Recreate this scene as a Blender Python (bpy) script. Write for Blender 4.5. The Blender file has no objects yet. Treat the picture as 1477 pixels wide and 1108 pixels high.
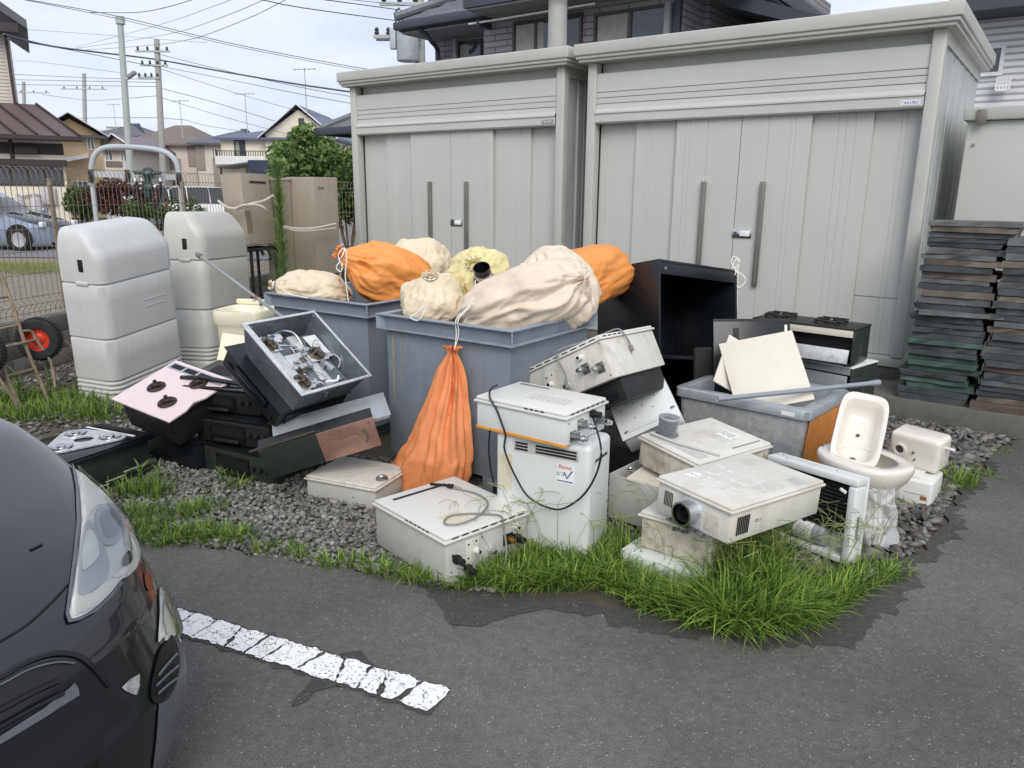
import bpy, bmesh, math, random
import numpy as np
from mathutils import Vector, Matrix, Euler, noise as mnoise
from mathutils.bvhtree import BVHTree
from mathutils.geometry import delaunay_2d_cdt

random.seed(11)
rng = np.random.default_rng(11)
R = math.radians
sc = bpy.context.scene
col = sc.collection

# ------------------------------------------------------------------ camera
FPX, CX, CY = 1100.0, 738.5, 554.0          # photograph: 1477 x 1108
PITCH, ROLL, CAMH = math.atan(278 / 1100), R(0.5), 1.65
_f = Vector((0, math.cos(PITCH), -math.sin(PITCH)))
_r0 = Vector((1, 0, 0)); _u0 = _r0.cross(_f)
_r = math.cos(ROLL) * _r0 + math.sin(ROLL) * _u0
_u = -math.sin(ROLL) * _r0 + math.cos(ROLL) * _u0
EYE = Vector((0, 0, CAMH))
cam = bpy.data.cameras.new('camera'); camo = bpy.data.objects.new('camera', cam); col.objects.link(camo)
cam.sensor_width = 36; cam.lens = 36 * FPX / 1477; cam.clip_start = 0.05; cam.clip_end = 2000
camo.matrix_world = Matrix(((_r.x, _u.x, -_f.x, 0), (_r.y, _u.y, -_f.y, 0), (_r.z, _u.z, -_f.z, CAMH), (0, 0, 0, 1)))
sc.camera = camo

# ------------------------------------------------------------------ sky, sun, exposure
SUN_EL, SUN_AZ = R(40), R(178)      # azimuth clockwise from +Y: behind the camera
w = bpy.data.worlds.new('World'); sc.world = w; w.use_nodes = True
nt = w.node_tree; N = nt.nodes; Lk = nt.links; N.clear()
sky = N.new('ShaderNodeTexSky'); sky.sky_type = 'NISHITA'; sky.sun_disc = False
sky.sun_elevation = SUN_EL; sky.sun_rotation = SUN_AZ; sky.dust_density = 2.5
tc = N.new('ShaderNodeTexCoord')
sep = N.new('ShaderNodeSeparateXYZ'); Lk.new(tc.outputs['Generated'], sep.inputs[0])
ad = N.new('ShaderNodeMath'); ad.operation = 'ADD'; ad.inputs[1].default_value = 0.22; Lk.new(sep.outputs[2], ad.inputs[0])
mx = N.new('ShaderNodeMath'); mx.operation = 'MAXIMUM'; mx.inputs[1].default_value = 0.05; Lk.new(ad.outputs[0], mx.inputs[0])
dv = N.new('ShaderNodeVectorMath'); dv.operation = 'DIVIDE'; cb = N.new('ShaderNodeCombineXYZ')
for i in range(3): Lk.new(mx.outputs[0], cb.inputs[i])
Lk.new(tc.outputs['Generated'], dv.inputs[0]); Lk.new(cb.outputs[0], dv.inputs[1])
nz = N.new('ShaderNodeTexNoise'); nz.inputs['Scale'].default_value = 1.3; nz.inputs['Detail'].default_value = 6; nz.inputs['Roughness'].default_value = .55
nz.inputs['Distortion'].default_value = .4
Lk.new(dv.outputs[0], nz.inputs['Vector'])
cr = N.new('ShaderNodeValToRGB'); cr.color_ramp.elements[0].position = .38; cr.color_ramp.elements[1].position = .62
cr.color_ramp.elements[0].color = (5.7, 6.15, 7.2, 1); cr.color_ramp.elements[1].color = (7.2, 7.55, 8.5, 1)
Lk.new(nz.outputs[0], cr.inputs[0])
mixc = N.new('ShaderNodeMixRGB'); mixc.inputs[0].default_value = .86
Lk.new(sky.outputs[0], mixc.inputs[1]); Lk.new(cr.outputs[0], mixc.inputs[2])
bg = N.new('ShaderNodeBackground'); bg.inputs[1].default_value = .098
out = N.new('ShaderNodeOutputWorld'); Lk.new(mixc.outputs[0], bg.inputs[0]); Lk.new(bg.outputs[0], out.inputs[0])
sun = bpy.data.lights.new('sun', 'SUN'); sun.energy = 1.5; sun.angle = R(35); sun.color = (1, .95, .88)
suno = bpy.data.objects.new('sun', sun); col.objects.link(suno)
sd = Vector((math.sin(SUN_AZ) * math.cos(SUN_EL), math.cos(SUN_AZ) * math.cos(SUN_EL), math.sin(SUN_EL)))
suno.rotation_euler = sd.to_track_quat('Z', 'Y').to_euler(); suno.location = (0, 0, 30)
sc.view_settings.view_transform = 'Standard'; sc.view_settings.look = 'None'
sc.view_settings.exposure = 0.48; sc.view_settings.gamma = 1.0; sc.view_settings.use_curve_mapping = False

# ------------------------------------------------------------------ pixel -> place
def ray(u, v):
    u, v = float(u), float(v); return _f + (u - CX) / FPX * _r - (v - CY) / FPX * _u
def onz(u, v, z=0.0):
    d = ray(u, v); return EYE + d * ((z - CAMH) / d.z)
def ony(u, v, Y):
    d = ray(u, v); return EYE + d * (Y / d.y)
def onpl(u, v, p, n):
    d = ray(u, v); n = Vector(n); return EYE + d * ((Vector(p) - EYE).dot(n) / d.dot(n))

# ------------------------------------------------------------------ materials
def S(r, g, b, k=1.0):
    f = lambda c: ((c / 255 + .055) / 1.055) ** 2.4 if c > 10 else c / 255 / 12.92
    return (f(r) * k, f(g) * k, f(b) * k, 1)
MATS = {}
def M(name, c, rough=.6, metal=0.0, var=.1, vs=5.0, bump=0.0, bs=90.0, dirt=0.0, dc=(.045, .038, .03, 1), ds=7.0, dlo=.5,
      streak=0.0, coat=0.0, spec=.5, trans=0.0, sub=0.0, emit=None):
    m = bpy.data.materials.new(name); m.use_nodes = True; t = m.node_tree; n = t.nodes; l = t.links
    b = n['Principled BSDF']; b.inputs['Roughness'].default_value = rough; b.inputs['Metallic'].default_value = metal
    b.inputs['Specular IOR Level'].default_value = spec
    if coat: b.inputs['Coat Weight'].default_value = coat; b.inputs['Coat Roughness'].default_value = .04
    if trans: b.inputs['Transmission Weight'].default_value = trans
    g = n.new('ShaderNodeNewGeometry'); pos = g.outputs['Position']
    a = n.new('ShaderNodeTexNoise'); a.inputs['Scale'].default_value = vs; a.inputs['Detail'].default_value = 5; l.new(pos, a.inputs['Vector'])
    mr = n.new('ShaderNodeMapRange'); mr.inputs[1].default_value = .3; mr.inputs[2].default_value = .7
    mr.inputs[3].default_value = 1 - var; mr.inputs[4].default_value = 1 + var; l.new(a.outputs[0], mr.inputs[0])
    mu = n.new('ShaderNodeMixRGB'); mu.blend_type = 'MULTIPLY'; mu.inputs[0].default_value = 1; mu.inputs[1].default_value = c
    l.new(mr.outputs[0], mu.inputs[2]); cur = mu.outputs[0]
    if dirt:
        d = n.new('ShaderNodeTexNoise'); d.inputs['Scale'].default_value = ds; d.inputs['Detail'].default_value = 9; d.inputs['Roughness'].default_value = .68
        l.new(pos, d.inputs['Vector'])
        r2 = n.new('ShaderNodeMapRange'); r2.inputs[1].default_value = dlo; r2.inputs[2].default_value = dlo + .22; r2.inputs[3].default_value = 0; r2.inputs[4].default_value = dirt
        l.new(d.outputs[0], r2.inputs[0])
        mm = n.new('ShaderNodeMixRGB'); l.new(r2.outputs[0], mm.inputs[0]); l.new(cur, mm.inputs[1]); mm.inputs[2].default_value = dc; cur = mm.outputs[0]
    if streak:
        mp = n.new('ShaderNodeMapping'); mp.inputs['Scale'].default_value = (22, 22, .9); l.new(pos, mp.inputs[0])
        d = n.new('ShaderNodeTexNoise'); d.inputs['Scale'].default_value = 1; d.inputs['Detail'].default_value = 4; l.new(mp.outputs[0], d.inputs['Vector'])
        r2 = n.new('ShaderNodeMapRange'); r2.inputs[1].default_value = .52; r2.inputs[2].default_value = .75; r2.inputs[3].default_value = 0; r2.inputs[4].default_value = streak
        l.new(d.outputs[0], r2.inputs[0])
        mm = n.new('ShaderNodeMixRGB'); l.new(r2.outputs[0], mm.inputs[0]); l.new(cur, mm.inputs[1]); mm.inputs[2].default_value = dc; cur = mm.outputs[0]
    l.new(cur, b.inputs['Base Color'])
    if bump:
        d = n.new('ShaderNodeTexNoise'); d.inputs['Scale'].default_value = bs; d.inputs['Detail'].default_value = 4; l.new(pos, d.inputs['Vector'])
        bp = n.new('ShaderNodeBump'); bp.inputs['Strength'].default_value = bump; bp.inputs['Distance'].default_value = .01
        l.new(d.outputs[0], bp.inputs['Height']); l.new(bp.outputs[0], b.inputs['Normal'])
    if emit: b.inputs['Emission Color'].default_value = emit[0]; b.inputs['Emission Strength'].default_value = emit[1]
    if sub: b.inputs['Subsurface Weight'].default_value = sub; b.inputs['Subsurface Radius'].default_value = (.02, .012, .006)
    MATS[name] = m; return m
def clear_mat(name, tint=(1, 1, 1, 1), gl=1.0, rough=.03, mixlo=.08):
    m = bpy.data.materials.new(name); m.use_nodes = True; t = m.node_tree; n = t.nodes; l = t.links; n.clear()
    o = n.new('ShaderNodeOutputMaterial'); tr = n.new('ShaderNodeBsdfTransparent'); tr.inputs[0].default_value = tint
    g = n.new('ShaderNodeBsdfGlossy'); g.inputs['Roughness'].default_value = rough
    f = n.new('ShaderNodeFresnel'); f.inputs[0].default_value = 1.45
    a = n.new('ShaderNodeMath'); a.operation = 'MULTIPLY_ADD'; a.inputs[1].default_value = gl; a.inputs[2].default_value = mixlo; l.new(f.outputs[0], a.inputs[0])
    x = n.new('ShaderNodeMixShader'); l.new(a.outputs[0], x.inputs[0]); l.new(tr.outputs[0], x.inputs[1]); l.new(g.outputs[0], x.inputs[2]); l.new(x.outputs[0], o.inputs[0])
    MATS[name] = m; return m

M('asphalt_dummy', S(80, 80, 80))
M('shed', S(190, 192, 187), .4, var=.025, vs=.9, dirt=.08, dc=S(150, 149, 142), ds=1.6, dlo=.5, streak=.05)
M('shed_trim', S(182, 183, 177), .42, var=.04, vs=2, dirt=.12, dc=S(110, 110, 100), ds=3)
M('shed_side', S(178, 182, 182), .38, var=.05, vs=1.5, dirt=.25, dc=S(95, 97, 95), ds=2.5, streak=.22)
M('groove', S(120, 121, 117), .6)
M('bronze', S(128, 124, 118), .38, metal=.4)
M('chrome', S(205, 206, 208), .18, metal=1.0, var=.04)
M('steel', S(150, 152, 152), .38, metal=.85, var=.15, vs=12, dirt=.3, ds=14)
M('brass', S(178, 140, 84), .35, metal=.9, dirt=.3)
M('galv', S(206, 209, 210), .36, metal=.3, var=.14, vs=26, dirt=.35, dc=S(120, 124, 124), ds=30, bump=.35, bs=130)
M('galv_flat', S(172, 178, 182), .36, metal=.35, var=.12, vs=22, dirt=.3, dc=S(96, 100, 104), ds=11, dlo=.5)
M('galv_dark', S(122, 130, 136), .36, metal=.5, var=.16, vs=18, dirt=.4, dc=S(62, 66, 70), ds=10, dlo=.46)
M('copper', S(196, 158, 142), .42, metal=.75, var=.2, vs=8, dirt=.35, dc=S(140, 118, 108), ds=10)
M('heater', S(210, 208, 199), .42, var=.05, vs=4, dirt=.38, dc=S(126, 116, 100), ds=8, dlo=.5, streak=.24)
M('heater_white', S(212, 216, 214), .34, var=.03, vs=4, dirt=.18, dc=S(150, 148, 140), ds=7, dlo=.52)
M('heater_dirty', S(208, 202, 188), .5, var=.06, vs=5, dirt=.55, dc=S(112, 98, 78), ds=16, dlo=.44, streak=.3)
M('heater_top', S(214, 214, 208), .4, var=.03, vs=3, dirt=.22, dc=S(172, 163, 146), ds=70, dlo=.54)
M('heater_dusty', S(214, 212, 204), .5, var=.05, vs=2.5, dirt=.5, dc=S(176, 166, 146), ds=6, dlo=.46, bump=.15, bs=60)
M('heater_grey', S(188, 189, 184), .45, var=.05, vs=4, dirt=.25, dc=S(110, 106, 96), ds=8)
M('beige_panel', S(214, 209, 196), .5, var=.04, dirt=.15, dc=S(160, 150, 130))
M('tan', S(158, 148, 134), .5, var=.05, vs=2, dirt=.15, dc=S(100, 92, 82), ds=5, streak=.15)
M('tan_dark', S(128, 119, 107), .55, var=.05, vs=2)
M('bin', S(124, 132, 142), .45, var=.07, vs=3, dirt=.3, dc=S(86, 92, 100), ds=5, dlo=.5, streak=.28)
M('bin_rim', S(138, 148, 158), .45, var=.09, vs=8, dirt=.6, dc=S(122, 84, 56), ds=20, dlo=.56)
M('rust', S(140, 88, 52), .8, var=.3, vs=30)
M('bag_orange', S(234, 152, 78), .5, var=.06, vs=6, bump=.4, bs=24, dirt=.1, dc=S(190, 100, 40))
M('bag_orange_old', S(224, 142, 90), .55, var=.09, vs=7, bump=.4, bs=24, dirt=.28, dc=S(178, 98, 56), ds=5)
M('bag_cream', S(222, 208, 180), .55, var=.07, vs=6, bump=.4, bs=24, dirt=.3, dc=S(190, 158, 112), ds=5)
M('bag_pale', S(222, 208, 188), .6, var=.06, vs=5, bump=.4, bs=24, dirt=.3, dc=S(205, 170, 128), ds=3.5)
M('bag_yellow', S(220, 210, 158), .55, var=.08, vs=7, bump=.4, bs=24, dirt=.3, dc=S(190, 172, 108), ds=6)
M('string', S(238, 236, 230), .7)
M('rope', S(196, 188, 176), .8, var=.15, vs=60)
M('black_gloss', S(20, 23, 26), .22, var=.1, dirt=.12, dc=S(70, 72, 74), ds=8, dlo=.5)
M('black_iron', S(26, 28, 29), .5, var=.25, vs=20, dirt=.25, dc=S(72, 64, 56), ds=12)
M('black_paint', S(20, 24, 29), .32, var=.12, vs=3, dirt=.22, dc=S(50, 56, 62), ds=6)
M('inside_dark', S(13, 13, 15), .7)
M('dark_green_metal', S(58, 66, 62), .35, metal=.35, var=.12, vs=4, dirt=.3, dc=S(95, 100, 96), ds=9)
M('grate', S(62, 54, 48), .7, metal=.3, var=.3, vs=60, dirt=.4, dc=S(110, 80, 55), ds=40)
M('burner', S(108, 98, 86), .5, metal=.7, var=.3, vs=50, dirt=.6, dc=S(55, 38, 26), ds=35, dlo=.46)
M('pink_glass', S(222, 204, 204), .16, var=.02, coat=.3, dirt=.12, dc=S(190, 170, 165), ds=14)
M('rubber', S(24, 25, 27), .75, var=.2, vs=30)
M('cable_grey', S(130, 130, 126), .6)
M('cable_black', S(24, 24, 26), .5)
M('orange_tub', S(196, 128, 62), .4, var=.12, vs=9, dirt=.35, dc=S(150, 88, 36), ds=14, bump=.2, bs=110)
M('ceramic', S(222, 217, 207), .14, var=.02, coat=.5, dirt=.16, dc=S(196, 184, 158), ds=9, dlo=.52)
M('ceramic_cream', S(236, 232, 206), .2, var=.03, coat=.3, dirt=.15, dc=S(186, 172, 128), ds=6)
M('plastic_white', S(224, 224, 220), .4, var=.03, dirt=.25, dc=S(150, 146, 136), ds=12)
M('foam', S(216, 222, 216), .8, var=.04, dirt=.25, dc=S(170, 175, 160), ds=12, bump=.2, bs=120)
M('cover_plastic', S(200, 201, 200), .42, var=.035, vs=2.2, dirt=.18, dc=S(150, 150, 146), ds=2.6, dlo=.5, streak=.14)
M('cover_plastic_b', S(192, 192, 186), .45, var=.035, vs=2.2, dirt=.2, dc=S(146, 144, 138), ds=2.6, dlo=.5, streak=.12)
M('pipe_grey', S(152, 158, 165), .32, var=.06, metal=.3)
M('pole_grey', S(160, 162, 162), .35, metal=.5)
M('red_rim', S(200, 58, 38), .45, var=.12, vs=20, dirt=.25)
M('cart_tube', S(150, 136, 116), .55, metal=.3, var=.2, vs=18, dirt=.5, dc=S(96, 70, 48), ds=22)
M('tyre', S(34, 36, 38), .8, var=.15, vs=30, dirt=.2, dc=S(84, 80, 74))
M('block', S(112, 110, 106), .9, var=.14, vs=9, bump=.5, bs=120, dirt=.45, dc=S(52, 52, 48), ds=4, dlo=.42)
M('concrete', S(104, 103, 98), .88, var=.16, vs=5, bump=.4, bs=90, dirt=.5, dc=S(46, 50, 44), ds=5, dlo=.42)
M('wire', S(140, 132, 116), .55, metal=.35, var=.18, vs=8, dirt=.35, dc=S(108, 84, 62))
M('white_paint', S(236, 236, 232), .5, var=.03)
M('plastic_bag', S(235, 238, 240), .25, trans=.55, var=.03)
M('gold_label', S(214, 206, 176), .6, var=.06, vs=60)
M('label_white', S(232, 234, 232), .45)
M('ink', S(66, 66, 70), .7); M('ink_red', S(198, 52, 44), .6); M('ink_blue', S(58, 84, 148), .6); M('ink_purple', S(84, 76, 170), .6)
M('ink_faint', S(188, 186, 180), .7)
M('hose_white', S(206, 204, 196), .5, dirt=.4, dc=S(120, 116, 106))
M('filter', S(30, 32, 34), .7)
M('orange_edge', S(222, 152, 52), .45, var=.15, vs=20)
clear_mat('glass_clear'); clear_mat('glass_window', (.25, .28, .3, 1), .9, .02, .12)

# ------------------------------------------------------------------ mesh collector
def rotm(e): return Euler([R(a) for a in e], 'XYZ').to_matrix()
_cache = {}
def _bevbox(sx, sy, sz, b, seg):
    k = (round(sx, 4), round(sy, 4), round(sz, 4), round(b, 4), seg)
    if k not in _cache:
        bm = bmesh.new(); bmesh.ops.create_cube(bm, size=1)
        for v in bm.verts: v.co = Vector((v.co.x * sx, v.co.y * sy, v.co.z * sz))
        if b > 0: bmesh.ops.bevel(bm, geom=list(bm.edges), offset=b, segments=seg, profile=.5, affect='EDGES')
        bm.verts.index_update(); _cache[k] = ([v.co.copy() for v in bm.verts], [[v.index for v in f.verts] for f in bm.faces]); bm.free()
    return _cache[k]
class G:
    def __init__(s): s.V = []; s.F = []
    def add(s, V, F, mat=None):
        o = len(s.V)
        s.V += [tuple(mat @ Vector(v)) if mat is not None else tuple(v) for v in V]
        s.F += [[i + o for i in f] for f in F]; return s
    def box(s, size, at=(0, 0, 0), rot=None, bev=0.0, seg=2):
        V, F = _bevbox(*size, min(bev, min(size) * .49), seg)
        m = Matrix.Translation(at)
        if rot is not None: m = m @ (rotm(rot).to_4x4() if not isinstance(rot, Matrix) else rot.to_4x4())
        return s.add(V, F, m)
    def ext(s, x0, x1, y0, y1, z0, z1, bev=0.0, seg=2):
        return s.box((x1 - x0, y1 - y0, z1 - z0), ((x0 + x1) / 2, (y0 + y1) / 2, (z0 + z1) / 2), None, bev, seg)
    def lathe(s, prof, seg=20, at=(0, 0, 0), rot=None, sx=1.0, sy=1.0, cap=True):
        V = []; F = []; n = len(prof)
        for r, z in prof:
            for k in range(seg):
                a = 2 * math.pi * k / seg; V.append((r * sx * math.cos(a), r * sy * math.sin(a), z))
        for i in range(n - 1):
            for k in range(seg):
                k2 = (k + 1) % seg; F.append([i * seg + k, i * seg + k2, (i + 1) * seg + k2, (i + 1) * seg + k])
        if cap:
            F.append(list(range(seg))[::-1]); F.append([(n - 1) * seg + k for k in range(seg)])
        m = Matrix.Translation(at)
        if rot is not None: m = m @ (rotm(rot).to_4x4() if not isinstance(rot, Matrix) else rot.to_4x4())
        return s.add(V, F, m)
    def cyl(s, r, h, at=(0, 0, 0), rot=None, seg=16, r2=None):
        return s.lathe([(r, 0), (r if r2 is None else r2, h)], seg, at, rot)
    def bar(s, p, q, r, seg=8, r2=None):
        p = Vector(p); q = Vector(q); d = q - p
        if d.length < 1e-6: return s
        return s.lathe([(r, 0), (r if r2 is None else r2, d.length)], seg, p, d.to_track_quat('Z', 'Y').to_matrix())
    def beam(s, p, q, wdt, hgt, up=(0, 0, 1)):
        p = Vector(p); q = Vector(q); d = (q - p); L = d.length; d.normalize()
        x = Vector(up).cross(d)
        if x.length < 1e-4: x = Vector((1, 0, 0)).cross(d)
        x.normalize(); y = d.cross(x)
        m = Matrix(((x.x, y.x, d.x), (x.y, y.y, d.y), (x.z, y.z, d.z)))
        return s.box((wdt, hgt, L), (p + q) / 2, m)
    def tube(s, pts, r, seg=6, smooth=3, closed=False):
        P = spline(pts, smooth, closed) if smooth else [Vector(p) for p in pts]
        n = len(P); V = []; F = []; up = Vector((.13, .21, .97))
        for i in range(n):
            a = P[i - 1] if (i > 0 or closed) else P[i]; b = P[(i + 1) % n] if (i < n - 1 or closed) else P[i]
            d = (b - a).normalized(); x = d.cross(up)
            if x.length < .05: x = d.cross(Vector((1, 0, 0)))
            x.normalize(); y = d.cross(x)
            rr = r[min(i * len(r) // n, len(r) - 1)] if isinstance(r, (list, tuple)) else r
            for k in range(seg):
                t = 2 * math.pi * k / seg; V.append(P[i] + x * (rr * math.cos(t)) + y * (rr * math.sin(t)))
        for i in range(n - (0 if closed else 1)):
            j = (i + 1) % n
            for k in range(seg):
                k2 = (k + 1) % seg; F.append([i * seg + k, i * seg + k2, j * seg + k2, j * seg + k])
        if not closed: F.append(list(range(seg))[::-1]); F.append([(n - 1) * seg + k for k in range(seg)])
        return s.add(V, F)
    def prism(s, poly, h, mat=None):
        n = len(poly); V = [(p[0], p[1], 0) for p in poly] + [(p[0], p[1], h) for p in poly]
        F = [list(range(n))[::-1], [n + i for i in range(n)]] + [[i, (i + 1) % n, n + (i + 1) % n, n + i] for i in range(n)]
        return s.add(V, F, mat)
    def quad(s, a, b, c, d): return s.add([a, b, c, d], [[0, 1, 2, 3]])
    def build(s, name, mat, parent=None, smooth=35, loc=None, rot=None):
        me = bpy.data.meshes.new(name); me.from_pydata(s.V, [], s.F); me.validate()
        me.materials.append(MATS[mat] if isinstance(mat, str) else mat)
        if smooth: me.shade_smooth(); me.set_sharp_from_angle(angle=R(smooth))
        o = bpy.data.objects.new(name, me); col.objects.link(o)
        if parent is not None: o.parent = parent
        if loc is not None: o.location = loc
        if rot is not None: o.rotation_euler = [R(a) for a in rot]
        return o
def spline(pts, k=3, closed=False):
    P = [Vector(p) for p in pts]; n = len(P); O = []
    if n < 3 and not closed: return P
    for i in range(n if closed else n - 1):
        p0 = P[(i - 1) % n] if (closed or i > 0) else P[0]; p1 = P[i]; p2 = P[(i + 1) % n]; p3 = P[(i + 2) % n] if (closed or i < n - 2) else P[-1]
        for j in range(k + 1):
            t = j / (k + 1)
            O.append(.5 * ((2 * p1) + (p2 - p0) * t + (2 * p0 - 5 * p1 + 4 * p2 - p3) * t * t + (3 * p1 - p0 - 3 * p2 + p3) * t ** 3))
    if not closed: O.append(P[-1])
    return O
def tag(o, label=None, cat=None, group=None, kind=None):
    if label: o['label'] = label
    if cat: o['category'] = cat
    if group: o['group'] = group
    if kind or cat: o['kind'] = kind or 'thing'
    return o
def thing(name, label, cat, loc=(0, 0, 0), rot=(0, 0, 0), group=None):
    o = bpy.data.objects.new(name, None); col.objects.link(o); o.empty_display_size = .1
    o.location = loc; o.rotation_euler = [R(a) for a in rot]
    return tag(o, label, cat, group)
def attach(o, t):
    o.parent = t; o.matrix_parent_inverse = (Matrix.Translation(t.location) @ t.rotation_euler.to_matrix().to_4x4()).inverted(); return o
def text_mesh(name, body, size, mat, parent, mtx, ext=.0006, align='CENTER'):
    cu = bpy.data.curves.new('t', 'FONT'); cu.body = body; cu.size = size; cu.align_x = align; cu.align_y = 'CENTER'; cu.extrude = ext; cu.resolution_u = 2
    t = bpy.data.objects.new('t', cu); col.objects.link(t)
    dg = bpy.context.evaluated_depsgraph_get(); me = bpy.data.meshes.new_from_object(t.evaluated_get(dg))
    bpy.data.objects.remove(t); me.materials.clear(); me.materials.append(MATS[mat])
    o = bpy.data.objects.new(name, me); col.objects.link(o); o.parent = parent; o.matrix_local = mtx
    return o
def facemtx(at, right, up):
    x = Vector(right).normalized(); y = Vector(up).normalized(); z = x.cross(y)
    return Matrix(((x.x, y.x, z.x, at[0]), (x.y, y.y, z.y, at[1]), (x.z, y.z, z.z, at[2]), (0, 0, 0, 1)))
def fnoise(p, s=1.0): return mnoise.noise(Vector(p) * s)
# ------------------------------------------------------------------ ground
def asphalt_material(name, base, k=1.0):
    m = bpy.data.materials.new(name); m.use_nodes = True; t = m.node_tree; n = t.nodes; l = t.links; b = n['Principled BSDF']
    g = n.new('ShaderNodeNewGeometry'); pos = g.outputs['Position']
    def noise(s, d=5, r=.55):
        a = n.new('ShaderNodeTexNoise'); a.inputs['Scale'].default_value = s; a.inputs['Detail'].default_value = d; a.inputs['Roughness'].default_value = r; l.new(pos, a.inputs['Vector']); return a.outputs[0]
    def rng_(src, a, c, lo, hi):
        r = n.new('ShaderNodeMapRange'); r.inputs[1].default_value = a; r.inputs[2].default_value = c; r.inputs[3].default_value = lo; r.inputs[4].default_value = hi; l.new(src, r.inputs[0]); return r.outputs[0]
    def mul(a, c):
        r = n.new('ShaderNodeMath'); r.operation = 'MULTIPLY'; l.new(a, r.inputs[0]); l.new(c, r.inputs[1]); return r.outputs[0]
    big = rng_(noise(.75, 4), .3, .7, .72, 1.28); mid = rng_(noise(38, 6, .75), .3, .7, .72, 1.28); fine = rng_(noise(170, 3, .8), .3, .7, .5, 1.5)
    f = mul(mul(big, mid), fine)
    mu = n.new('ShaderNodeMixRGB'); mu.blend_type = 'MULTIPLY'; mu.inputs[0].default_value = 1; mu.inputs[1].default_value = base; l.new(f, mu.inputs[2])
    v = n.new('ShaderNodeTexVoronoi'); v.inputs['Scale'].default_value = 95; l.new(pos, v.inputs['Vector'])
    dsm = rng_(v.outputs['Distance'], .2, .36, 1, 0)
    sepc = n.new('ShaderNodeSeparateColor'); l.new(v.outputs['Color'], sepc.inputs[0])
    sel = rng_(sepc.outputs[0], .86, .95, 0, .8 * k); spk = mul(dsm, sel)
    mm = n.new('ShaderNodeMixRGB'); l.new(spk, mm.inputs[0]); l.new(mu.outputs[0], mm.inputs[1]); mm.inputs[2].default_value = S(168, 166, 160)
    v2 = n.new('ShaderNodeTexVoronoi'); v2.inputs['Scale'].default_value = 210; l.new(pos, v2.inputs['Vector'])
    l.new(mm.outputs[0], b.inputs['Base Color']); b.inputs['Roughness'].default_value = .82
    bp = n.new('ShaderNodeBump'); bp.inputs['Strength'].default_value = .55; bp.inputs['Distance'].default_value = .006; l.new(v2.outputs['Distance'], bp.inputs['Height'])
    b2 = n.new('ShaderNodeBump'); b2.inputs['Strength'].default_value = .35; b2.inputs['Distance'].default_value = .012; l.new(noise(55, 4, .7), b2.inputs['Height']); l.new(bp.outputs[0], b2.inputs['Normal'])
    l.new(b2.outputs[0], b.inputs['Normal']); MATS[name] = m; return m
asphalt_material('asphalt', S(98, 96, 92))
asphalt_material('tar', S(70, 69, 66), .6)
M('dirt', S(84, 78, 68), .95, var=.3, vs=9, bump=.8, bs=60, dirt=.5, dc=S(52, 52, 46), ds=4)
M('far_ground', S(120, 118, 110), .95, var=.16, vs=.8, bump=.3, bs=20)
M('road', S(120, 120, 122), .9, var=.08, vs=1.2)
M('lot_gravel', S(132, 124, 112), .95, var=.3, vs=20, bump=.6, bs=40, dirt=.4, dc=S(92, 88, 80), ds=6)
M('stone_a', S(132, 132, 127), .85, var=.28, vs=22, bump=.3, bs=150)
M('stone_b', S(112, 111, 108), .8, var=.32, vs=16, bump=.3, bs=120, dirt=.2, dc=S(150, 138, 116), ds=9)

def sheet(name, poly, z, mat, kind='structure', sub=0):
    V = [(p[0], p[1], z) for p in poly]
    if sub:
        r = delaunay_2d_cdt([Vector(p[:2]) for p in poly], [], [list(range(len(poly)))], 1, 1e-5); V = [(p.x, p.y, z) for p in r[0]]; F = r[2]
    else: F = [list(range(len(V)))]
    o = G().add(V, F).build(name, mat, smooth=0)
    if o.data.polygons[0].normal.z < 0: o.data.flip_normals()
    return tag(o, kind=kind)
sheet('ground', [(-700, -60), (700, -60), (700, 900), (-700, 900)], -.05, 'far_ground')
EDGE = [(-9, 5.5), (-5.5, 4.5), (-4, 4.05), (-2.6, 3.60), (-1.71, 3.36), (-1.1, 3.20), (-.53, 3.05), (-.2, 2.92), (.3, 2.84), (.7, 2.72), (.97, 2.64), (1.25, 2.68), (1.5, 2.95), (1.75, 3.18), (1.98, 3.33),
        (2.35, 3.82), (2.76, 4.31), (3.1, 4.68), (3.45, 5.0), (3.62, 5.10), (4.5, 4.46), (9.5, .75)]
def jag(pts, step, amp, fr, seed):
    O = []
    for a, b in zip(pts[:-1], pts[1:]):
        a = Vector(a); b = Vector(b); n = max(1, int((b - a).length / step)); nn = Vector((-(b - a).y, (b - a).x)).normalized()
        for i in range(n):
            p = a.lerp(b, i / n); k = fnoise((p.x * fr, p.y * fr, seed)) + .5 * fnoise((p.x * fr * 3, p.y * fr * 3, seed)); O.append(p + nn * (k * amp))
    O.append(Vector(pts[-1])); return O
je = jag(EDGE, .018, .05, 6, 3)
sheet('gravel_bed', [(-9, 3), (9.5, -1.5), (9.5, 14), (-9, 14)], 0.0, 'dirt')
lot = [(p.x, p.y) for p in je] + [(9.5, -9), (-9, -9)]
asp = sheet('asphalt_lot', lot, .012, 'asphalt', sub=1)
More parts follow.
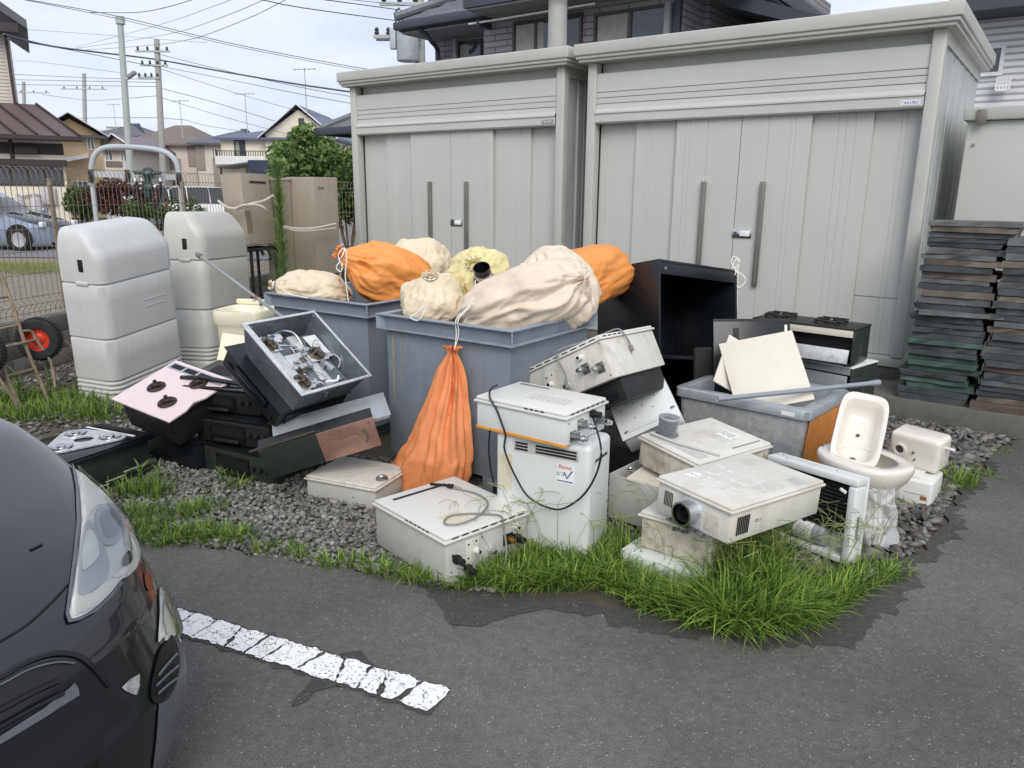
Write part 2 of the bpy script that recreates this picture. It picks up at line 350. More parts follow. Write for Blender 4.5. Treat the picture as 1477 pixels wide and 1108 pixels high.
# tar fringe along the edge of the bed, and old tar stains
def strip(name, a, bnd, z, mat):
    n = len(a); V = [(p.x, p.y, z) for p in a] + [(p.x, p.y, z) for p in bnd]; F = [[i, i + 1, n + i + 1, n + i] for i in range(n - 1)]
    o = G().add(V, F).build(name, mat, smooth=0)
    if o.data.polygons[0].normal.z < 0: o.data.flip_normals()
    return tag(o, kind='structure')
fr_in = [p for p in je if -.45 < p.x < 3.2 and p.y < 4.6]; fr_out = []
for i, p in enumerate(fr_in):
    q = fr_in[min(i + 4, len(fr_in) - 1)] - fr_in[max(i - 4, 0)]; nn = Vector((q.y, -q.x)).normalized()
    wd = .035 + .08 * max(0, fnoise((p.x * 3, p.y * 3, 9)) + .35) + .04 * fnoise((p.x * 19, p.y * 19, 4)) + .03 * fnoise((p.x * 47, p.y * 47, 2)) + (.06 if .4 < p.x < 1.8 and p.y < 3.2 else 0)
    fr_out.append(p + nn * max(.01, wd))
strip('asphalt_edge', fr_in, fr_out, .0145, 'tar')
def blob(name, pts, z, mat, amp=.018, fr=14):
    P = jag(pts + [pts[0]], .02, amp, fr, 5)[:-1]
    return sheet(name, [(p.x, p.y) for p in P], z, mat, sub=1)
w2 = lambda *q: [tuple(onz(u, v, .012)[:2]) for u, v in q]
blob('asphalt_stain', w2((615, 858), (720, 862), (800, 872), (842, 886), (790, 880), (735, 890), (690, 905), (650, 902), (640, 880)), .0165, 'tar')
blob('asphalt_stain', w2((470, 950), (520, 940), (540, 962), (498, 985), (452, 1000), (440, 1012), (420, 1020), (448, 985)), .0165, 'tar')

# parking line: worn patches of paint
m = M('line_paint', S(238, 238, 236), .6, var=.04, vs=20)
def crack_mat():
    m = MATS['line_paint']; t = m.node_tree; n = t.nodes; l = t.links; b = n['Principled BSDF']
    src = b.inputs['Base Color'].links[0].from_socket
    g = n.new('ShaderNodeNewGeometry'); nn = n.new('ShaderNodeTexNoise'); nn.inputs['Scale'].default_value = 26; l.new(g.outputs['Position'], nn.inputs['Vector'])
    ma = n.new('ShaderNodeMixRGB'); ma.blend_type = 'ADD'; ma.inputs[0].default_value = .035; l.new(g.outputs['Position'], ma.inputs[1]); l.new(nn.outputs['Color'], ma.inputs[2])
    v = n.new('ShaderNodeTexVoronoi'); v.feature = 'DISTANCE_TO_EDGE'; v.inputs['Scale'].default_value = 24; l.new(ma.outputs[0], v.inputs['Vector'])
    r = n.new('ShaderNodeMapRange'); r.inputs[1].default_value = .008; r.inputs[2].default_value = .035; r.inputs[3].default_value = 1; r.inputs[4].default_value = 0; l.new(v.outputs['Distance'], r.inputs[0])
    n2 = n.new('ShaderNodeTexNoise'); n2.inputs['Scale'].default_value = 17; n2.inputs['Detail'].default_value = 6; l.new(g.outputs['Position'], n2.inputs['Vector'])
    r2 = n.new('ShaderNodeMapRange'); r2.inputs[1].default_value = .44; r2.inputs[2].default_value = .56; l.new(n2.outputs[0], r2.inputs[0])
    mu = n.new('ShaderNodeMath'); mu.operation = 'MULTIPLY'; l.new(r.outputs[0], mu.inputs[0]); l.new(r2.outputs[0], mu.inputs[1])
    n3 = n.new('ShaderNodeTexNoise'); n3.inputs['Scale'].default_value = 90; n3.inputs['Detail'].default_value = 5; l.new(g.outputs['Position'], n3.inputs['Vector'])
    r3 = n.new('ShaderNodeMapRange'); r3.inputs[1].default_value = .6; r3.inputs[2].default_value = .66; l.new(n3.outputs[0], r3.inputs[0])
    mxx = n.new('ShaderNodeMath'); mxx.operation = 'MAXIMUM'; l.new(mu.outputs[0], mxx.inputs[0]); l.new(r3.outputs[0], mxx.inputs[1])
    mm = n.new('ShaderNodeMixRGB'); l.new(mxx.outputs[0], mm.inputs[0]); l.new(src, mm.inputs[1]); mm.inputs[2].default_value = S(92, 92, 90); l.new(mm.outputs[0], b.inputs['Base Color'])
crack_mat()
L0 = Vector((-1.86, 2.905)); L1 = Vector((-.225, 2.185)); ld = (L1 - L0).normalized(); ln = Vector((-ld.y, ld.x))
strip('line_tar', [L0.lerp(L1, i / 60) + ln * (.074 + .03 * fnoise((i * .6, 1, 2))) for i in range(-1, 61)], [L0.lerp(L1, i / 60) - ln * (.074 + .03 * fnoise((i * .6, 7, 2))) for i in range(-1, 61)], .0152, 'tar')
pl = bpy.data.objects.new('parking_line', None); col.objects.link(pl); tag(pl, kind='structure')
SKW = [random.uniform(-.028, .028) for _ in range(16)]
cuts = [0, .1, .19, .27, .36, .425, .50, .565, .615, .70, .775, .83, .875, .93, 1.0]
for ci, (a, b) in enumerate(zip(cuts[:-1], cuts[1:])):
    gp = random.uniform(.003, .008); s0, s1 = ld * SKW[ci], ld * SKW[ci + 1]; A = L0.lerp(L1, a) + ld * gp; B = L0.lerp(L1, b) - ld * gp
    P = jag([tuple(A - ln * .064 - s0), tuple(B - ln * .064 - s1), tuple(B + ln * .064 + s1), tuple(A + ln * .064 + s0), tuple(A - ln * .064 - s0)], .009, .014, 24, a * 9)[:-1]
    o = sheet('paint_patch', [(p.x, p.y) for p in P], .0185, 'line_paint', kind=None, sub=1); o.parent = pl

# concrete slab that carries the sheds
SY = -35.5; EXs = Vector((math.cos(R(SY)), math.sin(R(SY)), 0)); EYs = Vector((-math.sin(R(SY)), math.cos(R(SY)), 0)); SC = Vector((1.9317, 6.9159, 0))
def shp(a, d, z=0): return SC + EXs * a + EYs * d + Vector((0, 0, z))
gs = G(); mt = Matrix.Translation(SC) @ Matrix.Rotation(R(SY), 4, 'Z')
V, F = _bevbox(12.5, 4.2, .22, .012, 2); gs.add(V, F, mt @ Matrix.Translation((.9, -.575 + 2.1, .06)))
tag(gs.build('concrete_slab', 'concrete'), kind='structure')

# stones
def ico():
    bm = bmesh.new(); bmesh.ops.create_icosphere(bm, subdivisions=1, radius=1); bm.verts.index_update()
    V = np.array([v.co[:] for v in bm.verts]); F = np.array([[v.index for v in f.verts] for f in bm.faces]); bm.free(); return V, F
IV, IF = ico()
def inpoly(x, y, poly):
    c = np.zeros(len(x), bool); n = len(poly)
    for i in range(n):
        (x1, y1), (x2, y2) = poly[i], poly[i - 1]
        k = ((y1 > y) != (y2 > y)) & (x < (x2 - x1) * (y - y1) / (y2 - y1 + 1e-12) + x1); c ^= k
    return c
lotpoly = [(p[0], p[1]) for p in EDGE] + [(9.5, -9), (-9, -9)]
def stones(name, mat, n, poly, smin, smax, flat, keep=None, lift=.3, over=.03):
    xs = np.array([p[0] for p in poly]); ys = np.array([p[1] for p in poly])
    x = rng.uniform(xs.min(), xs.max(), n * 3); y = rng.uniform(ys.min(), ys.max(), n * 3)
    k = inpoly(x, y, poly); k &= ~inpoly(x, y - over, lotpoly)
    if keep is not None: k &= keep(x, y)
    x = x[k][:n]; y = y[k][:n]; m_ = len(x); s = smin + (smax - smin) * rng.random(m_) ** 1.8
    V = IV[None] * (1 + .85 * (rng.random((m_, len(IV), 1)) - .5)); sc3 = np.stack([s * rng.uniform(.8, 1.35, m_), s * rng.uniform(.55, 1.05, m_), s * rng.uniform(*flat, m_)], 1); V = V * sc3[:, None]
    a = rng.uniform(0, 6.28, m_); tx = rng.normal(0, .5, m_); ca, sa = np.cos(a), np.sin(a); ct, st = np.cos(tx), np.sin(tx)
    X, Y, Z = V[..., 0], V[..., 1], V[..., 2]
    Y2 = Y * ct[:, None] - Z * st[:, None]; Z2 = Y * st[:, None] + Z * ct[:, None]
    X3 = X * ca[:, None] - Y2 * sa[:, None]; Y3 = X * sa[:, None] + Y2 * ca[:, None]
    W = np.stack([X3 + x[:, None], Y3 + y[:, None], Z2 + (s * lift + rng.random(m_) * .012)[:, None]], -1).reshape(-1, 3)
    Fc = (IF[None] + (np.arange(m_) * len(IV))[:, None, None]).reshape(-1, 3)
    me = bpy.data.meshes.new(name); me.vertices.add(len(W)); me.vertices.foreach_set('co', W.ravel().astype(np.float32))
    me.loops.add(Fc.size); me.loops.foreach_set('vertex_index', Fc.ravel().astype(np.int32)); me.polygons.add(len(Fc)); me.polygons.foreach_set('loop_start', np.arange(0, Fc.size, 3, dtype=np.int32))
    col_ = me.color_attributes.new('tone', 'FLOAT_COLOR', 'POINT'); tn = np.repeat(rng.uniform(.35, 1.25, m_), len(IV)); wr = np.repeat(rng.uniform(-.06, .06, m_), len(IV))
    arr = np.stack([tn * (1 + wr), tn, tn * (1 - wr), np.ones_like(tn)], 1).astype(np.float32); col_.data.foreach_set('color', arr.ravel())
    me.update(); me.validate(); me.materials.append(MATS[mat])
    o = bpy.data.objects.new(name, me); col.objects.link(o); return o
for nm in ('stone_a', 'stone_b'):
    t = MATS[nm].node_tree; n = t.nodes; l = t.links; b = n['Principled BSDF']; src = b.inputs['Base Color'].links[0].from_socket
    at = n.new('ShaderNodeAttribute'); at.attribute_name = 'tone'; mu = n.new('ShaderNodeMixRGB'); mu.blend_type = 'MULTIPLY'; mu.inputs[0].default_value = 1
    l.new(src, mu.inputs[1]); l.new(at.outputs['Color'], mu.inputs[2]); l.new(mu.outputs[0], b.inputs['Base Color'])
tag(stones('gravel', 'stone_a', 15000, [(-2.6, 3.2), (-.05, 2.6), (.1, 4.3), (-2.6, 5.0)], .007, .020, (.45, .85), over=.0), 'dark grey crushed gravel between the asphalt and the stoves', 'gravel', kind='stuff')
tag(stones('gravel', 'stone_b', 3800, [(1.5, 2.7), (2.3, 3.4), (3.75, 4.9), (2.6, 5.75), (1.6, 4.6)], .014, .042, (.2, .42)), 'flat broken slate gravel and rubble below the stacked slabs', 'gravel', kind='stuff')
tag(stones('gravel', 'stone_a', 4200, [(-4.5, 4.2), (-2.2, 3.5), (-1.5, 6.5), (-2.0, 8), (-4.2, 7.6)], .010, .024, (.4, .8)), 'sparse gravel on bare soil beside the tank covers', 'gravel', kind='stuff')
tag(stones('gravel', 'stone_a', 2200, [(.0, 2.5), (1.6, 2.6), (1.6, 4.4), (.0, 4.4)], .011, .026, (.4, .8), over=.30), 'gravel under the discarded water heaters', 'gravel', kind='stuff')
lotfar = sheet('gravel_lot', [(-5.2, 3.5), (-2.95, 13.5), (3, 16), (2, 18), (-30, 18.5), (-30, 3.5)], .02, 'lot_gravel')
sheet('street', [(-60, 18.8), (6, 18.4), (30, 26), (30, 34), (-60, 27)], .01, 'road')
# ------------------------------------------------------------------ storage sheds
def make_shed(along, label, mark):
    p = shp(along, 0, .28); t = thing('storage_shed', label, 'shed', p, (0, 0, SY), 'storage sheds standing side by side')
    W, D, H = 3.02, 2.5, 2.558; h = W / 2
    for x in (-h + .15, -.5, .5, h - .15):
        for y in (.12, 1.3, 2.4): G().ext(x - .1, x + .1, y - .1, y + .1, -.112, -.002, .005).build('support_block', 'block', t)
    G().ext(-h + .012, h - .012, .0, D, 0, .075, .008).build('base_rail', 'shed_trim', t)
    for s in (-1, 1):
        x0 = -h if s < 0 else h - .095
        G().ext(x0, x0 + .095, -.012, .1, .077, H, .014, 3).build('corner_post', 'shed_trim', t)
        # side wall of ribbed panels
        y = .102; xw = s * (h - .03)
        while y < D - .02:
            y1 = min(y + .40, D)
            gg = G(); pr = [(y, 0), (y + .006, .012), (y + .15, .012), (y + .165, -.008), (y + .19, -.008), (y + .205, .012), (y + .3, .012), (y + .312, -.004), (y + .325, .012), (y1 - .006, .012), (y1, 0)]
            pr = [q for q in pr if q[0] <= y1]
            V = []; 
            for yy, k in pr: V += [(xw + s * k, yy, .077), (xw + s * k, yy, H - .10)]
            F = [[2 * i, 2 * i + 2, 2 * i + 3, 2 * i + 1] for i in range(len(pr) - 1)]
            gg.add(V, F).build('side_panel', 'shed_side', t, smooth=25); y += .40
        G().ext(xw - .012, xw + .026 if s > 0 else xw + .012, .102, D, H - .098, H + .02).build('side_header', 'shed_trim', t) if s > 0 else G().ext(xw - .026, xw + .012, .102, D, H - .098, H + .02).build('side_header', 'shed_trim', t)
        g = G()
        for k in range(6): g.cyl(.011, .012, (xw + s * .024, .30 + k * .38, H - .115), (0, 90 * s, 0), 8)
        g.build('bolt', 'steel', t)
    G().ext(-h + .1, h - .1, D - .03, D, .077, H).build('back_wall', 'shed_side', t)
    # header above the doors: profile swept along the width
    prof = [(.12, 2.555), (.12, 2.478), (.03, 2.462), (.012, 2.455), (.012, 2.293), (.024, 2.289), (.012, 2.284), (.012, 2.243), (.024, 2.239), (.012, 2.234), (.012, 2.19), (.024, 2.185), (.012, 2.18), (.008, 2.14), (-.022, 2.108), (-.022, 2.095), (-.012, 2.09), (-.012, 2.02), (.0, 2.006), (.09, 2.006)]
    xa, xb = -h + .096, h - .096; V = []
    for y, z in prof: V += [(xa, y, z), (xb, y, z)]
    G().add(V, [[2 * i, 2 * i + 2, 2 * i + 3, 2 * i + 1] for i in range(len(prof) - 1)]).build('header', 'shed', t, smooth=20)
    # roof with stepped gutter edge
    o = .10
    r = G(); r.ext(-h - o, h + o, -o - .02, D + .08, H + .052, H + .158, .012, 3); r.ext(-h - o + .016, h + o - .016, -o - .004, D + .07, H + .024, H + .056, .008, 2); r.ext(-h - o + .036, h + o - .036, -o + .016, D + .06, H - .004, H + .027, .008, 2)
    rr = r.build('roof', 'shed_trim', t)
    # doors and fixed panels
    def panel(nm, x0, x1, y, folds, par=t, tx=.0):
        V = []; P = [(x0, y + .03), (x0 + .001, y)]
        for f, dy in folds: P += [(f - .006, y), (f - .002, y + dy), (f + .002, y + dy), (f + .006, y)]
        P += [(x1 - .001, y), (x1, y + .03)]
        for x, yy in P: V += [(x, yy, .08), (x, yy, 2.03)]
        return G().add(V, [[2 * i, 2 * i + 2, 2 * i + 3, 2 * i + 1] for i in range(len(P) - 1)]).build(nm, 'shed', par, smooth=20)
    panel('wall_panel', -1.41, -1.0, .112, [(-1.32, -.004)]); panel('wall_panel', -1.012, -.565, .08, [(-.9, .004), (-.86, .004), (-.62, .004)])
    d1 = panel('door', -.585, .012, .04, [(-.50, .005), (-.46, .004), (-.29, .006)]); d2 = panel('door', .016, .60, .04, [(.25, .006), (.43, .004), (.47, .004)])
    panel('wall_panel', .585, 1.065, .08, [(.80, .004), (.86, .004), (.93, .004)]); panel('wall_panel', 1.05, 1.42, .112, [(1.26, .004), (1.3, .004)])
    G().ext(-1.412, 1.412, .155, .165, .08, 2.03).build('door_backing', 'inside_dark', t)
    for x, d in ((-.287, d1), (.247, d2)):
        q = G(); q.ext(x - .022, x + .022, .002, .036, .57, 1.47, .006); q.build('handle', 'bronze', d)
        G().ext(x - .004, x + .004, -.0015, .0018, .59, 1.45).build('handle_groove', 'groove', d)
    q = G(); q.ext(.006, .18, .026, .039, .985, 1.062, .012); lk = q.build('lock_plate', 'chrome', d2)
    G().ext(.075, .165, .016, .0255, 1.0, 1.048, .016, 3).build('lock_grip', 'label_white', lk); G().cyl(.010, .01, (.032, .0255, 1.03), (90, 0, 0), 10).build('keyhole', 'ink', lk)
    st = G().ext(1.255, 1.392, -.0155, -.0125, 2.03, 2.066).build('maker_sticker', 'label_white' if mark else 'groove', t)
    text_mesh('lettering', 'TAKUBO', .032, 'ink_purple' if mark else 'label_white', st, facemtx((1.323, -.0162, 2.047), (1, 0, 0), (0, 0, 1)))
    # drip line weld seam low on the right
    G().ext(1.06, 1.40, .1085, .1105, .548, .553).build('seam', 'groove', t)
    return t
make_shed(0, 'large grey steel storage shed on the right, behind the black cabinet and the slabs', True)
make_shed(-3.28, 'grey steel storage shed on the left, behind the bags in the bins', False)
# third shed, only its plain front shows
t = thing('storage_shed', 'plain grey metal shed behind the stacked slabs at the right edge', 'shed', shp(1.665, .55, .2), (0, 0, SY), 'storage sheds standing side by side')
G().ext(0, 2.6, 0, 2.2, 0, 2.02, .01).build('wall', 'shed', t); G().ext(-.03, 2.64, -.05, 2.24, 2.022, 2.12, .012).build('roof', 'shed_trim', t)
G().ext(.06, .13, -.07, -.052, 1.99, 2.10, .004).build('gutter_stain', 'bronze', t); g = G(); g.cyl(.012, .012, (.06, -.001, 1.84), (90, 0, 0), 8); g.build('bolt', 'steel', t)

# ------------------------------------------------------------------ slabs stacked on the concrete
for nm, c in dict(slab_grey=S(96, 98, 98), slab_dark=S(68, 72, 75), slab_green=S(70, 92, 84), slab_brown=S(106, 99, 90), slab_rust=S(106, 92, 85)).items():
    M(nm, c, .8, var=.2, vs=7, bump=.35, bs=70, dirt=.45, dc=S(58, 58, 56), ds=6, dlo=.45)
ORD = ['bottom', 'second', 'third', 'fourth', 'fifth', 'sixth', 'seventh', 'eighth', 'ninth', 'tenth', 'eleventh', 'twelfth', 'thirteenth', 'fourteenth', 'fifteenth', 'sixteenth', 'seventeenth', 'eighteenth', 'nineteenth', 'twentieth',
       'twenty-first', 'twenty-second', 'twenty-third', 'twenty-fourth', 'twenty-fifth', 'twenty-sixth', 'twenty-seventh', 'twenty-eighth', 'twenty-ninth', 'thirtieth', 'thirty-first']
CN = dict(slab_grey='grey', slab_dark='dark grey', slab_green='green-tinged', slab_brown='brownish', slab_rust='reddish brown')
def slab_mesh(wd, dp, th, i):
    nx, ny = 7, 7; V = []; F = []
    for k in (0, 1):
        for j in range(ny):
            for q in range(nx):
                x = (q / (nx - 1) - .5) * wd; y = (j / (ny - 1) - .5) * dp; e = (q in (0, nx - 1)) or (j in (0, ny - 1))
                jx = .02 * fnoise((x * 9, y * 9, i * 3.1 + k)) if e else 0; jy = .02 * fnoise((x * 9 + 5, y * 9, i * 3.1 + k)) if e else 0
                V.append((x + jx, y + jy, (0 if k == 0 else th) + (-.003 if k and e else 0) + .0025 * fnoise((x * 6, y * 6, i + k * 9)) * (1 if k else 0)))
    n = nx * ny
    for j in range(ny - 1):
        for q in range(nx - 1):
            a = j * nx + q; F.append([a, a + nx, a + nx + 1, a + 1]); F.append([n + a, n + a + 1, n + a + nx + 1, n + a + nx])
    rim = [q for q in range(nx)] + [j * nx + nx - 1 for j in range(1, ny)] + [(ny - 1) * nx + q for q in range(nx - 2, -1, -1)] + [j * nx for j in range(ny - 2, 0, -1)]
    for a, b in zip(rim, rim[1:] + rim[:1]): F.append([a, b, n + b, n + a])
    return V, F
def stack(spec, a0, d0, z0, where):
    z = z0; i = 0
    for (m_, th, wd, dx, dy, yw) in spec:
        V, F = slab_mesh(wd, .46, th, i + a0 * 3)
        p = shp(a0 + dx + wd / 2 - .22, d0 + dy, z)
        o = G().add(V, F).build('slab', m_, loc=p, rot=(random.uniform(-.25, .25), random.uniform(-.3, .3), SY + yw), smooth=0)
        pos_ = 'topmost' if i == len(spec) - 1 else ('bottom' if i == 0 else ORD[i] + ' from the bottom')
        tag(o, CN[m_] + ' flat slab, ' + pos_ + ' of ' + where, 'slab', 'flat slabs stacked beside the sheds')
        z += th + .0015; i += 1
rs = random.Random(4)
def seq(cols, ths, wds, lean):
    O = []
    for i, (c, th, wd) in enumerate(zip(cols, ths, wds)):
        O.append((c, th, wd, rs.uniform(-.026, .026) + lean(i), rs.uniform(-.025, .025), rs.uniform(-3, 3)))
    return O
d_, g_, n_, b_, r_ = 'slab_dark', 'slab_grey', 'slab_green', 'slab_brown', 'slab_rust'
colsA = [d_, d_, n_, n_, d_, n_, n_, n_, d_, d_, n_, d_, d_, d_, d_, g_, d_, g_, b_, d_, g_, b_, d_, b_, g_, g_, d_, d_, g_, b_, g_]
colsA = colsA[:31]; thA = [.048, .04, .046, .042, .036, .044, .04, .038, .034, .04, .036, .046, .042, .04, .05, .036, .044, .05, .046, .044, .03, .05, .044, .042, .034, .046, .034, .032, .036, .04, .034]
wdA = [.44, .45, .44, .44, .43, .45, .45, .44, .43, .44, .47, .46, .45, .44, .45, .52, .44, .45, .44, .46, .43, .46, .44, .48, .46, .50, .46, .52, .54, .52, .56]
SA = seq(colsA, thA, wdA, lambda i: -.02 + (.0 if i < 16 else .035)); SA[15] = (g_, .03, .53, .0, -.05, 9)
stack(SA, 1.84, -.30, .171, 'the taller slab stack nearest the shed')
colsB = [r_, b_, d_, d_, g_, d_, r_, d_, d_, g_, d_, d_, r_, g_, d_, g_, d_, b_, d_, g_, g_, d_, b_, g_, d_, g_]
thB = [.04 + .012 * rs.random() for _ in colsB]; wdB = [.47 + .06 * rs.random() for _ in colsB]
stack(seq(colsB, thB, wdB, lambda i: -.03 + .002 * i), 2.32, -.32, .171, 'the slab stack at the right edge')
# hoses pushed between the shed and the slabs
for k, lab in enumerate(['loop of white hose leaning behind the slab stack', 'short cut end of white hose lying on the concrete', 'second white hose bent up beside the shed corner']):
    g = G()
    if k == 1:
        for j in range(3): g.tube([shp(1.60 + .05 * j, -.42 + .03 * j, .19 + .012 * j), shp(1.66 + .05 * j, -.36, .20 + .01 * j), shp(1.72 + .04 * j, -.30, .205)], .016, 8)
    else:
        o_ = .05 * (k == 2)
        g.tube([shp(1.66 + o_, -.38, .20), shp(1.63 + o_, -.22, .35), shp(1.66 + o_, -.08, .62), shp(1.75 + o_, .0, .82 - o_), shp(1.86 + o_, .06, .86 - o_)], .015, 8, 4)
    tag(g.build('hose', 'hose_white'), lab, 'hose', 'white hoses by the shed')
# ------------------------------------------------------------------ water heaters
class Face:
    """a face of a box of size (w, d, h) with its origin at the bottom centre: p(a, b, out), a and b measured from the face's lower left corner as seen from outside"""
    def __init__(s, dims, side):
        w_, d_, h_ = dims; s.side = side
        if side == '-y': s.o, s.r, s.u, s.n, s.W, s.H = (-w_ / 2, -d_ / 2, 0), (1, 0, 0), (0, 0, 1), (0, -1, 0), w_, h_
        if side == '+y': s.o, s.r, s.u, s.n, s.W, s.H = (w_ / 2, d_ / 2, 0), (-1, 0, 0), (0, 0, 1), (0, 1, 0), w_, h_
        if side == '+x': s.o, s.r, s.u, s.n, s.W, s.H = (w_ / 2, -d_ / 2, 0), (0, 1, 0), (0, 0, 1), (1, 0, 0), d_, h_
        if side == '-x': s.o, s.r, s.u, s.n, s.W, s.H = (-w_ / 2, d_ / 2, 0), (0, -1, 0), (0, 0, 1), (-1, 0, 0), d_, h_
        if side == 'top': s.o, s.r, s.u, s.n, s.W, s.H = (-w_ / 2, -d_ / 2, h_), (1, 0, 0), (0, 1, 0), (0, 0, 1), w_, d_
        s.o, s.r, s.u, s.n = Vector(s.o), Vector(s.r), Vector(s.u), Vector(s.n)
        s.m = Matrix((s.r, s.u, s.n)).transposed()
    def p(s, a, b, out=0.0): return s.o + s.r * a + s.u * b + s.n * out
    def plate(s, g, a0, a1, b0, b1, t0, t1, bev=0.0): return g.box((a1 - a0, b1 - b0, t1 - t0), s.p((a0 + a1) / 2, (b0 + b1) / 2, (t0 + t1) / 2), s.m, bev)
    def pipe(s, g, a, b, r, l, out=0.0, seg=14, r2=None): return g.lathe([(r, 0), (r if r2 is None else r2, l)], seg, s.p(a, b, out), s.m)
    def mtx(s, a, b, out=.001):
        q = s.p(a, b, out); return facemtx(q, s.r, s.u)
def heater_body(t, dims, body='heater', lid='heater_top', lid_t=.028, over=.013, bev=.006, lid_slots=None, lid_bev=.012):
    w_, d_, h_ = dims; hb = h_ - lid_t
    b = G().ext(-w_ / 2, w_ / 2, -d_ / 2, d_ / 2, 0, hb, bev, 2).build('body', body, t)
    g = G().ext(-w_ / 2 - over, w_ / 2 + over, -d_ / 2 - over, d_ / 2 + over, hb + .001, hb + .012, .004)
    g.ext(-w_ / 2 - over * .35, w_ / 2 + over * .35, -d_ / 2 - over * .35, d_ / 2 + over * .35, hb + .0115, h_, lid_bev, 3)
    c = g.build('cover', lid, t)
    if lid_slots:
        for side, n_, a0, a1 in lid_slots:
            f = Face((w_ + over * .7, d_ + over * .7, h_), side); s_ = (a1 - a0) / n_; g = G()
            for k in range(n_): f.plate(g, f.W * (a0 + s_ * (k + .18)), f.W * (a0 + s_ * (k + .82)), hb + .0135, hb + .0195, -.006, .0008)
            g.build('slot', 'inside_dark', c)
    return b, c
def fitting(t, f, a, b, kind, sc_=1.0):
    if kind == 'valve':
        g = G(); f.plate(g, a - .022 * sc_, a + .022 * sc_, b - .026 * sc_, b + .026 * sc_, .0, .004); f.pipe(g, a, b, .017 * sc_, .022, .003, 6); f.pipe(g, a, b, .013 * sc_, .03, .024, 12)
        f.pipe(g, a + .02 * sc_, b + .012, .008 * sc_, .02, .004, 6); p_ = g.build('valve', 'steel', t); g = G(); f.pipe(g, a, b, .0155 * sc_, .012, .05, 6); f.pipe(g, a, b, .011 * sc_, .016, .06, 14); g.build('valve_end', 'chrome', p_)
    elif kind == 'brass':
        g = G(); f.plate(g, a - .026, a + .03, b - .028, b + .026, .0, .004); p_ = g.build('union_plate', 'black_iron', t); g = G(); f.pipe(g, a + .006, b, .015, .016, .004, 6); f.pipe(g, a + .006, b, .011, .026, .019, 14); g.build('union', 'brass', p_)
    elif kind == 'black':
        g = G(); f.pipe(g, a, b, .021 * sc_, .018, 0, 8); f.pipe(g, a, b, .016 * sc_, .034, .016, 12); f.pipe(g, a - .016, b + .018, .007, .02, .0, 8); g.build('drain_plug', 'rubber', t)
    elif kind == 'white':
        g = G(); f.pipe(g, a, b, .013 * sc_, .03, 0, 14); f.pipe(g, a, b, .016 * sc_, .006, 0, 14); p_ = g.build('drain_pipe', 'plastic_white', t); g = G(); f.pipe(g, a, b, .009 * sc_, .0012, .0302, 12); g.build('pipe_bore', 'inside_dark', p_)
    elif kind == 'plate':
        g = G(); f.plate(g, a - .036, a + .036, b - .055, b + .055, .0, .003, .001); p_ = g.build('service_plate', 'heater', t); g = G()
        for q, r_ in ((-.022, .035), (.02, .04), (-.024, -.03)): f.pipe(g, a + q, b + r_, .005, .0014, .003, 8)
        g.build('screw_hole', 'inside_dark', p_)
    elif kind == 'gas':
        g = G(); f.plate(g, a - .03, a + .03, b - .035, b + .035, .0, .003, .001); f.pipe(g, a - .004, b, .016, .014, .003, 6); p_ = g.build('gas_inlet_plate', 'heater_grey', t); g = G(); f.pipe(g, a - .004, b, .011, .03, .015, 14); g.build('gas_inlet', 'chrome', p_)
    elif kind == 'hole':
        g = G(); f.pipe(g, a, b, .004, .0012, 0, 8); g.build('screw_hole', 'inside_dark', t)
def louvre(t, f, a0, a1, b0, b1, n, vertical=True, mat='inside_dark', frame=None):
    g = G()
    if frame: gf = G(); f.plate(gf, a0 - .006, a1 + .006, b0 - .006, b1 + .006, .0, .0015); gf.build('vent_frame', frame, t)
    for k in range(n):
        if vertical: s_ = (a1 - a0) / n; f.plate(g, a0 + s_ * (k + .2), a0 + s_ * (k + .72), b0, b1, -.004, .0044)
        else: s_ = (b1 - b0) / n; f.plate(g, a0, a1, b0 + s_ * (k + .2), b0 + s_ * (k + .72), -.004, .0044)
    return g.build('vent_slots', mat, t)
def smudges(t, f, a0, a1, b0, b1, mat='ink_faint', n=7, out=.0006):
    g = G()
    for k in range(n):
        b = b1 - (b1 - b0) * (k + .5) / n; x = a0
        while x < a1 - .004:
            l_ = random.uniform(.008, .03); e = min(x + l_, a1); f.plate(g, x, e, b - (b1 - b0) / n * .22, b + (b1 - b0) / n * .22, out * .5, out); x = e + random.uniform(.003, .009)
    return g.build('print', mat, t)

# A: upright white heater
dA = (.478, .254, .561)
A = thing('water_heater', 'white water heater standing upright in the grass with a maker sticker', 'water heater', (.195, 3.372, .012), (0, 0, -28.7))
G().ext(-dA[0] / 2, dA[0] / 2, -dA[1] / 2, dA[1] / 2, 0, dA[2], .028, 4).build('casing', 'heater_white', A)
fA = Face(dA, '-y'); ln = G(); fA.plate(ln, .098, .425, .482, .538, -.002, .0022, .018); lv = ln.build('louvre', 'heater_grey', A)
g = G()
for k in range(3):
    for a0, a1 in ((.108, .172), (.212, .415)): fA.plate(g, a0, a1, .4905 + k * .0145, .500 + k * .0145, .0016, .0032)
g.build('louvre_slot', 'inside_dark', lv)
g = G(); fA.plate(g, .022, .092, .285, .462, .0003, .0009); st = g.build('rating_label', 'gold_label', A); smudges(st, fA, .027, .088, .295, .455, 'ink_faint', 16, .0016)
g = G(); fA.plate(g, .318, .405, .372, .462, .0003, .001); st = g.build('maker_sticker', 'label_white', A)
text_mesh('lettering', 'Rinnai', .026, 'ink_red', st, fA.mtx(.361, .448, .0014)); text_mesh('lettering', 'エコ', .022, 'ink', st, fA.mtx(.338, .413, .0014))
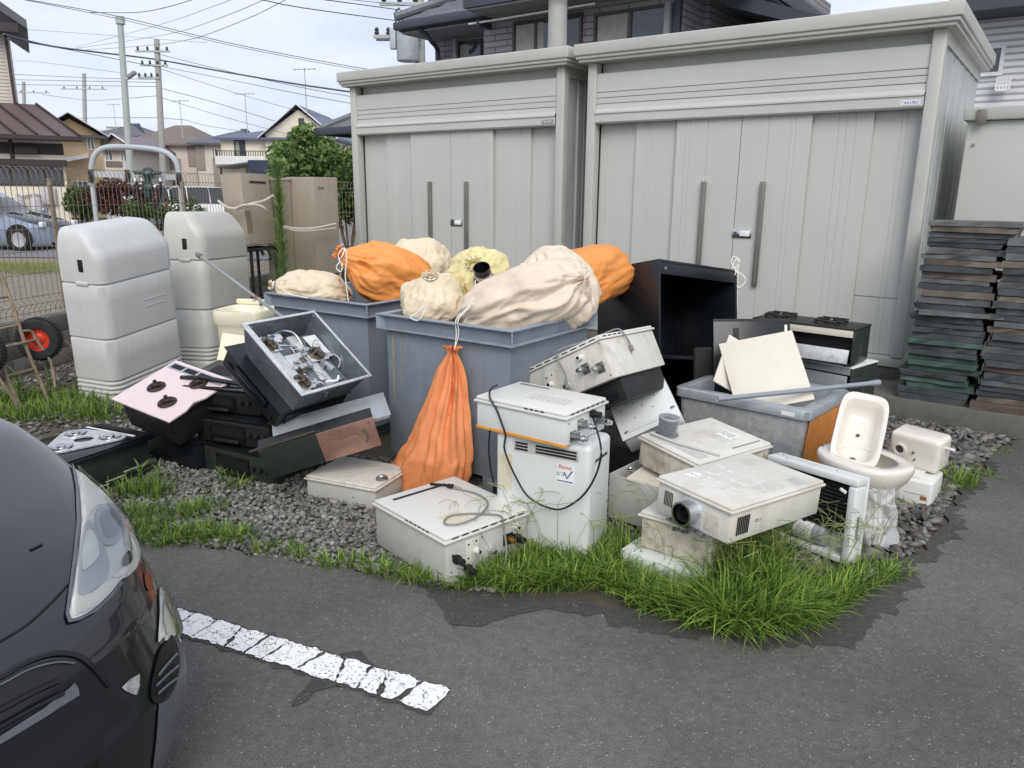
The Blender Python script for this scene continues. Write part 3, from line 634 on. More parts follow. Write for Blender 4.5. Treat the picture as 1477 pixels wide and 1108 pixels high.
g = G(); g.tube([fA.p(.358, .425, .0016), fA.p(.37, .398, .0016), fA.p(.396, .436, .0016)], .0035, 4, 0); g.build('check_mark', 'ink_blue', st); g = G(); fA.plate(g, .323, .4, .379, .384, .001, .0015); g.build('underline', 'ink_blue', st)
fAx = Face(dA, '+x'); g = G(); fAx.plate(g, .05, .205, .468, .492, -.001, .0016, .006); s2 = g.build('side_louvre', 'heater_grey', A); g = G(); fAx.plate(g, .06, .196, .475, .484, .001, .0026); g.build('louvre_slot', 'inside_dark', s2)

# B: heater lying on top of A
dB = (.49, .342, .153)
B = thing('water_heater', 'white water heater lying flat on top of the upright one, orange lower edge', 'water heater', (.136, 3.418, .576), (0, 0, -36.6))
heater_body(B, dB, 'heater_white', 'heater_top', .03, .012, .005, [('-y', 4, .55, .78), ('+x', 7, .1, .95)])
g = G().ext(-dB[0] / 2 - .002, dB[0] / 2 + .002, -dB[1] / 2 - .003, -dB[1] / 2 + .02, -.002, .010); g.build('bottom_film', 'orange_edge', B)
f = Face(dB, '+x')
for a, b, k in ((.12, .075, 'valve'), (.06, .035, 'valve'), (.215, .105, 'black'), (.27, .06, 'valve'), (.03, .1, 'hole')): fitting(B, f, a, b, k, .95)
ft = Face(dB, 'top'); smudges(B, ft, .2, .42, .1, .2, 'ink_faint', 5)
g = G(); ft.plate(g, .03, .2, .296, .312, .0002, .0018, .0008); g.build('exhaust_slot', 'bronze', B)
# black power lead of B
cb_ = [(.26, 3.27, .665), (.30, 3.16, .60), (.28, 3.12, .48), (.20, 3.14, .38), (.10, 3.19, .345), (.0, 3.25, .37), (-.07, 3.31, .45), (-.115, 3.36, .60), (-.115, 3.42, .715), (-.10, 3.50, .745)]
P_ = [onpl(u, v, (.195 - .06, 3.372 - .125, 0), (-.48, -.877, 0)) for u, v in ((866, 612), (866, 640), (864, 672), (850, 703), (830, 724), (802, 735), (765, 719), (745, 690), (728, 650), (722, 615), (717, 590), (708, 570))]
P_ = [p.lerp(EYE, .008) for p in P_[:9]] + [onpl(u, v, (.034 - .006, 3.281 - .008, 0), (-.596, -.803, 0)) for u, v in ((729, 628), (722, 606), (715, 588), (707, 575))]; P_[0] = Vector((.36, 3.36, .682)); P_ += [P_[-1] + Vector((.0, .035, .035)), P_[-1] + Vector((.03, .13, .03))]
attach(G().tube(P_, .0048, 6, 4).build('power_lead', 'cable_black'), B)['label'] = 'black power lead looping in front of the heater below'
P_ = [Vector((-.098, 3.52, .59)), Vector((-.11, 3.515, .45)), Vector((-.10, 3.51, .33)), Vector((-.085, 3.5, .27)), Vector((-.08, 3.5, .245))]
g = G(); g.tube(P_, .0048, 6, 3); g.tube([P_[-1], P_[-1] - Vector((0, 0, .03))], .011, 8, 0); attach(g.build('power_plug', 'cable_black'), B)

# C: front heater in the grass by the asphalt
dC = (.543, .469, .228)
C = thing('water_heater', 'grey-white water heater lying nearest the asphalt, grey cord on its lid', 'water heater', (-.282, 3.295, .012), (0, 0, -47.9))
b_, c_ = heater_body(C, dC, 'heater_grey', 'heater_top', .03, .012, .005, [('-y', 6, .46, .8), ('+x', 8, .06, .96)])
f = Face(dC, '+x')
for a, b, k in ((.145, .125, 'plate'), (.165, .12, 'white'), (.245, .10, 'gas'), (.35, .115, 'brass'), (.395, .165, 'white'), (.405, .105, 'black'), (.055, .115, 'black'), (.115, .05, 'black'), (.03, .06, 'hole'), (.2, .17, 'hole'), (.06, .03, 'hole')): fitting(C, f, a, b, k)
ft = Face(dC, 'top'); g = G(); ft.plate(g, .05, .07, .06, .37, .0002, .002, .0009); g.build('exhaust_slot', 'black_iron', C)
g = G(); ft.plate(g, .35, .48, .10, .22, .0002, .0008); lb = g.build('worn_label', 'gold_label', C); smudges(lb, ft, .36, .47, .11, .21, 'ink_faint', 7, .0014)
smudges(C, ft, .08, .16, .36, .40, 'ink', 3)
cm = Matrix.Translation((-.282, 3.295, .012)) @ Matrix.Rotation(R(-47.9), 4, 'Z')
zt = .236; P_ = [cm @ Vector(q) for q in ((.30, -.07, .135), (.31, -.12, .02), (.36, -.05, .004), (.335, .05, .06), (.29, .075, .20), (.275, .07, zt + .004), (.22, .05, zt), (.15, -.02, zt), (.12, -.10, zt), (.17, -.16, zt), (.22, -.11, zt + .003), (.21, .0, zt + .006), (.13, .12, zt + .004), (.0, .16, zt), (-.13, .12, zt))]
attach(G().tube(P_, .0046, 6, 4).build('power_cord', 'cable_grey'), C)
g = G(); g.box((.03, .022, .016), cm @ Vector((-.15, .115, zt + .006)), (0, 0, -20), .003); g.box((.10, .006, .012), cm @ Vector((-.2, .09, zt + .004)), (0, 0, -10)); attach(g.build('power_plug', 'rubber'), C)

# H, G, D: pile at the front right
dH = (.40, .22, .094); H_ = thing('foam_block', 'white foam block in the grass under the beige box', 'block', (.72, 3.105, .0), (0, 0, -40))
G().ext(-.2, .2, -.11, .11, 0, .094, .008, 2).build('foam', 'foam', H_); g = G()
for x in (-.1, 0, .1): g.ext(x - .006, x + .006, -.112, .112, .0885, .0955)
g.build('groove', 'foam', H_)
dG = (.335, .26, .176); Gx = thing('water_heater', 'soiled beige heater casing on the white foam block', 'water heater', (.797, 3.166, .0975), (0, 0, -36.6))
heater_body(Gx, dG, 'heater_dirty', 'heater', .026, .014, .01)
f = Face(dG, '-y'); g = G()
for k in range(4): f.pipe(g, .16 + .02 * k, .135 + .004 * (k % 2), .008, .012, .0, 8)
g.build('bracket_bolts', 'steel', Gx)
dD = (.387, .616, .158)
D_ = thing('water_heater', 'beige water heater with round flue outlet facing the asphalt, dusty white lid', 'water heater', (.993, 3.109, .296), (-2, 2, -54.1))
heater_body(D_, dD, 'heater', 'heater_dusty', .026, .012, .008)
f = Face(dD, '-y')
g = G(); f.plate(g, .13, .25, .005, .125, .0, .003, .001); fp = g.build('flue_plate', 'galv', D_)
g = G(); g.lathe([(.05, 0), (.05, .075), (.052, .078), (.052, .084), (.044, .084), (.044, .01)], 28, f.p(.19, .066, -.022), f.m, cap=False); g.build('flue_collar', 'chrome', D_)
g = G(); g.lathe([(.034, 0), (.034, .07), (.030, .072), (.030, .004)], 24, f.p(.19, .066, -.02), f.m, cap=False); f.pipe(g, .19, .066, .044, .002, .004, 24); g.build('flue_bore', 'inside_dark', D_)
g = G(); f.plate(g, .035, .10, .03, .118, .0, .003, .001); vp = g.build('vent_plate', 'heater', D_); louvre(vp, f, .042, .092, .042, .108, 6)
g = G(); f.plate(g, .268, .343, .018, .108, .0, .003, .001); vp = g.build('vent_plate', 'heater', D_); louvre(vp, f, .275, .336, .03, .098, 6, mat='heater_dirty')
fx = Face(dD, '+x'); louvre(D_, fx, .04, .12, .03, .108, 7, frame='heater'); smudges(D_, fx, .16, .2, .06, .075, 'ink', 2)
g = G(); f.plate(g, .09, .30, -.002, .002, .0, .035); fl = g.build('mounting_flange', 'steel', D_); g = G()
for k in range(5): g.cyl(.006, .0015, f.p(.105 + k * .045, .0022, .02), None, 8)
tag(g.build('flange_hole', 'inside_dark', fl), kind='stuff')
ft = Face(dD, 'top'); g = G(); ft.plate(g, .30, .37, .46, .53, .0002, .001); lb = g.build('embossed_label', 'heater_grey', D_)
g = G(); ft.plate(g, .045, .085, .12, .17, .0002, .0008); st = g.build('maker_sticker', 'label_white', D_); text_mesh('lettering', 'Rinnai', .014, 'ink_red', st, ft.mtx(.065, .145, .0012)); smudges(D_, ft, .28, .36, .25, .40, 'ink_faint', 7)

rq = random.Random(9); g = G()
for k in range(46):
    a = rq.gauss(.17, .07); b = rq.gauss(.2, .09)
    if .03 < a < .36 and .03 < b < .58: n_ = 7; ph = rq.random() * 6; rr = rq.uniform(.003, .010); g.add([ft.p(a + rr * 1.7 * rq.uniform(.5, 1.2) * math.cos(ph + i * 6.283 / n_), b + rr * rq.uniform(.5, 1.2) * math.sin(ph + i * 6.283 / n_), .0006) for i in range(n_)], [list(range(n_))])
pf = g.build('peeling_flakes', 'label_white', D_); tag(pf, kind='stuff')
# I: grey casing below E and the dark opening
dI = (.32, .42, .236)
I_ = thing('metal_casing', 'grey metal casing standing on the ground beside the upright heater, open top', 'casing', (.757, 3.70, .0), (0, 0, -40.4))
w_, d_2, h_ = dI; g = G()
g.ext(-w_ / 2, w_ / 2, -d_2 / 2, -d_2 / 2 + .006, .03, h_ + .03, .002); g.ext(-w_ / 2, -w_ / 2 + .006, -d_2 / 2 + .006, d_2 / 2, .03, h_ + .03, .002); g.ext(w_ / 2 - .006, w_ / 2, -d_2 / 2 + .006, d_2 / 2, .03, h_ + .03, .002); g.ext(-w_ / 2 + .006, w_ / 2 - .006, d_2 / 2 - .006, d_2 / 2, .03, h_ + .03, .002); g.build('wall', 'heater_grey', I_)
G().ext(-w_ / 2 + .006, w_ / 2 - .006, -d_2 / 2 + .006, d_2 / 2 - .006, .03, .05).build('bottom', 'black_iron', I_)
g = G()
for x in (-.12, 0, .12): g.ext(x - .03, x + .03, -d_2 / 2 + .02, -d_2 / 2 + .08, 0, .03)
g.build('foot', 'rubber', I_)
g = G(); g.box((.26, .30, .004), (.06, -.06, .262), (4, 6, 4)); g.build('loose_panel', 'beige_panel', I_)
g = G(); g.lathe([(.02, 0), (.02, .006), (.016, .008), (.012, .004)], 16, (-.09, -.12, .275), (10, 0, 0)); g.build('gauge', 'chrome', I_)
# E: heater with the cap
dE = (.392, .51, .158)
E_ = thing('water_heater', 'beige water heater with a wire mesh flue cap lying on its lid', 'water heater', (.969, 3.662, .296), (1, 4.9, -55.9))
heater_body(E_, dE, 'heater_dirty', 'heater_dusty', .026, .012, .008)
ft = Face(dE, 'top'); g = G(); ft.plate(g, .02, .36, .035, .10, .0002, .0022, .0008); tr = g.build('cover_recess', 'heater_grey', E_)
smudges(E_, ft, .18, .28, .30, .40, 'ink_faint', 6); g = G(); ft.plate(g, .17, .26, .36, .44, .0002, .0007); lb = g.build('label', 'label_white', E_); smudges(lb, ft, .175, .255, .37, .43, 'cable_grey', 4, .0013)
g = G(); ft.plate(g, .345, .353, .28, .48, .0002, .002); g.build('seam', 'cable_grey', E_)
em = Matrix.Translation((.969, 3.662, .296)) @ rotm((1, 4.9, -55.9)).to_4x4()
cp = thing('mesh_cowl', 'round wire mesh flue cap standing on the dusty heater lid', 'flue cap', em @ Vector((-.135, -.135, .1605)), (6, 2, 20))
G().lathe([(.058, 0), (.058, .004), (.05, .008), (.05, .0085)], 28).build('base_plate', 'steel', cp)
g = G()
for k in range(36): a = 2 * math.pi * k / 36; g.bar((.046 * math.cos(a), .046 * math.sin(a), .009), (.05 * math.cos(a), .05 * math.sin(a), .085), .0012, 4)
for k in range(10): z = .012 + .0078 * k; r_ = .046 + .004 * (k / 9); g.tube([(r_ * math.cos(a * .2618), r_ * math.sin(a * .2618), z) for a in range(24)], .0012, 4, 0, True)
g.build('wire_mesh', 'galv_flat', cp); G().lathe([(.051, .083), (.0535, .086), (.0535, .094), (.049, .096), (.044, .092), (.044, .086)], 28, cap=False).build('rim', 'galv_flat', cp)
g = G()
for k in range(-4, 5): y = k * .01; x = math.sqrt(max(0, .045 ** 2 - y * y)); g.bar((-x, y, .089), (x, y, .089), .0008, 4); g.bar((y, -x, .0895), (y, x, .0895), .0008, 4)
g.build('top_mesh', 'galv_flat', cp); G().lathe([(.04, .006), (.043, .08)], 20).build('core', 'ink', cp)
st_ = em @ Vector((-.08, -.20, .162)); tag(G().tube([em @ Vector((-.17, -.215, .17)), em @ Vector((-.02, -.19, .168)), em @ Vector((.08, -.15, .166)), em @ Vector((.19, -.11, .163))], .007, 8, 3).build('cap_strap', 'heater_grey'), 'grey strap lying across the dusty lid below the flue cap', 'strap')

# F: tilted heater leaning on the bin
dF = (.547, .50, .232)
F0 = thing('water_heater', 'tilted white water heater leaning on the bin, pipe fittings facing left', 'water heater', (.494, 4.06, .611), (-1.8, -28.3, -40.2))
heater_body(F0, dF, 'heater', 'heater_top', .028, .012, .005, [('-y', 8, .04, .96), ('+x', 4, .04, .4)])
f = Face(dF, '-y')
for a, b, k in ((.06, .085, 'black'), (.155, .105, 'plate'), (.15, .10, 'white'), (.265, .055, 'gas'), (.40, .10, 'valve'), (.49, .075, 'valve'), (.395, .165, 'white'), (.53, .19, 'hole'), (.53, .02, 'hole')): fitting(F0, f, a, b, k, 1.05)
fm = Matrix.Translation((.494, 4.06, .611)) @ rotm((-1.8, -28.3, -40.2)).to_4x4()
P_ = [fm @ f.p(*q) for q in ((.27, .06, .03), (.285, .12, .03), (.27, .20, .028), (.29, .245, .02))] + [fm @ Vector(q) for q in ((.10, -.20, .245), (.2, -.14, .243), (.285, -.09, .242), (.297, -.06, .2), (.287, -.03, .15))]
attach(G().tube(P_, .0046, 6, 4).build('power_cord', 'cable_grey'), F0)
g = G(); q = fm @ Vector((.284, -.025, .13)); g.box((.014, .022, .034), q, (0, -28, -40), .003)
for s in (-.006, .006): g.box((.002, .004, .02), q + Vector((0, s * 1.0, -.026)), (0, -28, -40))
attach(g.build('power_plug', 'cable_grey'), F0)
# dark stove body that carries the tilted heaters
BS = thing('gas_stove', 'black stove body wedged under the tilted heaters', 'stove', (.68, 4.26, 0), (0, 0, -39))
G().ext(-.25, .25, -.2, .2, .02, .27, .008).build('body', 'black_iron', BS); g = G()
for x in (-.2, .2):
    for y in (-.15, .15): g.cyl(.02, .02, (x, y, 0), None, 10)
g.build('foot', 'rubber', BS); g = G(); g.lathe([(.06, 0), (.06, .012), (.045, .016), (.045, .03), (.03, .034)], 20, (.12, -.06, .27)); g.build('burner', 'grate', BS)
G().ext(-.22, .22, -.206, -.2, .06, .2, .004).build('grill_door', 'black_gloss', BS)
SP = thing('gas_stove', 'flat black stove base directly under the tilted heater with fittings', 'stove', fm @ Vector((.03, .03, -.122)), (-1.8, -28.3, -40.2)); G().ext(-.2, .22, -.2, .2, 0, .118, .006).build('body', 'black_iron', SP); g = G(); g.ext(-.16, .18, -.206, -.2005, .02, .09, .002); g.build('grill_door', 'black_gloss', SP)
# G2: heater with its cover facing up-right
dG2 = (.328, .14, .294)
K2 = thing('water_heater', 'small white heater tipped on its back, ribbed cover facing the viewer', 'water heater', (.771, 3.890, .40), (-55.3, -27.7, -5.4))
G().ext(-dG2[0] / 2, dG2[0] / 2, -dG2[1] / 2 + .012, dG2[1] / 2, 0, dG2[2], .006).build('casing', 'heater_white', K2)
f = Face(dG2, '-y'); g = G(); f.plate(g, -.008, .325, -.008, .302, -.011, -.001, .005); cv = g.build('cover', 'heater_white', K2); g = G(); f.plate(g, .03, .29, .045, .26, -.0015, .0012, .002); cq = g.build('cover_panel', 'heater_white', cv)
g = G(); f.plate(g, .03, .285, .022, .034, -.001, .008, .004); g.build('rib', 'heater_white', cv); g = G(); f.plate(g, .03, .285, .27, .278, -.001, .005, .002); g.build('rib', 'heater_white', cv)
g = G(); [f.plate(g, a - .012, a + .012, b - .006, b + .006, -.001, .008, .003) for a, b in ((.03, .03), (.02, .275), (.30, .285), (.305, .06))]; g.build('latch', 'steel', cv)
g = G(); [f.plate(g, a - .003, a + .003, b - .005, b + .005, -.001, .0015) for a, b in ((.12, .2), (.2, .22), (.24, .19), (.1, .1), (.21, .12), (.16, .16), (.04, .18))]; g.build('chip', 'ink', cv)
# k: heater under the hood panels
dK = (.44, .34, .132)
K_ = thing('water_heater', 'beige heater lying on the gravel below the copper panel', 'water heater', (-.855, 4.005, .0), (0, 0, -22.7))
heater_body(K_, dK, 'heater_grey', 'heater', .026, .012, .006); f = Face(dK, '-y'); fitting(K_, f, .3, .05, 'hole')
P_ = [onz(u, v, .012) for u, v in ((440, 700), (428, 712), (432, 724), (460, 733), (492, 737), (520, 745), (548, 752))]; P_[0].z = .06
tag(G().tube(P_, .0045, 6, 3).build('cable', 'cable_grey'), 'grey cable lying on the gravel beside the beige heater', 'cable')
# L: fan heater unit on its side
dL = (.486, .10, .404)
L_ = thing('air_unit', 'white fan unit standing on edge with black slatted grille', 'fan unit', (1.431, 3.372, .004), (-3.6, -2.5, -56.4))
f = Face(dL, '-y'); g = G(); g.ext(-.243, .243, .03, .05, 0, .404, .006); g.ext(-.243, .243, -.05, .03, .37, .404, .008); g.ext(-.243, -.215, -.05, .03, .0, .368, .006); g.ext(.2, .243, -.05, .03, 0, .368, .012, 3); g.ext(-.213, .198, -.05, .03, .0, .03, .006); g.build('casing', 'heater_white', L_)
G().ext(-.21, .195, .0, .012, .13, .365).build('grille_backing', 'inside_dark', L_)
for k in range(12): G().box((.385, .018, .006), (-.012, -.016, .142 + k * .0185), (28, 0, 0)).build('slat', 'filter', L_)
g = G(); g.ext(-.02, -.01, -.03, -.005, .13, .365); g.ext(-.15, -.143, -.03, -.005, .13, .365); g.build('slat_rib', 'filter', L_)
g = G(); g.lathe([(.0, 0), (.045, .012), (.05, .03), (.05, .27), (.045, .285), (.0, .297)], 24, (-.19, -.0, .085), (0, 90, 0), cap=False); cy = g.build('cylinder', 'galv_flat', L_)
g = G(); g.lathe([(.0508, .0), (.0508, .1)], 24, (-.06, 0, .085), (0, 90, 0), cap=False); lb = g.build('cylinder_label', 'label_white', cy)
g = G()
for k in range(6): a = R(-150 + k * 11); g.box((.07 - .02 * random.random(), .0012, .004), (-.01, .0516 * math.cos(a) * 1 if False else -.0516 * math.sin(R(90) - R(35 - k * 11)), .085 + .0516 * math.sin(R(35 - k * 11))), (35 - k * 11, 0, 0))
g.build('print', 'ink_faint', lb); g = G(); g.box((.035, .012, .016), (.18, -.052, .34), (0, 20, 0), .005); g.build('clip', 'plastic_white', L_)
g = G(); g.ext(.2435, .2442, -.02, -.002, .12, .23); g.build('model_label', 'cable_grey', L_); g = G(); [g.cyl(.004, .0012, (x, y, .4041), None, 8) for x, y in ((-.15, -.02), (.1, .01), (-.2, .02))]; g.build('screw_hole', 'inside_dark', L_)
# ------------------------------------------------------------------ steel bins and bags
def make_bin(loc, yaw, dims, label):
    w_, d_, h_ = dims; t = thing('steel_bin', label, 'bin', loc, (0, 0, yaw), 'grey steel bins full of bags'); th = .006; i = .045
    a, b = w_ / 2 - i, d_ / 2 - i; g = G()
    g.ext(-a, a, -b, -b + th, .1, h_ - .02, .002); g.build('wall', 'bin', t); G().ext(-a, a, b - th, b, .1, h_ - .02).build('wall', 'bin', t)
    G().ext(-a, -a + th, -b + th, b - th, .1, h_ - .02).build('wall', 'bin', t); G().ext(a - th, a, -b + th, b - th, .1, h_ - .02).build('wall', 'bin', t)
    G().ext(-a + th, a - th, -b + th, b - th, .1, .12).build('bottom', 'bin', t)
    for s in (-1, 1): G().ext(s * a * .7 - .05, s * a * .7 + .05, -b, b, .0, .1, .004).build('skid', 'bin', t)
    # channel rim: top flange, web, lower flange
    for zz, th2, o in ((h_ - .008, .008, w_ / 2), (h_ - .088, .008, w_ / 2)):
        g = G(); A_, B_ = w_ / 2, d_ / 2
        g.ext(-A_, A_, -B_, -b, zz, zz + th2, .0015); g.ext(-A_, A_, b, B_, zz, zz + th2, .0015); g.ext(-A_, -a, -b, b, zz, zz + th2, .0015); g.ext(a, A_, -b, b, zz, zz + th2, .0015)
        g.build('rim_flange', 'bin_rim', t)
    g = G(); g.ext(-a - .012, a + .012, -b - .012, -b, h_ - .08, h_ - .008); g.ext(-a - .012, a + .012, b, b + .012, h_ - .08, h_ - .008); g.ext(-a - .012, -a, -b, b, h_ - .08, h_ - .008); g.ext(a, a + .012, -b, b, h_ - .08, h_ - .008); g.build('rim_web', 'bin', t)
    for sx in (-1, 1):
        for sy in (-1, 1): G().box((.06, .006, .07), (sx * (w_ / 2 - .022), sy * (d_ / 2 - .022), h_ - .045), (0, 0, 45 * sx * sy)).build('corner_gusset', 'bin_rim', t)
    return t
BR = make_bin((-.142, 4.499, 0), -35, (.974, .90, .954), 'grey steel bin on the right with the orange sack hanging on its front')
BL = make_bin((-1.096, 5.471, 0), -33.9, (1.005, .891, .942), 'grey steel bin on the left, behind the tilted open cooktop')
# rust streaks down the front of the right bin
M('rust_streak', S(138, 138, 122), .6, var=.2, vs=20)
for x, w0, z0, z1 in ((-.395, .02, .42, .86), (-.335, .012, .5, .85), (-.28, .006, .62, .85)): G().add([(x - w0 / 2, -.4065, z1), (x + w0 / 2, -.4065, z1), (x + w0 * .3, -.4065, z0), (x - w0 * .2, -.4065, z0)], [[0, 3, 2, 1]]).build('rust_stain', 'rust_streak', BR)
def bag_mesh(rx, ry, rz, seed, pleat=.09, nphi=128, nth=84, neck=.10, flare=True, wr=.06):
    V = []; F = []
    for i in range(nth):
        t_ = i / (nth - 1); th = .16 + t_ * (math.pi - .16)
        for k in range(nphi):
            ph = 2 * math.pi * k / nphi; d = Vector((math.sin(th) * math.cos(ph), math.sin(th) * math.sin(ph), math.cos(th)))
            s = (abs(d.x) ** 2.5 + abs(d.y) ** 2.5 + abs(d.z) ** 2.5) ** (-1 / 2.5)
            q = d * s; sd_ = seed * 7.3
            n1 = fnoise((d.x * 1.5 + sd_, d.y * 1.5, d.z * 1.5)); c_, s_ = math.cos(ph), math.sin(ph)
            n2 = 1 - abs(fnoise((c_ * 1.9 + sd_ + n1 * .5, s_ * 1.9, th * .9))) * 2.4; n3 = 1 - abs(fnoise((c_ * 4.1 + n1, s_ * 4.1 + sd_, th * 2.0))) * 2.6; n6 = 1 - abs(fnoise((d.x * 6.3 + sd_ + n1 * 2, d.y * 6.3, d.z * 6.3 + n1))) * 2.6; n5 = 1 - abs(fnoise((d.x * 3.1 + sd_, d.y * 3.1 + 9, d.z * 3.1))) * 2.2
            pf = math.exp(-(th - .16) * 2.1); pl_ = pleat * pf * (math.sin(13 * ph + 5 * n1 + seed) * .6 + math.sin(7 * ph + 3 * n2) * .5)
            r_ = 1 + .13 * n1 + wr * (n2 - .5) + wr * .5 * (n3 - .5) + wr * .45 * (n5 - .5) + wr * .12 * (n6 - .5) + pl_
            pull = 1 + neck * 2.2 * math.exp(-((th - .16) * 3.2) ** 2)     # draws the top into a neck
            V.append((q.x * rx * r_, q.y * ry * r_, q.z * rz * (r_ if th > .5 else 1 + .12 * n1) * pull))
    for i in range(nth - 1):
        for k in range(nphi):
            k2 = (k + 1) % nphi; F.append([i * nphi + k, (i + 1) * nphi + k, (i + 1) * nphi + k2, i * nphi + k2])
    base = list(V[:nphi]); zt = sum(v[2] for v in base) / nphi
    if flare:                                                              # gathered cloth above the tie
        o = len(V)
        for j, (rr, dz) in enumerate(((.55, .02), (.62, .05), (1.0, .085), (1.25, .10))):
            for k in range(nphi):
                b = base[k]; wv = 1 + .3 * math.sin(9 * 2 * math.pi * k / nphi + j) * (j / 3); V.append((b[0] * rr * wv, b[1] * rr * wv, b[2] + dz * rz * 1.6 + .012 * math.sin(11 * k * 2 * math.pi / nphi)))
        F += [[k, (k + 1) % nphi, o + (k + 1) % nphi, o + k] for k in range(nphi)]
        for j in range(3): F += [[o + j * nphi + k, o + j * nphi + (k + 1) % nphi, o + (j + 1) * nphi + (k + 1) % nphi, o + (j + 1) * nphi + k] for k in range(nphi)]
    F.append([(nth - 1) * nphi + k for k in range(nphi)][::-1]); F.append(list(range(nphi)))
    return V, F, zt
def bag(label, mat, px, Y, r3, rot, seed, cord=True, **kw):
    p = ony(px[0], px[1], Y); t = thing('sack', label, 'sack', p, rot, 'cloth sacks from the bins'); V, F, zt = bag_mesh(*r3, seed, **kw)
    G().add(V, F).build('cloth', mat, t, smooth=80)
    if cord:
        rr = .2 * min(r3[0], r3[1]); G().tube([(rr * math.cos(a * .785), rr * math.sin(a * .785), zt + .012) for a in range(8)], .005, 5, 2, True).build('drawstring', 'string', t)
    return t
OB = bag('glossy orange sack lying in the left bin', 'bag_orange', (566, 402), 5.35, (.21, .22, .30), (15, -62, 10), 1)
bag('cream sack lying at the left end of the left bin', 'bag_cream', (456, 420), 5.46, (.14, .2, .24), (0, -82, 5), 2)
bag('cream sack behind the orange one in the left bin', 'bag_cream', (608, 380), 5.78, (.22, .2, .16), (20, 20, 0), 3, cord=False, flare=False)
YB = bag('yellowish sack with a black flue pipe sticking out of it', 'bag_yellow', (692, 408), 4.78, (.215, .2, .2), (55, 0, -10), 4, pleat=.14, neck=.02)
SB = bag('small cream sack tied with a white string at the front of the right bin', 'bag_cream', (625, 436), 4.52, (.19, .17, .14), (28, -10, 15), 5, pleat=.13)
bag('large pale sack slumped over the front right of the right bin', 'bag_pale', (754, 436), 4.42, (.19, .29, .40), (0, -112, -24), 6, flare=False, cord=False, pleat=.04, wr=.065, neck=0.0)
bag('pale sack top folded beside the large pale one', 'bag_pale', (806, 420), 4.56, (.21, .22, .25), (10, -30, -30), 9, flare=False, cord=False, pleat=.05, neck=.03)
bag('orange sack at the back of the right bin by the black cabinet', 'bag_orange', (836, 400), 5.34, (.2, .27, .52), (0, 84, 54), 7, wr=.045, flare=False, cord=False, neck=0.0)
# loose strings
g = G(); q = [ony(u, v, 4.22) for u, v in ((613, 440), (600, 452), (592, 458), (603, 462), (612, 450), (616, 436), (606, 428))]; g.tube(q, .003, 5, 4); tag(g.build('string', 'string'), 'white string looped in front of the small cream sack', 'string')
q = [ony(u, v, 5.02) for u, v in ((494, 385), (488, 368), (497, 358), (500, 372), (498, 395), (500, 415), (502, 432), (504, 438))]; g = G(); g.tube(q, .004, 5, 3); g.tube([ony(u, v, 5.0) for u, v in ((490, 378), (485, 386), (492, 392), (494, 380))], .004, 5, 3); tag(g.build('string', 'string'), 'white string hanging from the neck of the orange sack', 'string')
q = [ony(u, v, 5.05) for u, v in ((408, 418), (416, 424), (430, 427), (444, 430))]; g = G().tube(q, .0035, 5, 3); tag(g.build('string', 'string'), 'white string lying along the left bin rim', 'string')
# flue pipe
pc = ony(690, 384, 4.48); pe = ony(699, 408, 4.52); ax = (pc - pe).normalized(); t = thing('flue_pipe', 'short black flue pipe poking out of the yellowish sack', 'pipe', pe, (0, 0, 0)); L_p = (pc - pe).length
qm = Vector((-.12, -.62, .77)).normalized().to_track_quat('Z', 'Y').to_matrix()
G().lathe([(.062, -.12), (.062, .02), (.066, .024), (.066, .034), (.056, .036)], 28, (0, 0, 0), qm, cap=False).build('outer_pipe', 'steel', t); G().lathe([(.05, -.1), (.05, .125), (.045, .125), (.045, .0)], 28, (0, 0, 0), qm, cap=False).build('inner_pipe', 'black_gloss', t); G().cyl(.046, .002, qm @ Vector((0, 0, .04)), qm, 24).build('bore', 'inside_dark', t); G().lathe([(.0505, .05), (.0505, .085)], 28, (0, 0, 0), qm, cap=False).build('steel_band', 'chrome', t)
# hanging sack on the bin's front
bm_ = Matrix.Translation((-.142, 4.499, 0)) @ Matrix.Rotation(R(-35), 4, 'Z')
fp = bm_ @ Vector((0, -.405, 0)); fn = bm_.to_3x3() @ Vector((0, -1, 0))
top = onpl(655, 512, fp + fn * .06, fn); t = thing('sack', 'faded orange sack hanging by a string on the front of the right bin', 'sack', (top.x, top.y, 0.005), (0, 0, -35), 'cloth sacks from the bins')
V = []; F = []; nph, nz_ = 96, 60; Ht = top.z
for i in range(nz_):
    s = i / (nz_ - 1); z = Ht * (1 - s)
    e = min(1, (s / .72)) ** .8; wdt = .022 + .185 * e - .03 * max(0, s - .85) / .15; dep = .02 + .115 * min(1, s / .75) ** 1.1
    cx = -.085 * s ** 1.4; cy = -.01 - (dep - .02) * .55
    for k in range(nph):
        ph = 2 * math.pi * k / nph; c, sn = math.cos(ph), math.sin(ph)
        toe = .24 * max(0, -c) ** 3 * max(0, (s - .68) / .32) ** 1.3
        n1 = fnoise((c * 1.5, sn * 1.5, z * 3)); n2 = 1 - abs(fnoise((c * 3 + n1, sn * 3, z * 6))) * 2; n4 = 1 - abs(fnoise((c * 5 + 4, sn * 5 + z * 2, z * 13 + n1 * 2))) * 2
        pl_ = (.02 * math.exp(-s * 1.2) + .006) * (math.sin(15 * ph + 3 * n1) * .7 + .6 * math.sin(9 * ph + 2 * n1 + 1)) * min(1, s * 6 + .35) + .018 * n1 * s + .016 * (n2 - .5) * s + .013 * (n4 - .5) * max(0, s - .55) / .45
        V.append((cx + c * (wdt + pl_) - toe, cy + sn * (dep + pl_), max(z + (.015 * n2 * s if s < .95 else 0), 0)))
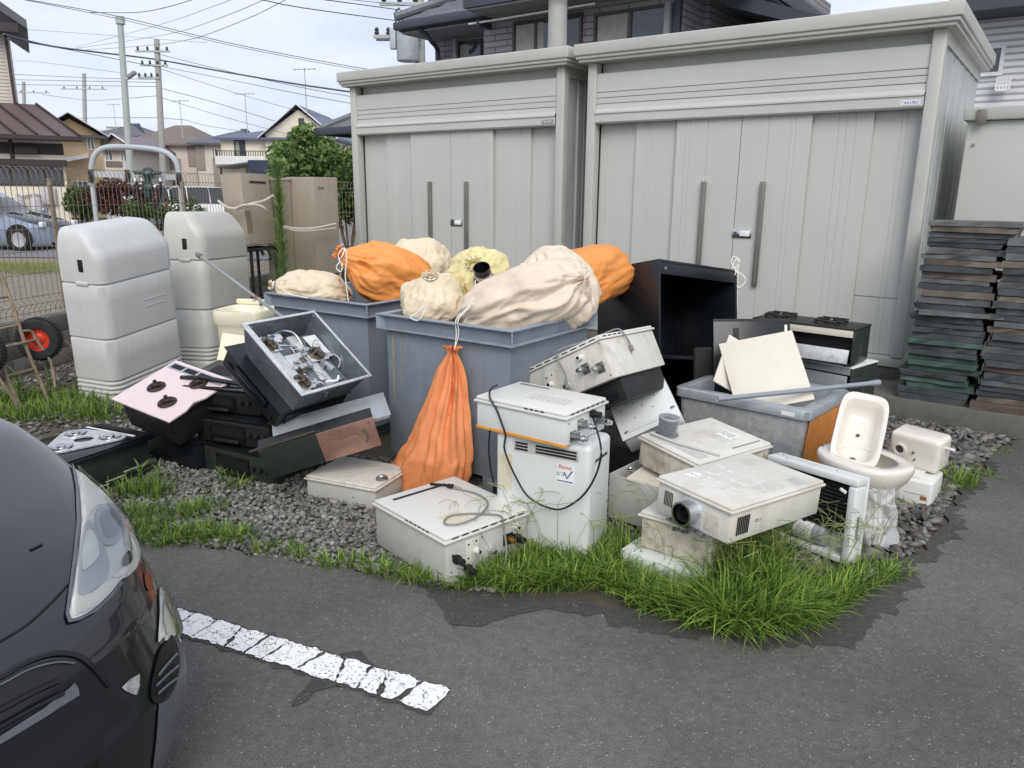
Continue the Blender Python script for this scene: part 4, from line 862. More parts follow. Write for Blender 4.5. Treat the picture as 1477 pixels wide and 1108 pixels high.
for i in range(nz_ - 1):
    for k in range(nph): k2 = (k + 1) % nph; F.append([i * nph + k, (i + 1) * nph + k, (i + 1) * nph + k2, i * nph + k2])
F.append([(nz_ - 1) * nph + k for k in range(nph)])
o = len(V)
for j, (rr, dz) in enumerate(((.9, .012), (1.5, .035), (1.9, .04))):
    for k in range(nph): b = V[k]; V.append((b[0] * rr * (1 + .2 * math.sin(8 * k * 6.283 / nph)), (b[1] + .01) * rr - .01, Ht + dz + .008 * math.sin(11 * k * 6.283 / nph)))
F += [[k, (k + 1) % nph, o + (k + 1) % nph, o + k] for k in range(nph)]
for j in range(2): F += [[o + j * nph + k, o + j * nph + (k + 1) % nph, o + (j + 1) * nph + (k + 1) % nph, o + (j + 1) * nph + k] for k in range(nph)]
G().add(V, F).build('cloth', 'bag_orange_old', t, smooth=80)
ns = thing('hanging_string', 'white string tied from the flue pipe to the hanging orange sack', 'string', (0, 0, 0))
rim = onpl(659, 468, bm_ @ Vector((0, -.452, 0)), fn) + fn * .004; tp = Vector((top.x, top.y, Ht + .02))
for dx in (0, .012):
    G().tube([pe + Vector((-.05 + dx * 6, -.06, .02)), (pe + rim) / 2 + Vector((dx, -.04, .0)), rim + Vector((dx, 0, .03)), rim + Vector((dx, -.005, -.05)), tp], .0028, 5, 3).build('strand', 'string', ns)
# black cabinet
cbt = thing('kitchen_cabinet', 'open-fronted black metal cabinet in front of the large shed', 'cabinet', (1.171, 5.50, .075), (-12.1, 8.1, 36.2))
w_, d_, h_ = .861, .611, 1.045; th = .02; g = G()
for nm, e in (('side_panel', (-w_ / 2, -w_ / 2 + th, -d_ / 2, d_ / 2, 0, h_)), ('side_panel', (w_ / 2 - th, w_ / 2, -d_ / 2, d_ / 2, 0, h_)), ('top_panel', (-w_ / 2 + th, w_ / 2 - th, -d_ / 2, d_ / 2, h_ - th, h_)), ('back_panel', (-w_ / 2 + th, w_ / 2 - th, d_ / 2 - th, d_ / 2, 0, h_ - th)), ('shelf', (-w_ / 2 + th, w_ / 2 - th, -d_ / 2, d_ / 2 - th, .36, .385)), ('bottom_panel', (-w_ / 2 + th, w_ / 2 - th, -d_ / 2, d_ / 2 - th, .0, .03)), ('front_lintel', (-w_ / 2 + th, w_ / 2 - th, -d_ / 2, -d_ / 2 + th, h_ - .10, h_ - th - .001))):
    G().ext(*e, .002).build(nm, 'black_paint', cbt)
g = G(); g.cyl(.012, .006, (-w_ / 2 + .06, -d_ / 2 - .003, h_ - .06), (90, 0, 0), 10); g.build('bolt', 'steel', cbt)
cmm = Matrix.Translation((1.171, 5.50, .075)) @ rotm((-12.1, 8.1, 36.2)).to_4x4(); q0 = cmm @ Vector((w_ / 2, -d_ / 2 - .006, h_))
g = G(); g.tube([q0 + Vector(v) for v in ((-.03, 0, -.12), (-.05, 0, -.02), (-.02, 0, .08), (.0, -.01, .05), (-.03, -.01, .0), (.03, -.01, -.03), (.06, -.02, -.08), (.01, -.02, -.13), (-.03, -.02, -.06), (.01, -.01, .06), (-.04, 0, .10), (-.05, 0, .05), (.0, -.01, -.02))], .0045, 5, 4); g.tube([q0 + Vector((.0, -.01, 0)), q0 + Vector((.01, -.012, -.2)), q0 + Vector((.015, -.012, -.5))], .004, 5, 2); tag(g.build('string', 'string'), 'tangle of white string on the corner of the black cabinet', 'string')
# ------------------------------------------------------------------ stoves on the left
def burner_ring(t, at, r, rot=None, mat='grate'):
    g = G(); g.lathe([(r, 0), (r, .006), (r * .86, .012), (r * .62, .01), (r * .6, .004)], 28, at, rot); b = g.build('burner_cap', mat, t)
    m_ = rotm(rot) if rot is not None else Matrix.Identity(3); g = G()
    for k in range(3):
        a = 2 * math.pi * k / 3 + .5; c = Vector((math.cos(a), math.sin(a), 0)); g.beam(Vector(at) + m_ @ (c * r * .2 + Vector((0, 0, .015))), Vector(at) + m_ @ (c * r * .9 + Vector((0, 0, .016))), .008, .01)
    g.lathe([(r * .3, .004), (r * .3, .022), (r * .18, .026)], 16, at, rot); g.box((.012, .02, .02), Vector(at) + m_ @ Vector((-r * .3, r * .2, .03)), rot, .002); g.build('burner_crown', mat, b)
def range_body(name, label, loc, rot, dims, body='black_iron', front=True, group='black gas stoves piled on the gravel', knobs='right', door_mat='black_gloss'):
    w_, d_, h_ = dims; t = thing(name, label, 'stove', loc, rot, group)
    G().ext(-w_ / 2, w_ / 2, -d_ / 2, d_ / 2, .006, h_ - .016, .006).build('body', body, t); G().ext(-w_ / 2 - .012, w_ / 2 + .012, -d_ / 2 - .008, d_ / 2 + .008, h_ - .015, h_, .004).build('top_plate', 'black_gloss', t)
    g = G()
    for x in (-w_ / 2 + .04, w_ / 2 - .04):
        for y in (-d_ / 2 + .04, d_ / 2 - .04): g.ext(x - .02, x + .02, y - .02, y + .02, 0, .0055)
    g.build('foot', 'rubber', t)
    f = Face(dims, '-y')
    if front:
        g = G(); f.plate(g, w_ * .2, w_ * .68, h_ * .14, h_ * .74, 0, .012, .004); dr = g.build('grill_door', door_mat, t); g = G(); f.plate(g, w_ * .28, w_ * .62, h_ * .12, h_ * .26, .012, .034, .008); g.build('handle', 'black_iron', dr); g = G(); f.plate(g, w_ * .24, w_ * .64, h_ * .36, h_ * .66, .0121, .013); g.build('window', 'inside_dark', dr)
        for a in ((.74, .84, .93) if knobs == 'right' else (.06, .14, .76, .86)):
            g = G(); f.pipe(g, w_ * a, h_ * .52, h_ * .11, .018, 0, 18, h_ * .09); k_ = g.build('knob', 'black_iron', t); g = G(); f.plate(g, w_ * a - .003, w_ * a + .003, h_ * .45, h_ * .6, .018, .022); g.build('knob_grip', 'burner', k_)
        g = G(); f.plate(g, w_ * .03, w_ * .97, h_ * .80, h_ * .84, 0, .003); g.build('trim', 'grate', t)
    return t
# P: cooktop nearest the car
dP = (.488, .62, .25); P = thing('cooktop', 'black glass cooktop with silver triangular burner plate beside the parked car', 'cooktop', (-2.448, 4.10, .0), (0, 0, -24.1))
w_, d_, h_ = dP; g = G().ext(-w_ / 2 + .03, w_ / 2 - .03, -d_ / 2 + .03, d_ / 2 - .03, 0, h_ - .03, .01); g.build('body', 'dark_green_metal', P)
G().ext(-w_ / 2, w_ / 2, -d_ / 2, d_ / 2, h_ - .029, h_ - .009, .004).build('frame', 'black_paint', P); gl = G().ext(-w_ / 2 + .008, w_ / 2 - .008, -d_ / 2 + .008, d_ / 2 - .008, h_ - .008, h_, .002).build('glass_top', 'black_gloss', P)
f = Face(dP, '+x'); g = G(); f.plate(g, .08, .5, .03, .17, -.031, -.026, .004); sp = g.build('side_emboss', 'dark_green_metal', P); g = G(); f.plate(g, .40, .52, .075, .081, -.026, -.0245); f.plate(g, .20, .30, .04, .046, -.026, -.0245); f.plate(g, .28, .40, .055, .061, -.026, -.0245); g.build('scratch', 'label_white', sp)
g = G(); g.ext(-w_ / 2 + .03, w_ / 2 - .06, .205, .222, h_ + .0005, h_ + .004, .001); g.build('trim_strip', 'label_white', P); g = G(); g.ext(-w_ / 2 + .03, w_ / 2 - .03, .24, .29, h_ + .0005, h_ + .003); v_ = g.build('vent_panel', 'inside_dark', P); g = G(); [g.ext(-.2 + k * .018, -.192 + k * .018, .243, .287, h_ + .003, h_ + .006) for k in range(22)]; g.build('vent_slat', 'black_iron', v_)
cpos = [(-.13, .08), (.10, .12), (.02, -.12)]
def tri_plate():
    hull = []
    for (x, y), a0 in zip(cpos, (100, -20, 215)):
        for k in range(9): a = R(a0 + k * 15); hull.append((x + .085 * math.cos(a), y + .085 * math.sin(a)))
    hull.sort(key=lambda q: math.atan2(q[1] - .03, q[0] + .0)); inner = [(.0 + .055 * math.cos(a * .785) , .03 + .055 * math.sin(a * .785)) for a in range(8)]; return hull, inner
hull, inner = tri_plate(); pts = [Vector(q) for q in hull + inner]; nh = len(hull); ed = [(i, (i + 1) % nh) for i in range(nh)] + [(nh + i, nh + (i + 1) % 8) for i in range(8)]
rr_ = delaunay_2d_cdt(pts, ed, [], 0, 1e-6); V = [(p.x, p.y, h_ + .012) for p in rr_[0]]; F = []
for fc in rr_[2]:
    c = sum((rr_[0][i] for i in fc), Vector((0, 0))) / len(fc)
    if (c - Vector((0, .03))).length > .05 and min((Vector(q) - c).length for q in hull) < .16 and inpoly(np.array([c.x]), np.array([c.y]), hull)[0]: F.append(list(fc))
tp_ = G().add(V, F).build('burner_plate', 'galv', P, smooth=0); md = tp_.modifiers.new('s', 'SOLIDIFY'); md.thickness = .008
for (x, y) in cpos:
    g = G(); g.lathe([(.062, .012), (.06, .018), (.045, .016), (.04, .0125), (.026, .0125), (.024, .024), (.012, .027)], 28, (x, y, h_)); g.build('burner_ring', 'chrome', tp_)
# Q: pink glass cooktop
dQ = (.517, .468, .205); Q = thing('cooktop', 'cooktop with pale pink glass top and three burners', 'cooktop', (-2.014, 4.475, .294), (19.2, 6.9, -29.8))
w_, d_, h_ = dQ; G().ext(-w_ / 2 + .03, w_ / 2 - .03, -d_ / 2 + .03, d_ / 2 - .03, 0, h_ - .03, .01).build('body', 'black_iron', Q); G().ext(-w_ / 2 + .015, w_ / 2 - .015, -d_ / 2 + .015, d_ / 2 - .015, h_ - .029, h_ - .01, .003).build('frame', 'black_paint', Q)
cut = [(-w_ / 2, -d_ / 2), (w_ / 2, -d_ / 2), (w_ / 2, -d_ / 2 + .12), (w_ / 2 - .03, -d_ / 2 + .2), (w_ / 2, -d_ / 2 + .26), (w_ / 2, d_ / 2), (-w_ / 2, d_ / 2)]
G().prism(cut, .009, Matrix.Translation((0, 0, h_ - .009))).build('glass_top', 'pink_glass', Q)
for x, y in ((-.11, -.03), (.09, -.11), (.10, .11)): burner_ring(Q, (x, y, h_ + .0005), .055, None)
g = G(); g.ext(-w_ / 2 + .02, w_ / 2 - .02, .15, .21, h_ + .0003, h_ + .003); vq = g.build('rear_vent', 'galv_flat', Q); g = G(); [g.ext(x0, x0 + .1, .16, .20, h_ + .0031, h_ + .004) for x0 in (-.22, -.1, .02)]; g.build('vent_opening', 'inside_dark', vq)
range_body('gas_stove', 'black gas stove under the pink glass cooktop', (-1.98, 4.60, 0), (0, 0, -32), (.5, .42, .19), 'black_paint', front=False)
# R: stack of three
range_body('gas_stove', 'dark gas stove at the bottom of the three-high stack on the gravel', (-1.50, 4.37, 0), (0, 0, -29), (.56, .40, .185), 'dark_green_metal')
range_body('gas_stove', 'black gas stove in the middle of the three-high stack', (-1.56, 4.44, .187), (0, 0, -22), (.54, .40, .165), 'black_iron')
range_body('gas_stove', 'black gas stove at the top of the three-high stack, round knobs', (-1.66, 4.55, .354), (0, 0, -17), (.52, .40, .15), 'black_iron', knobs='both')
g = thing('hob', 'warped black stove top lying over the three-high stack', 'stove top', (-1.72, 4.64, .507), (6, 3, -14)); G().ext(-.27, .27, -.2, .2, 0, .02, .006).build('plate', 'black_gloss', g); q = G(); q.ext(-.2, .22, -.05, .1, .02, .0215); q.build('opening', 'inside_dark', g); q = G(); q.tube([(-.26, -.19, .03), (-.1, -.2, .05), (.1, -.2, .045), (.27, -.19, .03)], .014, 8, 3); q.build('front_rail', 'black_iron', g)
cp_ = thing('plastic_tray', 'cream plastic panel behind the stove stack', 'panel', (-1.86, 5.05, .0), (-22, 6, -8)); G().ext(-.3, .3, -.012, .012, 0, .68, .006).build('panel', 'ceramic_cream', cp_)
# S: open cooktop showing its burners
dS = (.496, .549, .19); S_ = thing('cooktop', 'tilted silver cooktop box without its glass, three burners showing', 'cooktop', (-1.245, 4.296, .612), (36, -1, 55.3))
w_, d_, h_ = dS; hw, hd = w_ / 2, d_ / 2
def tray(t, hw, hd, h, tap, mat, th=.004):
    a, b = hw - tap, hd - tap; V = [(-hw, -hd, h), (hw, -hd, h), (hw, hd, h), (-hw, hd, h), (-a, -b, 0), (a, -b, 0), (a, b, 0), (-a, b, 0)]
    i = th; V += [(-hw + i, -hd + i, h), (hw - i, -hd + i, h), (hw - i, hd - i, h), (-hw + i, hd - i, h), (-a + i, -b + i, i), (a - i, -b + i, i), (a - i, b - i, i), (-a + i, b - i, i)]
    F = [[0, 4, 5, 1], [1, 5, 6, 2], [2, 6, 7, 3], [3, 7, 4, 0], [4, 7, 6, 5], [8, 9, 13, 12], [9, 10, 14, 13], [10, 11, 15, 14], [11, 8, 12, 15], [12, 13, 14, 15], [0, 1, 9, 8], [1, 2, 10, 9], [2, 3, 11, 10], [3, 0, 8, 11]]
    return G().add(V, F).build('tray', mat, t, smooth=0)
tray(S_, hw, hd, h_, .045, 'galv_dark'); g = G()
for e in ((-hw - .012, hw + .012, -hd - .014, -hd + .003, h_ - .006, h_ + .004), (-hw - .012, hw + .012, hd - .003, hd + .014, h_ - .006, h_ + .004), (-hw - .012, -hw + .022, -hd + .003, hd - .003, h_ - .006, h_ + .004), (hw - .003, hw + .012, -hd + .003, hd - .003, h_ - .006, h_ + .004)): g.ext(*e, .002)
g.build('rim', 'galv', S_)
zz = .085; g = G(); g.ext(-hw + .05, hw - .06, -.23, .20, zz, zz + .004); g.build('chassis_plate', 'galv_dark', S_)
for e in ((-.17, -.10, -.235, .235, zz + .004, zz + .03), (.02, .08, -.21, .2, zz + .004, zz + .024), (-.10, .02, -.05, .06, zz + .004, zz + .034)): G().ext(*e, .006).build('bracket', 'galv', S_)
for x, y in ((-.14, .155), (-.13, -.15), (.10, .02)):
    g = G(); g.ext(x - .065, x + .065, y - .055, y + .055, zz + .032, zz + .037, .001); bp = g.build('burner_base', 'galv', S_); burner_ring(bp, (x, y, zz + .038), .052, None, 'burner')
    g = G(); g.tube([(x + .05, y - .02, zz + .045), (x + .10, y - .05, zz + .05), (x + .12, y - .09, zz + .03), (x + .09, y - .12, zz + .01)], .006, 6, 3); g.build('gas_tube', 'chrome', bp)
G().box((.12, .17, .002), (.155, .07, zz + .035), (8, 12, 10)).build('white_sheet', 'label_white', S_); g = G(); g.tube([(-.1, .2, zz + .03), (-.02, .22, zz + .06), (.05, .19, zz + .06), (.07, .1, zz + .03)], .005, 6, 3); g.build('gas_tube', 'chrome', S_); G().box((.03, .015, .012), (-.09, .20, zz + .05)).build('connector', 'ink_blue', S_)
g = G(); g.tube([(.0, -.2, zz + .05), (.06, -.22, zz + .06), (.10, -.19, zz + .055)], .008, 6, 3); g.build('connector', 'label_white', S_)
rq = random.Random(5)
for k in range(26):
    x = rq.uniform(-.18, .16); y = rq.uniform(-.22, .2); G().box((rq.uniform(.012, .05), rq.uniform(.012, .06), rq.uniform(.008, .03)), (x, y, zz + .04), (0, 0, rq.uniform(-20, 20)), .002).build('component', rq.choice(('galv', 'steel', 'burner', 'galv_flat', 'black_iron', 'chrome')), S_)
for k in range(6):
    x = rq.uniform(-.16, .1); y = rq.uniform(-.18, .12); G().tube([(x, y, zz + .04), (x + .05, y + rq.uniform(-.05, .06), zz + .075), (x + .11, y + rq.uniform(-.08, .08), zz + .05)], .0022, 5, 3).build('lead_wire', rq.choice(('steel', 'cable_black', 'cable_grey')), S_)
G().ext(-hw + .055, -hw + .075, -.20, .2, zz + .004, zz + .03, .002).build('side_rail', 'chrome', S_)
f = Face(dS, '-x'); g = G(); [g.cyl(.006, .003, (sx * (hw - .03), sy * (hd - .03), h_ + .004), None, 8) for sx in (-1, 1) for sy in (-1, 1)]; g.build('screw', 'steel', S_)
# T: black stove wedged under S with the same tilt
sm_ = Matrix.Translation((-1.245, 4.296, .612)) @ rotm((36, -1, 55.3)).to_4x4()
T_ = thing('gas_stove', 'tilted black stove wedged under the open silver cooktop', 'stove', sm_ @ Vector((-.015, .035, -.135)), (36, -1, 55.3), 'black gas stoves piled on the gravel')
G().ext(-.25, .25, -.25, .27, 0, .125, .006).build('body', 'black_iron', T_); fT = Face((.5, .5, .125), '-x'); g = G(); fT.plate(g, .02, .46, .02, .06, 0, .02, .005); fT.plate(g, .1, .4, .075, .105, 0, .026, .005); g.build('front_rail', 'black_gloss', T_); g = G(); g.ext(-.27, .26, -.26, .28, .1255, .132, .002); g.build('top_plate', 'black_paint', T_)
G().ext(-.2, .2, -.262, -.251, .02, .09, .004).build('side_panel', 'black_paint', T_)
# hood panels in front
W_ = thing('hood_panel', 'dark green hood panel with a copper coloured patch, leaning on the stoves', 'hood panel', (-1.003, 3.90, .222), (15.3, -14.3, 13.0))
G().ext(-.3075, .3075, -.006, .006, 0, .19, .003).build('panel', 'dark_green_metal', W_); G().ext(.0, .309, -.0085, -.0062, .004, .192, .001).build('copper_patch', 'copper', W_)
g = G(); g.ext(.06, .2, -.0098, -.0086, .03, .11, .012); g.build('stain', 'copper', W_); G().ext(-.3075, .3075, .006, .10, .178, .19, .003).build('top_flange', 'black_iron', W_)
g = G(); g.tube([(.24, -.0115, .05), (.255, -.0115, .09), (.24, -.0115, .14)], .004, 6, 3); [g.cyl(.005, .003, (x, -.0086, z), (90, 0, 0), 8) for x, z in ((.02, .15), (.02, .12), (.07, .17), (.12, .17), (.17, .17), (.28, .17))]; tag(g.build('bracket', 'steel', W_), kind='stuff')
g = G(); g.tube([(-.35, .02, .185), (-.2, .0, .20), (.0, .0, .205)], .008, 6, 3); g.build('charred_edge', 'grate', W_)
U_ = thing('metal_sheet', 'thin grey metal sheet lying across the hood panel', 'metal sheet', (-.985, 4.03, .41), (14, -12.5, 15.4))
G().ext(-.33, .31, -.10, .16, 0, .006, .002).build('sheet', 'galv_flat', U_); G().ext(-.33, .30, -.104, -.1005, -.012, .005).build('lip', 'galv_flat', U_)
tag(G().tube([(-.72, 3.86, .14), (-.70, 3.84, .16), (-.68, 3.85, .155), (-.675, 3.87, .14)], .012, 8, 3).build('pipe_elbow', 'steel'), 'short steel pipe elbow on the beige heater lid', 'pipe')
# ------------------------------------------------------------------ bathtub and what stands in it
TB = thing('bathtub', 'silver foil-backed bathtub with orange end, panels standing in it', 'bathtub', (1.58, 4.66, 0), (0, 0, -41.4)); w_, d_, h_ = .86, .70, .46
hw, hd = w_ / 2, d_ / 2
def tubshell(hw, hd, z0, z1, tap, rc, n=6):
    R_ = []
    for (sx, sy, a0) in ((1, -1, -90), (1, 1, 0), (-1, 1, 90), (-1, -1, 180)):
        for k in range(n + 1): a = R(a0 + 90 * k / n); R_.append((sx * (hw - rc) + rc * math.cos(a), sy * (hd - rc) + rc * math.sin(a)))
    return R_
def ringmesh(rings):
    V = []; F = []; n = len(rings[0][0])
    for r_, z in rings: V += [(x, y, z) for x, y in r_]
    for i in range(len(rings) - 1):
        for k in range(n): k2 = (k + 1) % n; F.append([i * n + k, i * n + k2, (i + 1) * n + k2, (i + 1) * n + k])
    return V, F, n
ou = lambda i, rc=.05: tubshell(hw - i, hd - i, 0, 0, 0, rc)
V, F, n = ringmesh([(ou(.075), .01), (ou(.045), .05), (ou(.02), h_ - .062)]); F.append(list(range(n))[::-1]); G().add(V, F).build('shell', 'galv', TB, smooth=60)
V, F, n = ringmesh([(ou(.012), h_ - .062), (ou(0), h_ - .055), (ou(0), h_ - .006), (ou(.006), h_), (ou(.07), h_), (ou(.075), h_ - .006), (ou(.11), .07), (ou(.15), .05)]); F.append([7 * n + k for k in range(n)]); G().add(V, F).build('rim', 'galv_flat', TB, smooth=50)
g = G(); g.box((.006, d_ - .10, h_ - .09), (hw - .024, .0, (h_ - .06) / 2 + .012), (0, 4.4, 0), .002); pe_ = g.build('end_panel', 'orange_tub', TB); g = G(); [g.box((.006, .035, h_ - .11), (hw - .0205, y, (h_ - .06) / 2 + .012), (0, 4.4, 0), .002) for y in (-.12, .12)]; g.build('reinforcing_rib', 'orange_tub', pe_)
f = Face((w_, d_, h_), '-y'); g = G(); f.plate(g, .70, .78, h_ - .043, h_ - .018, -.002, .0008); g.build('label', 'label_white', TB); g = G(); f.plate(g, .66, .76, .16, .24, -.022, -.016); g.build('label', 'galv_flat', TB)
for x, y in ((-.3, -.2), (.3, -.2), (-.3, .2), (.3, .2)): G().cyl(.03, .012, (x, y, 0), None, 12).build('foot', 'rubber', TB)
def panel_thing(label, loc, rot, dims, mat, nm='panel', down=0.0, lip=True, cat='panel'):
    t = thing(nm, label, cat, loc, rot); w_, d_, h_ = dims; G().ext(-w_ / 2, w_ / 2, -d_ / 2, d_ / 2, -down, h_, .003).build('sheet', mat, t)
    if lip: g = G(); g.ext(-w_ / 2, w_ / 2, d_ / 2 + .0002, d_ / 2 + .02, h_ - .006, h_ - .001); g.ext(w_ / 2 - .005, w_ / 2 - .0005, d_ / 2 + .0002, d_ / 2 + .02, -down, h_ - .007); g.build('flange', mat, t)
    return t
panel_thing('large beige metal panel leaning in the bathtub', (1.592, 4.425, .405), (-40.9, -12.5, -4), (.457, .014, .49), 'beige_panel', down=.0)
panel_thing('smaller beige metal panel behind the large one in the bathtub', (1.42, 4.60, .42), (-36, 30, 2), (.40, .012, .36), 'beige_panel', down=.0)
bp_ = panel_thing('black glass panel standing upright at the back of the bathtub', (1.607, 4.95, .387), (-14, -.3, 3.4), (.524, .022, .462), 'black_paint', 'glass_panel', down=.25, lip=False)
g = G(); g.ext(-.262, .262, -.0135, -.0115, .445, .462); g.ext(-.13, -.09, -.0135, -.0115, .30, .40); g.build('edge_trim', 'black_iron', bp_); g = G(); g.ext(.222, .24, -.0135, -.0115, .36, .42); g.build('sticker', 'label_white', bp_)
t = thing('seat_back', 'rounded black padded panel beside the bathtub rim', 'panel', (1.30, 4.95, .05), (-8, 0, 12)); G().ext(-.07, .07, -.02, .02, 0, .60, .019, 4).build('pad', 'rubber', t)
a_ = onz(1035, 576, .50); b_ = onz(1268, 552, .53)
pp = thing('grey_pipe', 'long grey plastic pipe laid across the bathtub', 'pipe', a_); dv_ = b_ - a_; qd = dv_.to_track_quat('Z', 'Y').to_matrix()
G().lathe([(.015, 0), (.015, dv_.length - .06), (.019, dv_.length - .058), (.019, dv_.length), (.0155, dv_.length), (.0155, dv_.length - .03)], 16, (0, 0, 0), qd, cap=False).build('tube', 'pipe_grey', pp); G().lathe([(.0148, -.001), (.011, -.001), (.011, .04)], 16, (0, 0, 0), qd, cap=False).build('tube_end', 'plastic_white', pp)
# ------------------------------------------------------------------ stoves stacked on the right
def oven(label, loc, yaw, dims, topm, opening, grate=False):
    t = thing('gas_range', label, 'stove', loc, (0, 0, yaw), 'stoves stacked behind the bathtub'); w_, d_, h_ = dims; th = .012
    for nm, e in (('side_panel', (-w_ / 2, -w_ / 2 + th, -d_ / 2, d_ / 2, .012, h_ - .012)), ('side_panel', (w_ / 2 - th, w_ / 2, -d_ / 2, d_ / 2, .012, h_ - .012)), ('back_panel', (-w_ / 2 + th, w_ / 2 - th, d_ / 2 - th, d_ / 2, .012, h_ - .012)), ('bottom_panel', (-w_ / 2 + th, w_ / 2 - th, -d_ / 2, d_ / 2 - th, .012, .024))): G().ext(*e, .002).build(nm, 'dark_green_metal' if nm == 'side_panel' else 'black_iron', t)
    G().ext(-w_ / 2 - .005, w_ / 2 + .005, -d_ / 2 - .005, d_ / 2 + .005, h_ - .0115, h_, .003).build('top_plate', topm, t)
    G().ext(-w_ / 2 + th, w_ / 2 - th, -d_ / 2, -d_ / 2 + .01, h_ - .06, h_ - .0125, .002).build('fascia', 'beige_panel' if grate else 'galv_flat', t)
    if opening: G().box((w_ - .06, .008, h_ * .36), (0, -d_ / 2 + .01, h_ * .26), (-14, 0, 0), .002).build('drop_panel', 'galv', t); G().ext(-w_ / 2 + .02, w_ / 2 - .02, -d_ / 2 + .06, -d_ / 2 + .065, .03, h_ - .06).build('cavity', 'inside_dark', t)
    else: G().ext(-w_ / 2 + .03, w_ / 2 - .03, -d_ / 2 - .003, -d_ / 2 + .01, .03, h_ - .07, .004).build('door', 'galv_flat', t)
    g = G()
    for x in (-w_ / 2 + .05, w_ / 2 - .05):
        for y in (-d_ / 2 + .05, d_ / 2 - .05): g.cyl(.018, .0115, (x, y, 0), None, 10)
    g.build('foot', 'rubber', t)
    f = Face(dims, '+x'); g = G(); [f.pipe(g, .03 + .02 * (k % 6), h_ * .72 + .018 * (k // 6), .005, .001, 0, 6) for k in range(18)]; [f.pipe(g, a, b, .006, .0015, 0, 8) for a, b in ((d_ * .7, h_ * .75), (d_ * .3, h_ * .3), (d_ * .8, h_ * .2))]; g.build('vent_hole', 'inside_dark', t)
    g = G(); f.plate(g, d_ * .45, d_ * .5, h_ * .25, h_ * .55, 0, .006); g.build('hinge', 'chrome', t)
    if grate:
        for x in (-.22, .14):
            g = G(); g.tube([(x + .1 * math.cos(a * .5236), .0 + .1 * math.sin(a * .5236), h_ + .022) for a in range(12)], .007, 6, 0, True)
            for k in range(4): a = math.pi / 4 + k * math.pi / 2; g.beam((x + .03 * math.cos(a), .03 * math.sin(a), h_ + .028), (x + .12 * math.cos(a), .12 * math.sin(a), h_ + .02), .01, .02)
            for k in range(4): a = math.pi / 4 + k * math.pi / 2; g.ext(x + .11 * math.cos(a) - .006, x + .11 * math.cos(a) + .006, .11 * math.sin(a) - .006, .11 * math.sin(a) + .006, h_, h_ + .02)
            g.build('pan_support', 'black_iron', t)
        g = G(); g.lathe([(.045, 0), (.045, .012), (.03, .018)], 20, (-.22, 0, h_)); g.lathe([(.045, 0), (.045, .012), (.03, .018)], 20, (.14, 0, h_)); g.build('burner', 'grate', t)
    return t
oven('grey oven at the bottom of the stack behind the bathtub', (2.27, 5.30, 0), -50, (.56, .36, .26), 'galv_flat', False)
oven('grey oven in the middle of the stack behind the bathtub', (2.235, 5.33, .261), -50, (.58, .36, .262), 'label_white', False)
oven('gas range with black pan supports on top of the stack behind the bathtub', (2.10, 5.315, .524), -42, (.71, .311, .262), 'black_iron', True, True)
# ------------------------------------------------------------------ toilet, sink, cistern
def sellip(rx, ry, n, cx=0, cy=0, e=2.0, front=0.0):
    O = []
    for k in range(n):
        a = 2 * math.pi * k / n; c, s = math.cos(a), math.sin(a); O.append((cx + rx * math.copysign(abs(c) ** (2 / e), c), cy + ry * math.copysign(abs(s) ** (2 / e), s)))
    return O
TO = thing('toilet_bowl', 'white ceramic toilet bowl standing on the rubble with a basin in it', 'toilet', (1.745, 3.60, .0), (0, 0, 25)); n = 40
prof = [(.12, .12, .0, 0), (.125, .15, .02, 0), (.105, .13, .06, 0), (.10, .13, .16, .0), (.12, .16, .24, -.01), (.165, .21, .31, -.02), (.185, .225, .345, -.02), (.19, .23, .37, -.02), (.188, .228, .385, -.02), (.18, .22, .392, -.02), (.125, .165, .392, -.02), (.118, .158, .385, -.02), (.135, .175, .36, -.02), (.12, .15, .28, -.02), (.07, .09, .2, -.02), (.03, .04, .18, -.02)]
V, F, n = ringmesh([(sellip(a, b, n, 0, c, 2.3), z) for a, b, z, c in prof]); F.append([(len(prof) - 1) * n + k for k in range(n)]); F.append(list(range(n))[::-1]); G().add(V, F).build('bowl', 'ceramic', TO, smooth=60)
g = G(); [g.cyl(.007, .003, (x, .185, .392), None, 10) for x in (-.07, .07)]; g.build('seat_bolt_hole', 'ink', TO)
SK = thing('wash_basin', 'small white ceramic wash basin stuck upright in the toilet bowl', 'wash basin', (1.70, 3.60, .335), (-50, 6.4, -25.7)); n = 40
prof = [(.10, .15, -.02), (.135, .20, -.05), (.15, .215, -.10), (.158, .225, -.125), (.16, .228, -.135), (.157, .225, -.142), (.132, .195, -.142), (.125, .185, -.135), (.112, .17, -.09), (.10, .155, -.055), (.06, .1, -.045), (.018, .018, -.042)]
V, F, n = ringmesh([(sellip(a * .74, b, n, 0, 0, 5), z) for a, b, z in prof]); F.append(list(range(n))[::-1]); F.append([(len(prof) - 1) * n + k for k in range(n)])
mB = Matrix.Translation((0, .05, .20)) @ Matrix(((1, 0, 0, 0), (0, 0, 1, 0.05), (0, 1, 0, 0), (0, 0, 0, 1)))
V2 = [mB @ Vector(v) for v in V]; G().add(V2, [f[::-1] for f in F]).build('basin', 'ceramic', SK, smooth=60); g = G(); g.cyl(.018, .004, mB @ Vector((0, -.14, -.05)), (90, 0, 0), 14); g.build('drain', 'ink', SK); g = G(); g.cyl(.009, .004, mB @ Vector((.0, .02, -.047)), (90, 0, 0), 10); g.build('overflow_hole', 'ink', SK)
TK = thing('cistern', 'white ceramic toilet cistern lying behind the bowl on a plastic box', 'cistern', (2.31, 4.10, .167), (6, 2, -50)); G().ext(-.135, .135, -.085, .085, 0, .195, .026, 4).build('tank', 'ceramic', TK)
